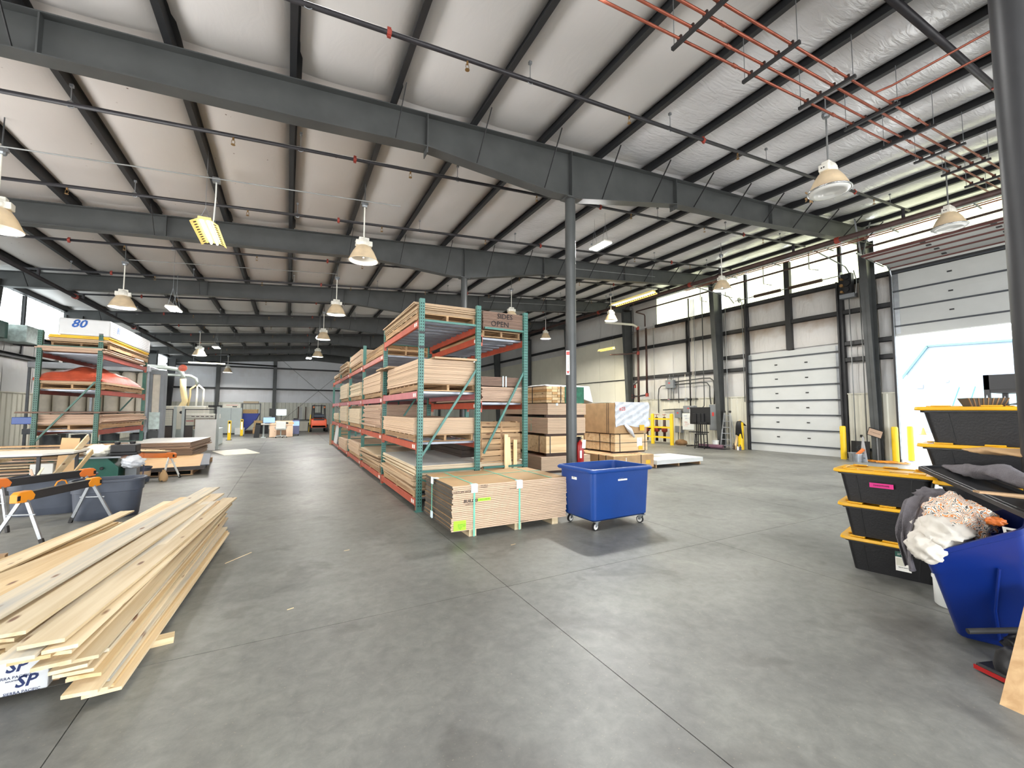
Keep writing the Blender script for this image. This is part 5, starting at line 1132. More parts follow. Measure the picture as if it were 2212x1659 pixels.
# ================================================================ LUMBER PILE LOWER LEFT
def plank(a, b, w, th, m, lab, grp, roll=0, name='pine_board', cut=0):
    a, b = Vector(a), Vector(b); L_ = (b-a).length; c = cut
    me = MB().hexa([(-w/2, 0, 0), (w/2, c, 0), (w/2, L_-c*.5, 0), (-w/2, L_, 0)], [(-w/2, 0, th), (w/2, c, th), (w/2, L_-c*.5, th), (-w/2, L_, th)]).mesh(name, m)
    q = (b-a).to_track_quat('Y', 'Z'); o = put(name, me, None, a); o.rotation_mode = 'QUATERNION'
    from mathutils import Quaternion
    o.rotation_quaternion = q @ Quaternion((0, 1, 0), roll); return tag(o, lab, 'board', grp)
wb = thing('wrapped_lumber', 'lumber pack in white printed wrap with blue letters under the board pile', 'lumber pack', (-1.14, 3.40, 0))
MB().box(-.95, 0, 0, 1.0, .035, .27).build('wrap', 'plastic_white', wb, bevel=.008)
for y in (.15, .8): MB().box(-.95, 0, y, y+.09, 0, .034).build('skid', 'pallet_wood_x', wb)
for i, (x, z) in enumerate(((-.13, .185), (-.30, .105), (-.07, .085), (-.47, .19), (-.62, .1), (-.80, .18))):
    if x == -.07: continue
    text('SP', .085, 'ink_navy', wb, (x, -.002, z), FACE_NEGY, shear=.25, offset=.002); text('SIERRA PACIFIC', .021, 'ink_navy', wb, (x-.01, -.002, z-.056), FACE_NEGY); text('INDUSTRIES', .010, 'ink_navy', wb, (x-.01, -.002, z-.074), FACE_NEGY)
text('SP', .085, 'ink_navy', wb, (-.09, -.002, .098), FACE_NEGY, shear=.25, offset=.002); text('SIERRA PACIFIC', .021, 'ink_navy', wb, (-.10, -.002, .045), FACE_NEGY)
st_ = MB().box(0, .42, -.045, .045, 0, .04).build('sticker_board', 'pine_x', loc=(-1.06, 3.72, 0), rot=(0, 0, .12)); tag(st_, 'short pale crosspiece under the pile, its knotty end sticking out', 'board')
GP = 'long pine boards in the lower left pile'; ORD = ['lowest', 'second', 'third', 'fourth', 'fifth', 'sixth', 'seventh', 'eighth', 'ninth', 'tenth', 'eleventh', 'twelfth']
mm = ['pine', 'pine_yellow', 'pine', 'pine_blue', 'pine']
random.seed(5)
for k in range(11):          # right flank: a leaning stack of edges
    z = .043+.0215*k
    xn = -.85-.012*k+rnd(-.02, .02); xf = -.68-.010*k+rnd(-.015, .015)
    plank((xn, 3.08+rnd(-.09, .12)+.01*k, z), (xf, 6.25+.085*k+rnd(-.15, .2), z+.002*k), .14+rnd(0, .03), .0185, mm[k % 5], 'board edge on the right flank of the main pile, %s from the floor' % ORD[k], GP, cut=rnd(-.02, .02))
    if k > 3: plank((xn-.10, 3.42+rnd(-.04, .08), z), (xf-.15, 6.6+rnd(-.3, .3), z), .145, .0185, mm[(k+2) % 5], 'board just inside the right flank of the main pile, level with the %s edge' % ORD[k], GP)
for k in range(0, 11, 2):
    for j in range(4): plank((-1.22-.165*j+rnd(-.02, .02), 4.5+rnd(-.05, .2), .045+.0215*k), (-1.0-.14*j+rnd(-.03, .03), 7.1+rnd(-.4, .3), .045+.0215*k), .15, .02, mm[(k+j) % 5], 'inner board of the main pile, %s from floor, %s from the right' % (ORD[k], ORD[j+1]), GP)
for k in range(5):           # upper layers fanned over the wrapped pack
    z = .288+.021*k; n_ = 6-k//2
    for j in range(n_):
        xn = -.93-.05*k-.165*j+rnd(-.02, .02); xf = -.73-.035*k-.125*j+rnd(-.02, .03)
        plank((xn, (3.02 if j == 0 else 3.27)+rnd(-.06, .10)-.01*k, z+.012*(j == 0)*0), (xf, 7.0+rnd(-.5, .5), z), .15+rnd(-.01, .02), .0185, mm[(k*2+j) % 5], 'board in the %s upper layer of the main pile, %s from right' % (['lowest', 'second', 'middle', 'fourth', 'topmost'][k], ['first', 'second', 'third', 'fourth', 'fifth', 'sixth'][j]), GP, cut=rnd(-.03, .03), roll=rnd(-.02, .02))
TP = [((-1.06, 3.05, .402), (-.68, 7.25, .33), .17, 'pine', 'clean pale board on top of the pile with a round knot near the near end'),
      ((-1.26, 3.2, .42), (-.86, 7.5, .36), .17, 'pine', 'second topmost pale board of the pile, left of the knotted one'),
      ((-1.50, 3.2, .43), (-.99, 8.0, .38), .20, 'pine_blue', 'blue-grey stained board on top of the pile, reaching farthest back'),
      ((-1.72, 3.4, .40), (-1.20, 7.4, .36), .16, 'pine_yellow', 'yellowish board on the left shoulder of the pile'),
      ((-.98, 3.02, .372), (-.70, 6.9, .32), .13, 'pine', 'short-knotted board peeking out right under the top board'),
      ((-1.95, 3.6, .34), (-1.10, 7.0, .30), .14, 'pine_yellow', 'olive tinted board lying skewed across the pile')]
for a, b, w_, m_, lab in TP: plank(a, b, w_, .019, m_, lab, GP, cut=.02)
GL = 'pine boards in the left heap'
for k in range(7):
    z = .05+.021*k
    plank((-2.62+.05*k+rnd(-.04, .04), 4.0+rnd(-.3, .3), z), (-2.02+.03*k+rnd(-.05, .05), 7.3+rnd(-.35, .3), z+.005), .15, .0185, mm[k % 5], 'board on the right side of the left heap, %s from the floor' % ORD[k], GL, cut=rnd(-.05, .05))
    plank((-2.80+.04*k+rnd(-.03, .03), 4.3+rnd(-.3, .3), z), (-2.18+.03*k, 7.0+rnd(-.3, .3), z+.005), .15, .0185, mm[(k+1) % 5], 'board on the left side of the left heap, %s from the floor' % ORD[k], GL)
plank((-2.3, 3.9, .23), (-1.88, 7.6, .2), .15, .019, 'pine', 'topmost board of the left heap with a squared far end', GL)
plank((-2.12, 3.8, .30), (-1.50, 7.1, .20), .13, .019, 'pine_yellow', 'board tilted between the left heap and the main pile', GL, roll=.15)
for x, y, l, a in ((-2.0, 4.6, .6, .1), (-2.6, 6.6, .5, .0)): tag(MB().box(0, l, -.045, .045, 0, .045).build('sticker_board', 'pallet_wood_x', loc=(x-.6, y, 0), rot=(0, 0, a)), 'rough crosspiece under the left heap, ' + ('nearer one' if y < 5 else 'farther one'), 'board')
blk = MB().box(-.30, .12, -.05, .05, 0, .05).build('wood_block', 'pallet_wood_x', loc=(-2.72, 6.58, 0), rot=(0, 0, .15)); tag(blk, 'short wood block on the floor left of the sawhorse leg', 'block')
for i, (x, y, a, l) in enumerate(((-.52, 5.35, .9, .35), (.05, 3.9, .3, .05), (.62, 5.2, .1, .06), (2.4, 4.5, .2, .07))): tag(MB().box(0, l, -.004, .004, 0, .003).build('wood_splinter', 'pine_x', loc=(x, y, 0), rot=(0, 0, a)), 'small wood splinter on the floor ' + ['beside the tip of the board pile', 'in front of the aisle', 'in the middle of the aisle', 'in front of the strapped bundle'][i], 'splinter')
# ================================================================ SAWHORSES
def sawhorse(lab, a, b, z, bm_='steel_dark', em='amber', leg='galv', handle=True):
    a, b = Vector((*a, 0)), Vector((*b, 0)); d = b-a; L_ = d.length; t = thing('sawhorse', lab, 'sawhorse', a, math.atan2(d.y, d.x), 'folding sawhorses')
    MB().box(.02, L_-.02, -.032, .032, z-.10, z-.01).box(.02, L_-.02, -.036, .036, z-.012, z-.004).box(.02, L_-.02, -.036, .036, z-.105, z-.097).build('beam', bm_, t)
    for e, s in ((0, 1), (L_, -1)):
        k = MB().prism([(e-s*.10, z-.11), (e-s*.10, z-.02), (e-s*.06, z+.012), (e+s*.08, z+.012), (e+s*.13, z-.05), (e+s*.11, z-.10), (e, z-.12)], 'y', -.04, .04).build('end_bracket', em, t, bevel=.006, seg=1)
        MB().box(e-s*.08-.018, e-s*.08+.018, -.042, .042, z-.085, z-.03).build('grip_slot', 'black', k)
        for q in (-1, 1):
            g = MB().bar((e+s*.03, q*.03, z-.10), (e-s*.03, q*.27, .0), .035, .022, (1, 0, 0)).build('leg', leg, t)
            MB().bar((e-s*.022, q*.238, .08), (e-s*.03, q*.27, .0), .04, .028, (1, 0, 0)).build('rubber_foot', 'rubber', g)
        MB().bar((e+s*.0, -.15, .36), (e+s*.0, .15, .36), .015, .012).build('spreader', leg, t)
    if handle: MB().tube([(L_/2-.09, -.0, z), (L_/2-.06, 0, z+.045), (L_/2, 0, z+.06), (L_/2+.06, 0, z+.045), (L_/2+.09, 0, z)], .008, 6).build('handle', em, t)
    return t
sawhorse('front sawhorse, black beam with amber ends, behind the left board heap', (-2.72, 7.12), (-2.40, 8.12), .62)
sawhorse('second sawhorse with dark beam and dull orange brackets before the grey troughs', (-3.35, 8.15), (-2.74, 9.0), .66, 'steel_dark', 'orange_paint', handle=False)
sawhorse('distant white-legged sawhorse holding long thin boards beside the clay jug', (-2.95, 12.55), (-2.32, 12.25), .60, 'orange_paint', 'orange_paint', 'white_paint', handle=False)
# grey oval troughs
def trough(lab, loc, rz, L_=.82, W_=.50, H_=.56):
    t = thing('grey_trough', lab, 'trough', loc, rz, 'grey plastic troughs'); ov = lambda a, b, z: rrect(a, b, min(a, b)*.42, z, 7)
    loft([ov(L_*.84, W_*.84, 0), ov(L_*.86, W_*.86, .02), ov(L_*.93, W_*.93, H_*.68), ov(L_*.97, W_*.97, H_*.69), ov(L_*.985, W_*.985, H_*.94), ov(L_*1.05, W_*1.05, H_*.95), ov(L_*1.05, W_*1.05, H_), ov(L_*.97, W_*.97, H_), ov(L_*.88, W_*.88, .1)]).build('shell', 'trough_grey', t, 45)
    return t
trough('empty grey oval plastic trough in front of the green machine', (-2.33, 8.50, 0), .12)
trough('grey plastic trough with scrap boards, behind the second sawhorse', (-3.20, 9.25, 0), .06, .95, .55)
def board(lab, a, b, w, th, m, up=(0, 0, 1), name='scrap_board', cat='board', grp=None):
    return tag(MB().bar(a, b, w, th, up).build(name, m), lab, cat, grp)
board('tall pale board leaning out of the grey trough', (-3.42, 9.2, .15), (-3.16, 10.35, 1.10), .13, .018, 'pine', (1, 0, 0))
board('shorter pale board leaning out of the grey trough beside the tall one', (-3.20, 9.2, .15), (-3.02, 10.1, .86), .09, .018, 'pine_yellow', (1, 0, 0))
board('small stick crossing in the grey trough', (-3.35, 9.25, .3), (-3.50, 9.35, .66), .03, .012, 'board_rose', (0, 1, 0)); board('second small stick crossing in the grey trough', (-3.5, 9.25, .3), (-3.36, 9.35, .68), .025, .012, 'pine', (0, 1, 0))
tag(MB().box(-.13, .13, -.01, .01, 0, .82).build('tan_panel', 'mdf_face', loc=(-3.78, 11.3, .22), rot=(-.12, .06, 0)), 'tan panel standing on end behind the grey troughs', 'panel')
# machine under plastic, bench
gm = thing('green_machine', 'dark green floor machine with a round knob behind the grey trough', 'machine', (-3.28, 11.6, 0))
MB().prism([(-.33, .08), (-.33, .62), (.12, .62), (.30, .42), (.30, .08)], 'y', -.28, .28).build('cabinet', 'tool_green', gm, bevel=.012)
MB().lathe([(.03, 0), (.03, .03), (.02, .04)], 12).build('knob', 'black', gm, loc=(.05, -.282, .42), rot=(R90, 0, 0)); MB().box(-.33, .30, -.26, .26, 0, .08).build('base', 'black', gm); MB().box(-.36, .34, -.33, .33, .62, .65).build('table', 'galv', gm)
bag = crumple('cream plastic bag lying on top of the green machine', 'plastic_bag', 'drop_cream', (-3.36, 11.55, .76), (.27, .24, .13), 21, .28, cat='bag')
bt = thing('bench_tool', 'black bench planer with knobs on the machine table', 'tool', (-2.93, 11.5, .66))
MB().box(-.20, .20, -.18, .18, .06, .22).box(-.22, .22, -.14, .14, 0, .07).build('body', 'black', bt, bevel=.02)
for x, y in ((-.12, -.06), (.1, .02)): MB().lathe([(.04, 0), (.05, .02), (.05, .05), (.03, .06)], 12, c=(x, y, .22)).build('knob', 'black_plastic', bt, 50)
crumple('clear crumpled plastic bag hanging from the bench planer', 'clear_bag', 'plastic_film', (-2.78, 11.4, .52), (.20, .16, .14), 25, .3, cat='bag')
pd = thing('tool_pedestal', 'grey machine pedestal with cables right of the green machine', 'pedestal', (-2.84, 11.62, 0)); MB().box(-.08, .1, -.12, .12, 0, .6).build('post', 'box_grey', pd); MB().box(-.2, .2, -.2, .2, 0, .04).build('base', 'steel_dark', pd); MB().tube([(.1, -.1, .5), (.22, -.12, .42), (.2, -.1, .2)], .01, 6).build('cable', 'purple_box', pd)
pl_ = thing('plastic_pail', 'grey plastic pail with yellow label beside the trough', 'pail', (-2.80, 12.15, 0)); MB().lathe([(.13, 0), (.16, .30), (.175, .30), (.175, .33), (.15, .33), (.12, .03)], 22, cap=False).lathe([(.13, 0), (.001, .0)], 22, cap=False).build('pail_body', 'trough_grey', pl_, 50); MB().lathe([(.148, .12), (.156, .24)], 22, cap=False).build('label', 'board_tan', pl_, 'all')
jg = thing('clay_jug', 'small tan ceramic jug on the floor under the white-legged sawhorse', 'jug', (-2.40, 12.05, 0)); MB().lathe([(.06, 0), (.085, .04), (.08, .12), (.045, .20), (.03, .22), (.035, .25)], 18).build('jug_body', 'kraft', jg, 50)
# long thin boards resting on the white-legged sawhorse and benches
G2 = 'long thin strips across the benches'
for i in range(6):
    board('long thin pale strip laid across the sawhorse and left benches, ' + ['frontmost', 'second from front', 'third', 'fourth', 'fifth', 'rearmost'][i], (-5.3-.1*i, 12.3+.08*i, .76+.012*(i % 3)), (-2.35-.12*i, 12.35+.07*i, .64+.012*(i % 3)), .07, .014, ['pine', 'pine_yellow', 'pine'][i % 3], name='thin_strip', grp=G2)
for i in range(4):
    board('long strip crossing the left edge of the picture over the bench, ' + ['lowest', 'second', 'third', 'highest'][i], (-5.0, 9.7+.1*i, .82+.016*i), (-3.3, 10.6+.1*i, .80+.016*i), .08, .014, 'pine' if i % 2 else 'board_tan', name='thin_strip', grp=G2)
bn2 = thing('work_table', 'work table with a grey top at the left edge, behind the sawhorses', 'table', (-3.75, 9.9, 0))
MB().prism([(-.55, -.5), (.35, -.5), (.62, -.2), (.62, .4), (-.55, .4)], 'z', .86, .89).build('table_top', 'board_greyface', bn2); MB().prism([(-.53, -.48), (.33, -.48), (.6, -.18), (.6, .38), (-.53, .38)], 'z', .84, .86).build('underside', 'black', bn2)
for x, y in ((-.5, -.42), (.28, -.4), (.5, .3), (-.5, .3)): MB().box(x-.02, x+.02, y-.02, y+.02, 0, .84).build('leg', 'steel_dark', bn2)
bn3 = thing('wood_bench', 'rough wooden bench at the far left edge, partly out of the picture', 'bench', (-4.6, 10.3, 0))
MB().box(-.9, .4, -.3, .3, .70, .75).build('bench_top', 'pine_x', bn3)
for x in (-.5, .2): MB().bar((x-.1, -.2, 0), (x, -.1, .7), .05, .05).build('leg', 'pallet_wood', bn3); MB().bar((x+.1, .2, 0), (x, .1, .7), .05, .05).build('leg', 'pallet_wood', bn3)
# junk on the left floor
for i, (x, y, sx, sy, sz, m, lab) in enumerate(((-4.5, 12.6, .35, .3, .45, 'board_white', 'white box standing under the left bench'), (-3.9, 13.0, .7, .25, .35, 'board_walnut', 'dark brown carton under the left rack front'), (-4.7, 11.5, .5, .3, .25, 'black', 'black case on the floor at the left edge'))):
    tag(MB().box(-sx/2, sx/2, -sy/2, sy/2, 0, sz).build('storage_box', m, loc=(x, y, 0), bevel=.01), lab, 'box')
for i in range(12):
    a = rnd(-.12, .12); board('loose board in the heap at the foot of the left rack, ' + ['bottom', 'second', 'third', 'fourth', 'fifth', 'sixth', 'seventh', 'eighth', 'ninth', 'tenth', 'eleventh', 'top'][i] + ' one', (-5.6+rnd(-.3, .2), 12.75+rnd(-.15, .15), .12+.07*i*.9), (-3.2+rnd(-.4, .3), 13.0+a, .10+.07*i*.9), .13, .03, ['pine', 'board_tan', 'board_rose', 'pallet_wood_x'][i % 4], name='loose_board', grp='loose boards by the left rack')
# sheet stacks on floor, right of the left rack
pallet('long pallet under the low brown sheets on the left floor', -3.3, -2.0, 12.9, 16.0, 0, nd=12)
stack('sheet_stack', 'low wide stack of brown-faced sheets with dark edge on the left floor', 'boards', -3.45, -1.95, 12.75, 16.2, .125, .22, 5, 'panel_dark', jit=.02, rz=.12, face='mdf_face', rotj=.01)
tag(MB().box(-.09, .09, -1.65, 1.65, 0, .02).build('edge_strip', 'trough_grey', loc=(-1.96, 14.45, .222), rot=(0, 0, .12)), 'grey strip lying along the edge of the low brown sheets', 'strip')
pallet('pallet under the grey-topped sheets on the left floor', -4.0, -2.7, 16.3, 18.6, 0, nd=9)
stack('sheet_stack', 'brown sheets in the middle layer of the left floor stacks', 'boards', -4.0, -2.5, 15.9, 18.6, .125, .40, 8, 'mdf_dark', jit=.02)
stack('sheet_stack', 'grey-topped sheets on the rear stack by the machine fence', 'boards', -4.1, -2.45, 15.8, 18.5, .41, .62, 6, 'mdf_dark', jit=.03, rz=-.05, face='board_greyface')
tag(MB().hexa([(-2.5, 19.7, 0), (-1.9, 17.75, 0), (-.84, 18.1, 0), (-1.45, 20.3, 0)], [(-2.5, 19.7, .012), (-1.9, 17.75, .012), (-.84, 18.1, .012), (-1.45, 20.3, .012)]).build('floor_sheet', 'drop_cream'), 'cream sheet lying flat on the floor in the aisle', 'sheet')
tag(MB().box(-.34, .34, -.01, .01, 0, 1.22).build('melamine_sheet', 'board_white', loc=(-2.82, 20.25, 0), rot=(-.09, 0, 0)), 'white panel leaning against the machine fence', 'panel')
# ================================================================ MACHINE FENCE
fx = [(-4.30, 20.75), (-3.88, 20.75), (-3.62, 20.75), (-2.48, 20.75)]
fn_ = thing('machine_fence', 'machine safety fence with grey posts, black mesh frames and dark lower panels', 'fence', (0, 20.75, 0))
def mesh_panel(x0, x1, dark=True, top_only=False):
    f = MB()
    for a, b in (((x0, 0, 1.60), (x1, 0, 1.60)), ((x0, 0, .12), (x0, 0, 1.62)), ((x1, 0, .12), (x1, 0, 1.62)), ((x0, 0, .95), (x1, 0, .95))): f.bar(a, b, .035, .035, (0, 1, 0))
    f.build('mesh_frame', 'black', fn_)
    wv_ = MB(); n_ = max(2, int((x1-x0)/.05))
    for i in range(1, n_): x = x0+(x1-x0)*i/n_; wv_.bar((x, 0, .96), (x, 0, 1.58), .004, .004)
    for i in range(7): wv_.bar((x0, 0, .98+i*.09), (x1, 0, .98+i*.09), .004, .004)
    tag(wv_.build('wire_mesh', 'box_grey', fn_), kind='stuff')
    if dark: MB().box(x0+.02, x1-.02, -.012, .012, .12, .94).build('lower_panel', 'panel_dark', fn_)
for x, _ in fx: MB().box(x-.045, x+.045, -.045, .045, 0, 1.72).box(x-.08, x+.08, -.08, .08, 0, .012).build('post', 'cab_grey', fn_)
mesh_panel(-5.1, -4.38); mesh_panel(-4.24, -3.94); mesh_panel(-3.56, -2.56, False); MB().box(-3.55, -3.30, -.012, .012, .12, .94).build('lower_panel', 'panel_dark', fn_)
text('ER-LA', .16, 'steel_dark', fn_, (-4.68, -.02, 1.08), FACE_NEGY, sp=1.2)
MB().box(-3.52, -3.28, -.03, -.02, 1.13, 1.16).build('red_bar', 'red', fn_)
cnc = thing('panel_machine', 'panel processing machine with cream hood behind the mesh fence', 'machine', (-3.6, 22.2, 0))
MB().box(-1.9, .9, -.2, 2.2, 0, .75).build('bed', 'cab_grey', cnc, bevel=.02); MB().box(-.1, 1.05, -.7, -.2, 1.22, 1.42).build('hood', 'mach_cream', cnc, bevel=.02)
for i in range(5): MB().box(.12+i*.16, .22+i*.16, -.705, -.70, 1.30, 1.33).build('vent_slot', 'brown_dark', cnc)
for i in range(16): MB().box(.18+i*.045, .20+i*.045+.012, -.5, -.49, .78, 1.22).build('brush_strip', 'kraft_dark', cnc)
MB().box(-1.6, .4, .3, 1.6, .75, 1.75).build('gantry', 'mach_cream', cnc, bevel=.03); MB().box(.45, .95, .9, 1.1, 1.7, 1.8).build('dark_vent', 'black', cnc); MB().box(-.55, -.45, -.45, -.3, .78, 1.3).build('arm', 'black', cnc)
MB().lathe([(.06, 0), (.06, .06)], 14).build('sensor', 'black', cnc, loc=(-.25, -.5, 1.48), rot=(R90, 0, 0))
for i in range(5): tag(MB().box(-.22, .22, -.2, .2, 0, .05).build('parts_tray', ['kraft', 'board_white', 'yellow_board', 'board_tan', 'steel_grey'][i], loc=(-3.05+rnd(-.04, .04), 21.3, .35+i*.13), rot=(0, rnd(-.06, .06), .1)), 'stacked tray of parts behind the fence opening, ' + ['lowest', 'second', 'third', 'fourth', 'top'][i], 'tray', 'parts trays behind the fence')
# ================================================================ DUST COLLECTOR AND DUCTS
dc = thing('dust_collector', 'dust collector with a row of cream filter bags behind the left rack', 'dust collector', (-5.9, 19.2, 0))
bm_ = MB().lathe([(.19, 0), (.20, .06), (.19, .5), (.20, 1.0), (.19, 1.85), (.15, 1.92)], 14).mesh('filter_bag', 'bag_cream', 50)
for j in range(2):
    for i in range(7): put('filter_bag', bm_, dc, (-1.15+.42*i, .1+.5*j, .98))
MB().box(-1.45, 1.6, -.25, .9, 2.92, 3.12).build('top_plenum', 'plastic_film', dc, bevel=.03); MB().box(-1.45, 1.6, -.25, .9, .80, .97).build('lower_plenum', 'galv', dc)
for x in (-1.4, .1, 1.55):
    for y in (-.2, .85): MB().box(x-.03, x+.03, y-.03, y+.03, 0, 2.92).build('leg', 'galv', dc)
for i in range(4): MB().lathe([(.24, 0), (.24, .6), (.26, .62)], 16, c=(-1.0+.75*i, .3, .12)).build('dust_drum', 'galv', dc, 50)
pn = thing('grey_tower', 'tall grey metal tower beside the dust collector', 'tower', (-4.14, 19.3, 0))
MB().box(-.22, -.12, -.2, .2, 0, 2.85).box(.10, .22, -.2, .2, 0, 2.85).box(-.22, .22, -.2, .2, 2.85, 3.0).build('frame', 'box_grey', pn); MB().box(-.12, .10, -.12, .1, 1.1, 2.85).build('inner_panel', 'bag_cream', pn); MB().box(-.2, .12, -.23, -.2, .0, .85).build('lower_box', 'steel_grey', pn); MB().box(-.16, .14, -.22, -.19, .9, 1.5).build('lit_panel', 'foil', pn)
def duct(lab, pts, r, m, n=14): return tag(MB().tube(pts, r, n).build('duct', m, None, 'all'), lab, 'duct')
duct('long galvanised duct from the dust collector to the elbow', [(-7.6, 24.5, 3.62), (-5.3, 25.6, 3.62), (-4.85, 25.9, 3.58), (-4.68, 26, 3.42), (-4.62, 26, 3.15)], .10, 'duct')
duct('lower white duct ending in a three-way fitting', [(-7.6, 24.9, 3.22), (-5.0, 25.9, 3.30), (-4.35, 26.1, 3.28), (-4.12, 26.1, 3.15), (-4.05, 26.1, 2.85)], .07, 'duct')
duct('thick yellowish flexible hose dropping to the machine', [(-4.62, 26, 3.12), (-4.60, 26, 2.6), (-4.50, 26, 2.0), (-4.62, 26, 1.75), (-4.68, 26, 1.35)], .13, 'hose_cream')
for i, (x, lab) in enumerate(((-4.32, 'left'), (-4.05, 'middle'), (-3.78, 'right'))):
    duct('slim cream hose, %s of the three below the fitting' % lab, [(-4.05, 26.1, 2.87), (x, 26.1, 2.62), (x, 26.1, 2.3), (x-.10*(i == 0), 26.0, 1.45)], .045, 'hose_cream' if i == 0 else 'mach_cream')
tag(MB().lathe([(.13, 0), (.17, .03), (.17, .06), (.001, .08)], 18).build('orange_flange', 'beam_orange', loc=(-4.62, 25.86, 3.64), rot=(R90, 0, 0)), 'round orange cap on the end of a duct', 'cap')
tag(MB().tube([(-5.6, 24, 3.3), (-4.98, 22.6, 1.95)], .03, 6).build('stay_rod', 'steel_grey'), 'diagonal grey strut by the far clerestory', 'strut')
tag(MB().tube([(-4.97, 22.6, 2.0), (-4.97, 22.6, 1.62)], .012, 6).build('hanging_cord', 'white_paint'), 'thin cord hanging from the diagonal strut', 'cord')
at_ = thing('tube_light', 'long amber tube light before the end wall above the hoses', 'light', (-4.6, 32.5, 4.55)); MB().box(-.95, .95, -.06, .06, -.03, .03).build('tube', 'tube_warm', at_)
for x in (-.7, .7): MB().box(x-.008, x+.008, -.008, .008, .03, 1.42).build('hanging_wire', 'galv', at_)
hx = thing('unit_heater', 'foil-wrapped unit heater with black grille on the left clerestory', 'heater', (-7.75, 19.7, 3.75)); MB().box(-.35, .25, -.5, .25, 0, .55).build('casing', 'foil', hx, bevel=.02); MB().box(-.35, .25, .25, .62, -.02, .53).build('grille_box', 'black', hx)
for i in range(3): MB().box(.25, .26, .3+.1*i, .33+.1*i, .02, .5).build('fin', 'galv', hx)
tag(MB().box(-.15, .15, -.45, .45, 0, .5).build('green_motor_box', 'green_rack_dark', loc=(-7.95, 18.45, 3.80)), 'dark green box left of the foil-wrapped heater', 'box')
# ================================================================ FAR END
cb = thing('grey_cabinet', 'large pale grey control cabinet by the yellow posts', 'cabinet', (-3.22, 32.9, 0))
MB().box(-.62, .60, -.3, .3, .08, 1.72).build('body', 'cab_grey', cb, bevel=.01); MB().box(-.62, .6, -.28, .28, 0, .08).build('plinth', 'black', cb); MB().box(-.01, .01, -.305, -.3, .1, 1.70).build('door_gap', 'box_grey', cb)
MB().box(-.45, .5, -.2, .3, 1.72, 1.98).build('upper_unit', 'mach_cream', cb); MB().box(.05, .3, -.205, -.2, 1.76, 1.83).build('vent', 'black', cb); MB().box(-.3, .35, -.206, -.2, 1.88, 1.90).build('stripe', 'red_ink', cb)
ef = extinguisher('small red fire extinguisher on a stand before the grey cabinet', (-3.88, 32.3, .72), .4, .08); MB().tube([(0, 0, 0), (0, 0, -.72)], .02, 6).build('stand', 'black', ef); MB().box(-.06, .06, -.09, -.085, .1, .3).build('label', 'sticker', ef)
for i, (x, y, lab) in enumerate(((-2.65, 26.45, 'yellow safety post with sensor strip nearest, left of the desks'), (-2.42, 30.4, 'yellow safety post with sensor strip beside the blue hopper'))):
    t = thing('safety_post', lab, 'post', (x, y, 0), group='yellow light-curtain posts'); MB().box(-.07, .07, -.07, .07, 0, 1.02).build('post_body', 'yellow_paint', t); MB().box(-.03, .03, -.075, -.07, .40, .85).build('sensor_strip', 'screen_white', t); MB().box(-.13, .13, -.1, .1, 0, .02).build('base', 'black', t); MB().box(-.04, .04, -.077, -.07, .88, .98).build('black_cap', 'black', t)
hp = thing('dump_hopper', 'dark blue steel dump hopper between the cabinet and the desk', 'hopper', (-2.2, 34.0, 0))
MB().prism([(-.5, .15), (-.5, 1.35), (.52, 1.35), (.35, .95), (-.35, .15)], 'y', -.55, .55).build('hopper_body', 'hopper_blue', hp); MB().box(-.45, .2, -.5, .5, 0, .15).build('fork_base', 'brown_dark', hp); MB().box(-.45, .4, -.4, .4, 1.35, 1.62).build('scrap_load', 'osb', hp)
shf = thing('grey_shelf', 'open grey metal shelf behind the blue hopper', 'shelf', (-2.3, 35.2, 0))
MB().box(-.55, -.5, -.25, .25, 0, 2.05).box(.55, .6, -.25, .25, 0, 2.05).box(-.55, .6, -.25, .25, 2.0, 2.05).build('frame', 'box_grey', shf); MB().box(-.5, .55, -.2, .2, 1.2, 1.24).build('shelf_board', 'box_grey', shf)
tag(MB().box(-.45, .45, -.3, .3, 0, .14).build('carton', 'board_pale', loc=(-2.3, 35.2, 2.052)), 'flat tan carton on top of the grey metal shelf', 'box')
for i, (x, z, m) in enumerate(((-1.75, .0, 'kraft'), (-1.7, .45, 'osb'), (-2.7, .0, 'board_white'))): tag(MB().box(-.25, .25, -.3, .3, 0, .42).build('carton', m, loc=(x, 33.2 if i < 2 else 32.6, z)), ['brown carton beside the hopper on the floor', 'torn tan carton resting on the brown carton by the hopper', 'white and red carton on the floor before the hopper'][i], 'box')
# desks
dk = thing('office_desk', 'pink-beige wooden office desk in the far aisle', 'desk', (-.28, 28.4, 0))
MB().box(-.62, .62, -.35, .35, .72, .76).build('desk_top', 'desk_wood', dk)
for x in (-.6, .25): MB().box(x, x+.35, -.33, .33, .02, .72).build('pedestal', 'desk_wood', dk)
for z in (.35, .55): MB().lathe([(.015, 0), (.015, .02)], 8).build('drawer_knob', 'black', dk, loc=(-.33, -.34, z), rot=(R90, 0, 0))
MB().box(-.6, .6, .3, .34, .1, .95).build('privacy_panel', 'desk_wood', dk)
d2_ = thing('standing_desk', 'grey-topped side desk with a metal leg left of the wooden desk', 'desk', (-1.2, 28.3, 0)); MB().box(-.4, .32, -.3, .3, .76, .80).build('desk_top', 'board_greyface', d2_); MB().box(-.02, .06, -.06, .02, 0, .76).build('leg', 'cab_grey', d2_); MB().box(-.1, .15, -.3, .3, 0, .03).build('foot', 'cab_grey', d2_); MB().box(-.3, .25, .2, .25, .2, .7).build('back_panel', 'black', d2_)
tag(MB().box(-.13, .13, -.1, .1, 0, .85).build('pc_tower', 'black', loc=(-1.52, 28.1, 0), rot=(0, .1, 0)), 'black leaning panel at the left end of the side desk', 'panel')
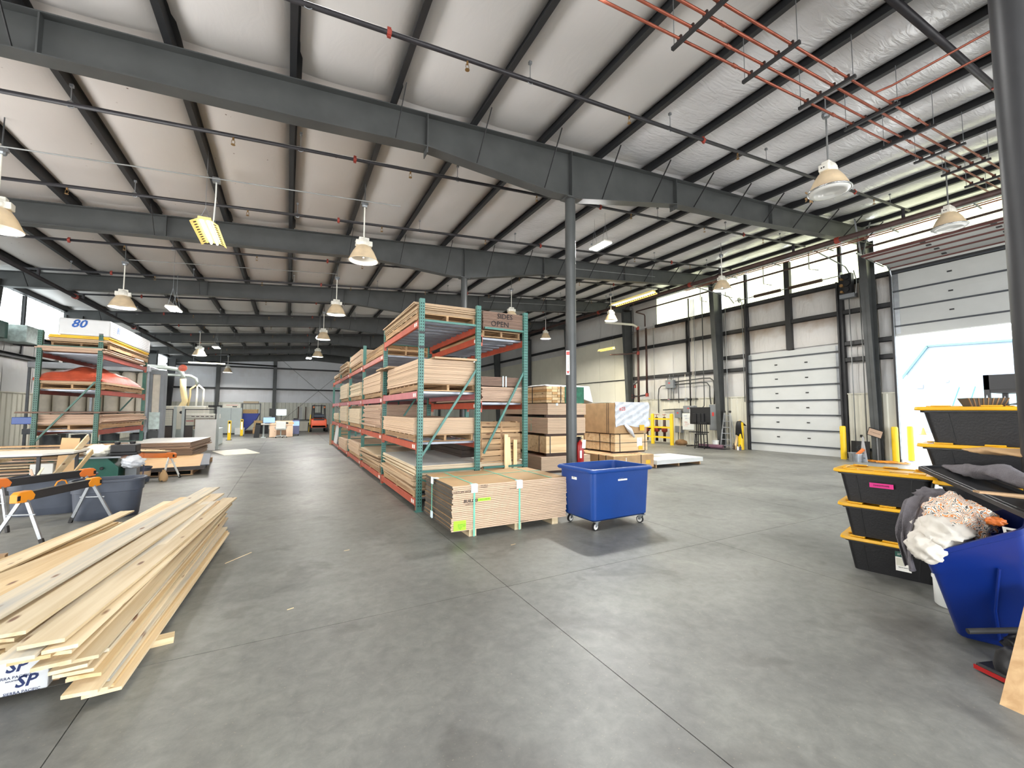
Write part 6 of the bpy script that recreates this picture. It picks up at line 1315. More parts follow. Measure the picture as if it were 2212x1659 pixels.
def monitor(lab, loc, w, h, m, foot=.12, rz=0):
    t = thing('monitor', lab, 'monitor', loc, rz); MB().box(-w/2, w/2, 0, .03, foot, foot+h).build('casing', 'black', t); MB().box(-w/2+.015, w/2-.015, -.004, 0, foot+.015, foot+h-.015).build('screen', m, t); MB().box(-.03, .03, .0, .03, 0, foot).box(-.12, .12, -.06, .08, 0, .012).build('stand', 'black', t); return t
monitor('wide blue-lit monitor on the side desk', (-.92, 28.25, .80), .62, .34, 'screen', .03)
pm_ = MB().box(-.02, .02, 0, .04, 0, 1.3).build('pole', 'steel_grey', loc=(-.32, 29.0, 0)); tag(pm_, 'grey pole carrying the white-screen monitor behind the desk', 'pole')
monitor('monitor with a white screen on a pole above the desk', (-.32, 28.95, 1.2), .56, .40, 'screen_white', .05)
monitor('dark monitor turned away left of the white screen', (-.78, 28.95, 1.2), .34, .46, 'black', .02, .3)
oc = thing('office_chair', 'white office chair on casters before the wooden desk', 'chair', (-.30, 27.75, 0))
MB().box(-.24, .24, -.22, .24, .44, .50).build('seat', 'board_white', oc, bevel=.03); MB().box(-.25, .25, -.27, -.22, .50, .92).build('backrest', 'board_white', oc, bevel=.05); MB().tube([(0, 0, .08), (0, 0, .44)], .03, 8).build('gas_lift', 'cab_grey', oc)
for i in range(5):
    a = i*2*math.pi/5; l = MB().bar((0, 0, .10), (.30*math.cos(a), .30*math.sin(a), .07), .035, .03).build('leg', 'board_white', oc); MB().lathe([(.03, 0), (.03, .05)], 8, c=(.30*math.cos(a), .30*math.sin(a), 0)).build('caster', 'black', l)
for s in (-1, 1): MB().tube([(s*.25, .1, .47), (s*.30, .1, .60), (s*.30, -.1, .62)], .015, 6).build('armrest', 'cab_grey', oc)
tc_ = thing('tool_chest', 'dark purple-grey rolling tool chest at the right end of the desk', 'tool chest', (.49, 29.6, 0)); MB().box(-.2, .2, -.25, .25, .1, .98).build('chest_body', 'purple_box', tc_, bevel=.01); MB().box(-.19, .19, -.255, -.25, .62, .9).build('drawer_front', 'screen', tc_)  # drawer front is no screen; a faint blue glow is put into its colour
for s in (-1, 1): MB().lathe([(.05, -.02), (.05, .02)], 10).build('wheel', 'rubber', tc_, loc=(s*.15, -.2, .05), rot=(0, R90, 0))
for i, (x, z, m, lab) in enumerate(((-.05, .76, 'black', 'black bag on the desk'), (.25, .76, 'kraft', 'small brown parcel on the desk'), (.48, .985, 'black', 'dark bottle group on the tool chest'), (-1.0, .80, 'black', 'black keyboard tray on the side desk'))): tag(MB().box(-.13, .13, -.08, .08, 0, .10 if i != 3 else .03).build('desk_item', m, loc=(x, 28.55 if i < 2 else (29.6 if i == 2 else 28.1), z), bevel=.02), lab, 'desk item')
# wooden frames and bench behind
for i, (x0, x1, m) in enumerate(((.80, 1.02, 'door_white'), (1.25, 1.72, 'yellow_board'))): tag(MB().box(x0, x1, -.03, .03, .85, 1.80).build('door_blank', m if i == 0 else 'wain', loc=(0, 36.4, 0)), ['white door blank standing on the bench by the end wall', 'yellowish door blank beside the forklift by the end wall'][i], 'panel')
bb2 = thing('olive_bench', 'olive green bench against the end wall beside the forklift', 'bench', (1.2, 36.3, 0)); MB().box(-.5, .5, -.3, .3, .78, .85).build('bench_top', 'black', bb2); MB().box(-.48, .48, -.28, .28, .0, .72).build('bench_body', 'wain', bb2); MB().box(-.5, -.42, -.28, .2, .85, 1.85).box(.02, .08, -.28, .2, .85, 1.85).build('frame', 'brown_dark', bb2)
# forklift
fk = thing('forklift', 'orange forklift seen from behind at the far end of the aisle', 'forklift', (2.05, 33.6, 0))
MB().prism([(-.1, .30), (-.1, .62), (-.02, .92), (.25, .98), (1.3, .98), (1.3, .3)], 'x', -.52, .52).build('counterweight', 'forklift_orange', fk, bevel=.06, seg=3)
MB().box(-.50, .50, -.06, .6, .28, .52).box(-.44, .44, -.10, .2, .33, .47).build('bumper', 'steel_dark', fk); MB().box(-.36, .36, -.04, .1, .84, .95).build('hood_vent', 'black', fk)
text('DOOSAN', .11, 'sticker', fk, (0, -.05, .895), FACE_NEGY) if False else None
for s in (-1, 1):
    MB().tube([(s*.45, .2, .27), (s*.62, .2, .27)], .27, 18).build('rear_tyre', 'rubber', fk, 50); MB().tube([(s*.42, 1.6, .32), (s*.64, 1.6, .32)], .32, 18).build('front_tyre', 'rubber', fk, 50)
    MB().bar((s*.44, .12, .98), (s*.40, .32, 1.92), .07, .08, (0, 1, 0)).build('guard_post', 'black', fk); MB().bar((s*.44, 1.4, .95), (s*.40, 1.2, 1.92), .06, .06, (0, 1, 0)).build('guard_post', 'black', fk)
    MB().box(s*.36-.05, s*.36+.05, .20, .24, 1.74, 1.86).build('tail_light', 'orange_paint', fk)
    MB().bar((s*.25, 1.75, .3), (s*.25, 1.75, 2.0), .09, .12, (0, 1, 0)).build('mast', 'black', fk)
g_ = MB().box(-.42, .42, .28, 1.3, 1.90, 1.95)
for i in range(5): g_.box(-.36+i*.17, -.32+i*.17, .3, 1.28, 1.88, 1.90)
g_.build('overhead_guard', 'black', fk); MB().tube([(-.33, .14, 1.15), (.33, .14, 1.15)], .13, 14).build('gas_bottle', 'trough_grey', fk, 50); MB().box(-.25, .25, .6, 1.0, .98, 1.4).build('seat', 'black', fk)
yl = MB().bar((1.42, 33.9, 0), (1.5, 33.9, 1.25), .06, .06).build('yellow_bar', 'yellow_paint'); tag(yl, 'yellow upright bar left of the forklift', 'bar')
# ================================================================ BOARD AND CRATE STACKS
def strapx(par, xs_, w, d, h, m='strap_black', r=.012, yy=None):
    for x in xs_: MB().box(x-r, x+r, -d/2-.006, d/2+.006, -.002, .002).box(x-r, x+r, -d/2-.006, -d/2-.002, 0, h+.004).box(x-r, x+r, -d/2-.006, d/2+.006, h+.001, h+.005).build('strap', m, par)
def strapy(par, ys__, w, d, h, m='strap_black', r=.012):
    for y in ys__: MB().box(-w/2-.006, -w/2-.002, y-r, y+r, 0, h+.004).box(-w/2-.006, w/2+.006, y-r, y+r, h+.001, h+.005).build('strap', m, par)
CX0, CX1, CY0, CY1 = 5.93, 7.16, 9.12, 11.6
def runners(lab, x0, x1, y0, y1, z, h=.07, m='brown_dark'):
    for i in range(3):
        y = y0+.12+(y1-y0-.24)*i/2; tag(MB().box(x0, x1, y-.045, y+.045, 0, h).build('dunnage', m, loc=(0, 0, z)), lab + [' at the front', ' in the middle', ' at the back'][i], 'dunnage', lab)
b1 = stack('board_bundle', 'pale MDF bundle on the floor at the foot of the stack behind the round column', 'boards', 5.72, 7.28, 9.1, 11.6, .06, .42, 12, 'mdf_edge', jit=.003, face='board_rose'); strapx(b1, (.35,), 1.5, 2.5, .36, 'strap_green')
runners('dunnage under the lowest bundle behind the column', 5.75, 7.2, 9.15, 11.5, 0, .058)
runners('dunnage under the strapped wooden crate behind the column', CX0, CX1, CY0, CY1, .424, .08)
c1 = thing('wood_crate', 'light plywood crate strapped in black between bundles behind the round column', 'crate', ((5.88+7.08)/2, 10.36, .506))
MB().box(-.60, .60, -1.24, 1.24, 0, .43).build('box', 'crate_wood', c1, bevel=.006); strapx(c1, (-.48,), 1.2, 2.48, .43); strapy(c1, (-.9, -.2), 1.2, 2.48, .43)
runners('dunnage on top of the strapped crate', CX0, CX1, CY0, CY1, .94, .06)
b2 = stack('board_bundle', 'rose MDF bundle with hairline joint, second from the top behind the column', 'boards', CX0, CX1-.02, CY0, CY1, 1.002, 1.42, 10, 'mdf_edge', jit=.003); strapx(b2, (-.2,), 1.2, 2.4, .42, 'strap_green', .006); strapy(b2, (-.4,), 1.2, 2.4, .42, 'strap_green')
runners('dunnage under the uppermost MDF bundle', CX0, CX1, CY0, CY1, 1.425, .07)
b3 = stack('board_bundle', 'uppermost rose MDF bundle with white strap corner behind the column', 'boards', CX0, CX1, CY0, CY1, 1.497, 1.79, 8, 'mdf_edge', jit=.003); strapx(b3, (-.33,), 1.2, 2.4, .29, 'strap_green', .006); strapy(b3, (-.4,), 1.2, 2.4, .29, 'strap_green')
MB().box(-.36, -.30, -1.25, -1.22, .24, .30).build('edge_protector', 'cap_white', b3)
tag(MB().box(0, .002, -.06, .06, -.12, .12).build('green_note', 'green_note', loc=(7.172, 9.3, 1.68)), 'green paper tag on the corner of the uppermost MDF bundle', 'note')
lb = thing('lumber_bundle', 'banded lumber bundle with green painted ends on top of the MDF bundles', 'lumber', (6.55, 10.5, 1.80))
for i in range(7):
    for j in range(6): MB().box(-.60+.172*i, -.60+.172*(i+1)-.006, -1.3+rnd(-.01, .01), 1.5, .012+.072*j, .012+.072*(j+1)-.006).build('lumber_board', ['pine_yellow', 'lumber_end', 'crate_wood'][(i+j) % 3] if i < 3 or j == 9 else 'pine_yellow', lb)
MB().box(-.03, .60, -1.318, -1.31, .01, .445).build('painted_end', 'green_wrap', lb)
MB().box(-.606, .606, -1.322, -1.318, 0, .0).box(-.17, -.15, -1.32, -1.31, 0, .45).box(-.606, .61, -.6, -.58, .445, .452).box(-.612, -.606, -.6, -.57, 0, .45).build('strap', 'strap_black', lb)
wc = thing('plastic_cover', 'white plastic wrap over the top and far end of the lumber bundle', 'wrap', (6.55, 10.5, 2.26))
MB().hexa([(-.62, -1.25, 0), (.98, -1.25, -.44), (1.05, 1.6, -.44), (-.62, 1.6, 0)], [(-.6, -1.25, .03), (.85, -1.25, .02), (.9, 1.6, .02), (-.6, 1.6, .03)]).build('film', 'plastic_white', wc, bevel=.03, seg=3)
# right-hand crates
def crate(lab, x0, x1, y0, y1, z0, z1, m, sx=(), sy=(), hz=False):
    t = thing('wood_crate', lab, 'crate', ((x0+x1)/2, (y0+y1)/2, z0)); w, d, h = x1-x0, y1-y0, z1-z0
    MB().box(-w/2, w/2, -d/2, d/2, 0, h).build('box', m, t, bevel=.006); strapx(t, sx, w, d, h); strapy(t, sy, w, d, h)
    if hz: MB().box(-w/2-.006, w/2+.006, -d/2-.007, d/2, h*.5-.008, h*.5+.008).build('strap', 'strap_black', t)
    return t
runners('dunnage under the low cardboard-brown crate', 7.7, 9.05, 8.6, 10.9, 0, .045)
k1 = crate('low cardboard-brown strapped crate on the floor beside the white slab', 7.62, 9.08, 8.55, 10.95, .047, .40, 'kraft', (.25,), (-.9, -.6))
MB().box(.43, .60, -1.203, -1.2, .10, .20).build('yellow_tag', 'yellow_board', k1); MB().box(-.30, -.28, -1.204, -1.2, .15, .30).build('arrow_sticker', 'sticker', k1)
runners('dunnage on top of the low brown crate', 8.15, 9.38, 9.1, 11.4, .403, .045)
k2 = crate('light plywood crate with black cross straps under the big wrapped box', 8.17, 9.42, 9.1, 11.5, .45, .93, 'crate_wood', (-.45, .52), (-1.0, -.55, .2), True)
MB().box(.20, .40, -1.209, -1.205, .12, .38).build('shipping_paper', 'sticker', k2); text('11', .05, 'ink_blue', k2, (.30, -1.2105, .30), FACE_NEGY); MB().box(.26, .42, -1.2115, -1.2095, .03, .14).build('yellow_tag', 'yellow_board', k2)
runners('dunnage under the big wrapped box', 8.15, 9.4, 9.15, 11.4, .932, .02)
k3 = thing('wrapped_box', 'big brown box half covered in torn white film with pen marks', 'box', (8.80, 10.3, .955)); MB().box(-.64, .60, -1.2, 1.2, 0, .87).build('box', 'kraft', k3, bevel=.008)
strapy(k3, (-.95, -.88), 1.28, 2.4, .87, 'brown_dark', .01)
def filmf(u, v):
    x = -.63+1.28*u; z = .90-.72*v*(1-.35*math.sin(u*3.3)*max(0, .6-u)); k = .012*math.sin(u*21+v*8)*math.sin(v*15)+.012
    if u > .85 : x += .05*math.sin(v*9)
    return (x, -1.212-k, z)
MB().grid(filmf, 30, 22).build('torn_film', 'plastic_film', k3, 'all')
MB().grid(lambda u, v: (-.63+1.30*u, -1.2+1.5*v, .885+.012*math.sin(u*15)*math.sin(v*11)), 16, 12).build('top_film', 'plastic_film', k3, 'all')
MB().hexa([(.60, -1.22, .2), (.66, -1.22, .3), (.66, -.9, .3), (.61, -.9, .2)], [(.60, -1.2, .87), (.72, -1.2, .7), (.70, -.9, .7), (.6, -.9, .87)]).build('film_corner', 'plastic_film', k3, bevel=.02)
MB().tube([(-.30, -1.24, .28), (-.16, -1.30, .10), (-.02, -1.33, -.10)], [.03, .075, .03], 8).build('torn_tail', 'plastic_film', k3, 'all')
text('#23', .15, 'red_ink', k3, (-.38, -1.245, .70), FACE_NEGY); MB().box(.28, .46, -1.246, -1.238, .08, .24).build('yellow_tag', 'yellow_board', k3)
wsb = thing('white_slab', 'low stack of white boards on a wooden pallet in front of the crates', 'boards', (10.15, 9.15, .10))
for i in range(5): MB().box(-1.0, .98, -.62, .62, i*.024, i*.024+.022).build('board', 'board_white', wsb, rot=.02)
pallet('pallet under the low white board stack', 9.2, 11.1, 8.6, 9.7, -.02, nd=9).scale = (1, 1, .99)
# ================================================================ YELLOW GUARD RAIL
gr = thing('guard_rail', 'yellow safety guard rail with two posts around the sprinkler valves', 'guard rail', (15.95, 0, 0))
for y in (15.05, 13.88): MB().lathe([(.085, 0), (.085, 1.40), (.07, 1.46), (.03, 1.48)], 18, c=(0, y, 0)).build('post', 'yellow_paint', gr, 50)
for z in (.35, .82, 1.22): MB().box(-.02, .02, 13.9, 16.0, z-.04, z+.04).build('rail', 'yellow_paint', gr)
# ================================================================ BOLLARDS
def boll(lab, x, y, h=1.12, r=.085, bent=0):
    t = thing('bollard', lab, 'bollard', (x, y, 0), group='yellow bollards at the doors'); MB().tube([(0, 0, 0), (bent*.2, 0, h*.25), (0, 0, h*.5), (0, 0, h-.04), (0, 0, h)], [r, r*(1-.12*bent), r, r, r*.8], 18).build('post', 'yellow_paint', t, 50); MB().lathe([(r*1.25, 0), (r*1.25, .01)], 16).build('base_ring', 'concrete', t)
boll('yellow bollard draped with a black jacket, left of the closed door', 16.75, 11.0, 1.15, .11)
boll('yellow bollard at the right side of the closed roller door', 16.55, 7.25)
boll('yellow bollard just left of the open doorway', 16.95, 5.92+.10, 1.13)
boll('slimmer yellow bollard outside the open doorway', 18.1, 6.03, 1.13)
sheetcloth('black jacket hanging over the left yellow bollard', 'black_jacket', 'black', [[(16.66, 11.18, .60), (16.64, 11.12, .62), (16.68, 10.85, .45)], [(16.62, 11.14, .98), (16.60, 11.02, 1.05), (16.62, 10.88, .98)], [(16.68, 11.1, 1.17), (16.70, 11.0, 1.21), (16.70, 10.92, 1.17)], [(16.90, 11.12, 1.0), (16.90, 11.0, 1.02), (16.9, 10.85, 1.0)]], 16, 10, .015, cat='jacket')
# ================================================================ LADDER, BOARDS, BUCKETS
ld = thing('ladder', 'aluminium articulated ladder standing between the column and the closed door', 'ladder', (16.85, 11.72, 0))
for (xa, ya, xb, yb) in ((0, .30, .12, .16), (0, -.20, .12, -.10), (.34, .28, .14, .16), (.34, -.22, .14, -.10)): MB().bar((xa, ya, 0), (xb, yb, 1.55), .03, .055, (1, 0, 0)).build('side_rail', 'alu', ld)
for i in range(6):
    z = .12+.26*i; f = z/1.55; MB().bar((.12*f, .30-.14*f, z), (.12*f, -.20+.10*f, z), .035, .03).build('rung', 'alu', ld)
    if i % 2 == 0: MB().bar((.34-.2*f, .28-.12*f, z), (.34-.2*f, -.22+.12*f, z), .03, .03).build('rung', 'alu', ld)
for y in (.16, -.10): MB().lathe([(.05, -.03), (.05, .03)], 12).build('hinge_knuckle', 'steel_dark', ld, loc=(.13, y, 1.58), rot=(R90, 0, 0))
def pail(lab, x, y, m, r=.14, h=.33, grp=None):
    t = thing('bucket', lab, 'bucket', (x, y, 0), group=grp); MB().lathe([(r*.85, 0), (r, h), (r*1.06, h), (r*1.06, h-.03), (r*.98, h-.005), (r*.82, .02), (.001, .02)], 20, cap=False).lathe([(r*.85, 0), (.001, 0)], 20, cap=False).build('bucket_body', m, t, 50)
    MB().tube([(r*math.cos(a)*1.03, -.02, h-.02-.10*math.sin(a)) for a in [math.pi*k/8 for k in range(9)]], .004, 5).build('handle', 'galv', t); return t
wpb = pail('white bucket with red print at the foot of the ladder', 16.55, 12.05, 'white_paint'); MB().lathe([(.133, .06), (.139, .16)], 20, cap=False).build('red_label', 'red_ink', wpb, 'all'); text('Ex', .09, 'sticker', wpb, (0.0, -.142, .11), FACE_NEGY)
tag(MB().bar((16.75, 11.28, 0), (17.05, 11.22, 1.22), .10, .03, (1, 0, 0)).build('leaning_board', 'pine_z'), 'pale board leaning beside the jacket-draped bollard', 'board')
for i, (x, y, m, h) in enumerate(((16.6, 11.22, 'brown_dark', .22), (16.5, 10.98, 'sticker', .17), (16.5, 10.88, 'purple_box', .20))):
    t = thing('spray_bottle', ['brown bottle beside the jacket-draped bollard', 'white spray bottle at the foot of the bollard', 'blue-grey spray bottle at the foot of the bollard'][i], 'bottle', (x, y, 0)); MB().lathe([(.04, 0), (.042, h*.7), (.015, h*.85), (.015, h)], 12).build('bottle_body', m, t, 50); MB().box(-.03, .015, -.01, .01, h, h+.03).build('nozzle', 'black', t)
rl = MB().tube([(16.1, 12.55, .09), (16.35, 11.55, .09)], .085, 14).build('rolled_mat', 'pink_sticker'); rl.data.materials[0] = mat('mauve', G(110, 78, 92), .9); tag(rl, 'mauve rolled mat lying on the floor before the television stand', 'mat')
tag(MB().box(-.25, .25, -.75, .65, 0, .02).build('floor_mat', 'steel_dark', loc=(16.2, 12.05, 0)), 'thin dark mat on the floor by the ladder', 'mat')
# whiteboard
wbt = thing('whiteboard', 'white board with handwriting on thin legs by the electrical boxes', 'whiteboard', (16.85, 13.68, 0), .0)
MB().box(-.012, .012, -.33, .33, .72, 1.50).build('board_face', 'whiteboard', wbt, bevel=.004); MB().box(-.02, 0, -.34, .34, .70, .72).build('tray', 'galv', wbt)
for y in (-.31, .31): MB().bar((-.0, y, 0), (0, y, 1.5), .015, .015).build('leg', 'galv', wbt)
for i, (s_, m, y, z, sz) in enumerate((('wood', 'ink_blue', .15, 1.38, .07), ('order  x2', 'ink_blue', .05, 1.26, .06), ('call ship', 'red_ink', .12, 1.08, .055), ('pick up 10', 'red_ink', .05, .99, .055), ('4 - 8 - 2', 'red_ink', .12, .90, .055), ('shelf', 'ink', -.10, 1.20, .05))): text(s_, sz, m, wbt, (-.0145, y, z), FACE_NEGX)
bs = thing('broom', 'floor brush with a black head leaning at the whiteboard', 'broom', (16.62, 14.02, 0)); MB().box(-.04, .04, -.2, .15, 0, .05).build('brush_head', 'black', bs); MB().bar((0, 0, .04), (.15, .05, 1.3), .02, .02).build('handle', 'board_pale', bs)
# TV stand + chair
tv = thing('television', 'large black television seen from behind on a black wheeled stand', 'television', (16.15, 12.55, 0), -.12)
MB().box(-.03, .03, -.62, .50, 1.02, 1.78).build('panel', 'black', tv, bevel=.01); MB().box(-.08, -.03, -.35, .30, 1.1, 1.5).build('rear_housing', 'black_plastic', tv, bevel=.01)
for y in (-.18, .06): MB().bar((-.09, y, .1), (-.09, y, 1.5), .04, .03).build('stand_post', 'black', tv)
MB().box(-.25, .1, -.45, .35, .66, .70).build('stand_shelf', 'black', tv)
for y in (-.5, .4): MB().bar((-.35, y, .05), (.25, y, .05), .04, .04).build('foot', 'black', tv)
MB().bar((-.09, -.5, .07), (-.09, .4, .07), .04, .04).build('crossbar', 'black', tv); MB().tube([(-.09, .42, 1.70), (-.12, .40, 1.4), (-.1, .45, 1.2), (-.12, .40, .9)], .008, 6).build('cable', 'sticker', tv)
chb = thing('black_stool', 'tall black chair with a slatted back before the television', 'chair', (15.75, 12.15, 0), .3)
MB().box(-.2, .2, -.2, .2, .60, .64).build('seat', 'black', chb, bevel=.01)
for x in (-.18, .18):
    for y in (-.18, .18): MB().bar((x*1.1, y*1.1, 0), (x*.95, y*.95, 1.12 if x > 0 else .6), .035, .035).build('leg', 'black', chb)
for y in (-.1, 0, .1): MB().bar((.18, y, .64), (.18, y, 1.1), .02, .03).build('back_slat', 'black', chb)
MB().box(.155, .195, -.18, .18, 1.05, 1.14).build('top_rail', 'black', chb); MB().box(-.19, .19, -.19, -.17, .25, .28).box(-.19, .19, .17, .19, .25, .28).build('stretcher', 'black', chb)
stp = thing('shavings', 'brown paper sack and straw litter on the floor below the whiteboard', 'litter', (16.6, 13.9, 0)); MB().lathe([(.15, 0), (.28, .05), (.26, .18), (.1, .26), (.001, .27)], 12, cap=False).build('sack', 'kraft_dark', stp, 'all', rot=0)
sw = MB()
for i in range(140):
    a, r_ = rnd(0, 6.28), abs(random.gauss(0, .35)); x, y, b_ = -.15+r_*math.cos(a)*.7, -.2+r_*math.sin(a)*1.3, rnd(0, 3.14); sw.bar((x, y, .006), (x+.09*math.cos(b_), y+.09*math.sin(b_), .01), .006, .004)
tag(sw.build('straw', 'board_tan', stp), kind='stuff')
# ================================================================ ELECTRICAL + SPRINKLER RISER ON THE WALL
def ebox(lab, y0, y1, z0, z1, d=.18, x=XR-.20, red=True):
    t = thing('electrical_box', lab, 'electrical box', (x-d, (y0+y1)/2, z0)); w, h = abs(y1-y0), z1-z0
    MB().box(0, d, -w/2, w/2, 0, h).build('enclosure', 'box_grey', t, bevel=.008); MB().box(-.006, 0, -w/2+.02, w/2-.02, .02, h-.02).build('cover', 'box_grey', t)
    if red: MB().box(-.008, -.006, -.05, .05, h*.55, h*.70).build('warning_label', 'red_ink', t)
    return t
ebox('grey junction cabinet high on the insulated wall', 15.12, 14.62, 2.76, 3.17)
ebox('wide grey switch box above the whiteboard', 14.03, 13.42, 1.53, 1.86, .22)
ebox('tall dark grey breaker panel behind the television', 12.62, 12.22, .75, 1.90, .2)
ebox('small disconnect box left of the whiteboard', 14.6, 14.22, 1.27, 1.66, .15)
ebox('lower grey disconnect box near the floor', 14.6, 14.2, .55, .87, .15, red=False)
CW = XR-.26
def conduit(lab, pts, r=.022, m='steel_grey', grp='grey conduits on the right wall'):
    return tag(MB().tube([(CW, y, z) for y, z in pts], r, 8).build('conduit', m, None, 'all'), lab, 'conduit', grp)
conduit('upper thick conduit bending down to the breaker panel', [(14.6, 3.06), (13.0, 3.14), (12.62, 3.12), (12.45, 2.98), (12.42, 2.6), (12.45, 1.92)], .03)
conduit('second thick conduit bending down beside the upper one', [(14.6, 2.92), (13.1, 2.96), (12.80, 2.92), (12.66, 2.75), (12.66, 2.3), (12.62, 1.92)], .026)
conduit('conduit curving from the junction cabinet down to the valves', [(15.1, 2.92), (15.5, 2.90), (15.65, 2.75), (15.7, 2.4), (15.7, 1.5)], .026)
conduit('conduit running from the valves to the wide switch box', [(15.4, 1.66), (14.5, 1.70), (14.05, 1.70)], .026)
conduit('conduit curving up right of the wide switch box', [(13.4, 1.72), (13.1, 1.74), (12.98, 1.85), (12.96, 2.3), (12.96, 7.0)], .022)
for i, (y, z0, z1, r_, m, n_) in enumerate(((13.72, 1.86, 7.1, .032, 'steel_dark', 'dark vertical pipe rising from the wide switch box'), (12.28, 1.9, 7.2, .022, 'steel_grey', 'vertical conduit above the breaker panel'), (15.95, 2.2, 6.3, .014, 'conduit', 'thin pale conduit nearest the red riser'), (13.58, 1.9, 7.0, .012, 'cream', 'first cream wire above the switch box'), (13.50, 1.9, 7.0, .012, 'cream', 'second cream wire above the switch box'), (13.42, 1.9, 7.0, .012, 'conduit', 'third thin wire above the switch box'), (11.78, .2, 6.2, .016, 'conduit', 'conduit on the right of the second wall column'), (11.0, 2.0, 6.3, .018, 'conduit', 'conduit left of the closed door track'), (14.4, 2.0, 3.4, .02, 'steel_grey', 'short conduit right of the junction cabinet'), (14.0, 2.0, 3.4, .012, 'cream', 'short cream conduit above the switch box'), (7.12, .3, 6.0, .016, 'conduit', 'left thin conduit right of the closed door'), (6.80, .5, 6.1, .016, 'conduit', 'right thin conduit right of the closed door'), (14.3, .87, 1.27, .012, 'steel_grey', 'link between the two small boxes'), (14.35, .05, .55, .012, 'steel_grey', 'right leg conduit under the lower box'), (14.48, .05, .55, .012, 'steel_grey', 'left leg conduit under the lower box'))):
    conduit(n_, [(y, z0), (y, z1)], r_, m)
for i in range(4): conduit('bright tube %s under the junction cabinet' % ['one, leftmost,', 'two, left of centre,', 'three, right of centre,', 'four, rightmost,'][i], [(15.05-.11*i, 2.2), (15.05-.11*i, 3.45)], .018, 'galv' if i % 2 else 'steel_grey')
tag(MB().box(XR-.22, XR-.17, 13.4, 15.6, 2.16, 2.22).build('channel', 'steel_dark'), 'dark mounting channel across the wall above the valves', 'channel')
sk = ebox('small white and red alarm box on the mounting channel', 15.1, 14.95, 2.13, 2.24, .07); ebox('white switch box on the mounting channel', 14.05, 13.93, 2.12, 2.25, .07, red=False)
rs = thing('sprinkler_riser', 'tall brown-black sprinkler riser pipes with red fittings by the cream wall', 'riser', (16.7, 0, 0))
MB().tube([(-2.1, 16.9, 6.25), (-.3, 16.75, 6.28), (0, 16.7, 6.15)], .06, 10).build('feed_pipe', 'cream', rs, 'all')
MB().tube([(0, 16.7, 6.15), (0, 16.7, 1.0)], .065, 12).build('riser_pipe', 'pipe_rust', rs, 'all'); MB().tube([(.0, 16.1, 6.0), (0, 16.1, 2.5)], .055, 12).build('riser_pipe', 'pipe_rust', rs, 'all')
MB().tube([(0, 16.1, 2.45), (0, 16.8, 2.4), (-.1, 17.1, 2.4)], .045, 10).build('cross_pipe', 'pipe_black', rs, 'all'); MB().tube([(-.1, 17.0, 1.6), (-.1, 17.0, 3.0), (0, 16.7, 3.2)], .045, 10).build('side_pipe', 'pipe_black', rs, 'all')
MB().tube([(-.05, 16.7, 4.75), (-.4, 17.2, 4.72), (-1.2, 17.6, 4.68)], .04, 10).build('test_line', 'pipe_rust', rs, 'all')
for y, z in ((16.1, 2.45), (16.7, 6.1), (17.0, 2.95), (17.1, 2.4), (16.7, 4.74)): MB().lathe([(.05, -.09), (.085, -.09), (.085, .09), (.05, .09)], 12).build('red_fitting', 'pipe_red', rs, 50, loc=(0, y, z))
for y in (16.0, 15.35, 14.85): MB().tube([(-.15, y, .1), (-.15, y, 1.3)], .07, 12).build('valve_pipe', 'pipe_rust', rs, 'all'); MB().lathe([(.09, .55), (.14, .6), (.14, .8), (.09, .85)], 14, c=(-.15, y, 0)).build('valve_body', 'pipe_red', rs, 50); MB().tube([(-.15+.10*math.cos(a), y+.10*math.sin(a), 1.42) for a in [2*math.pi*k/12 for k in range(13)]], .012, 5).build('hand_wheel', 'red', rs); MB().tube([(-.15, y, 1.3), (-.15, y, 1.42)], .015, 6).build('stem', 'brass', rs)
MB().tube([(-.15, 16.0, .75), (-.15, 14.8, .75)], .075, 12).build('header_pipe', 'pipe_rust', rs, 'all')
ov_ = thing('door_operator', 'black door motor with gears high at the right of the closed door', 'motor', (XR-.45, 7.05, 5.5))
MB().box(-.12, .12, -.22, .22, 0, .14).build('control_box', 'box_grey', ov_); MB().box(-.1, .1, -.14, .16, .14, .85).build('bracket_plate', 'black', ov_)
for z, r_ in ((.28, .09), (.5, .11), (.72, .08)): MB().lathe([(r_, -.04), (r_, .04)], 14).build('gear', 'black', ov_, loc=(-.13, .0, z), rot=(0, R90, 0)); MB().lathe([(r_*.5, -.07), (r_*.5, .07)], 10).build('gear_hub', 'brass', ov_, loc=(-.13, .12, z-.06), rot=(0, R90, 0))
MB().tube([(-.1, -.25, .1), (-.12, -.3, .5), (-.1, -.22, .9)], .015, 6).build('cable', 'conduit', ov_)
for i, (y0, z0, z1) in enumerate(((12.2, 6.5, 7.3), (7.8, 6.6, 7.3), (9.4, 6.5, 7.2), (11.0, 6.4, 7.2))): tag(MB().tube([(16.0, y0, z1), (16.0, y0, z0), (16.1, y0-.25, z0-.1)], .015, 6).build('track_hanger', 'conduit'), 'grey angle hanger for door track, ' + ['by the second column', 'near the motor', 'in mid opening', 'above the left jamb'][i], 'hanger', 'door track hangers')
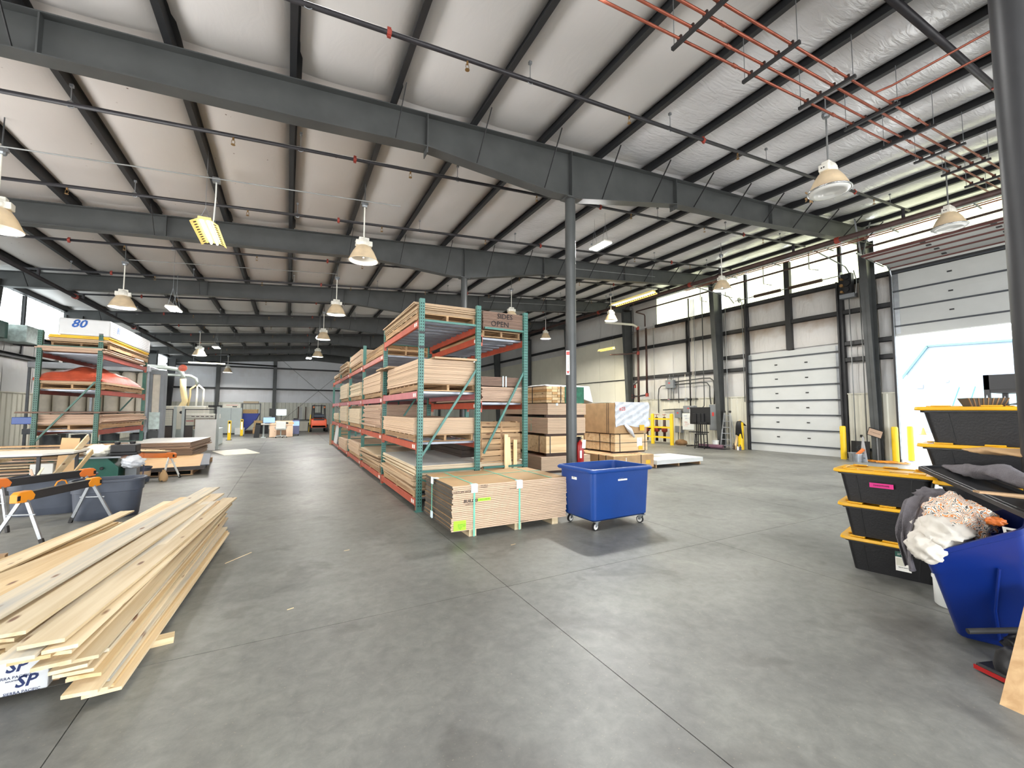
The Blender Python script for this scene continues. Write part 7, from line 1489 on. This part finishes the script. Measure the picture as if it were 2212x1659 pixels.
# ================================================================ THINGS BETWEEN THE DOORS
bk = thing('target_board', 'black target panel with a drawn circle leaning between the doors', 'panel', (16.95, 7.12, 0), (0, .10, 0)); MB().box(0, .02, -.42, .10, 0, .62).build('sheet', 'black', bk); MB().tube([(-.003, -.16+.085*math.cos(a), .40+.085*math.sin(a)) for a in [2*math.pi*k/20 for k in range(21)]], .006, 5).build('circle', 'steel_grey', bk); MB().bar((-.003, -.16, .18), (-.003, -.16, .60), .01, .004).bar((-.003, -.34, .40), (-.003, .0, .40), .01, .004).build('cross_lines', 'steel_grey', bk)
cs = thing('silver_stand', 'folded silver metal stand pointing up beside the black panel', 'stand', (16.35, 6.62, 0)); MB().hexa([(-.02, -.10, 0), (.02, -.10, 0), (.02, .10, 0), (-.02, .10, 0)], [(-.01, -.012, .80), (.01, -.012, .80), (.01, .012, .80), (-.01, .012, .80)]).build('frame', 'alu', cs); MB().box(-.03, -.02, -.02, .02, .25, .30).box(-.035, -.02, -.05, .0, .10, .14).build('joint', 'galv', cs)
p1 = pail('grey-blue bucket holding an orange roll, between the doors', 16.15, 6.72, 'galv', .13, .26); tag(MB().tube([(16.12, 6.72, .20), (16.2, 6.55, .42)], .05, 12).build('orange_roll', 'orange_paint', None, 50), 'orange roll sticking out of the grey-blue bucket', 'roll')
pail('second bucket, dark rimmed, behind the grey-blue one', 16.4, 6.92, 'conduit', .13, .27)
sn = thing('info_sign', 'small framed sign on a pole stand between the doors', 'sign', (16.75, 6.30+.10, 0)); MB().bar((0, 0, 0), (0, 0, .80), .02, .02).build('pole', 'galv', sn); MB().box(-.12, .12, -.1, .1, 0, .015).build('base', 'galv', sn)
f_ = MB().box(-.012, .012, -.20, .20, -.13, .13).build('frame', 'black', sn, loc=(-.03, .03, .92), rot=(.35, -.15, 0)); MB().box(-.016, -.012, -.18, .18, -.11, .11).build('paper', 'board_rose', f_); text('PLEASE KEEP DOOR CLEAR', .022, 'ink', f_, (-.018, 0, 0), FACE_NEGX)
for i, (y, z) in enumerate(((6.98, .78), (6.72, .34))): tag(MB().box(-.03, 0, -.03, .03, -.045, .045).build('outlet', 'black' if i == 0 else 'galv', loc=(XR-.19, y, z)), ['black wall outlet above the target panel', 'grey wall outlet beside the sign pole'][i], 'outlet')
oc_ = thing('extension_cable', 'tangle of orange extension cord on the floor between the doors', 'cord'); random.seed(9)
pts = []; ax_, ay_ = 16.6, 6.45
for i in range(90):
    a = i*.55; pts.append((16.55+.22*math.cos(a)+.08*math.sin(a*.31), 6.10+.30*math.sin(a*.93)+.22*math.cos(i*.13), .012+.03*abs(math.sin(i*.7))+.02*(i % 5)/5))
MB().tube(pts, .010, 5).build('cord', 'amber', oc_, 'all')
"""end"""
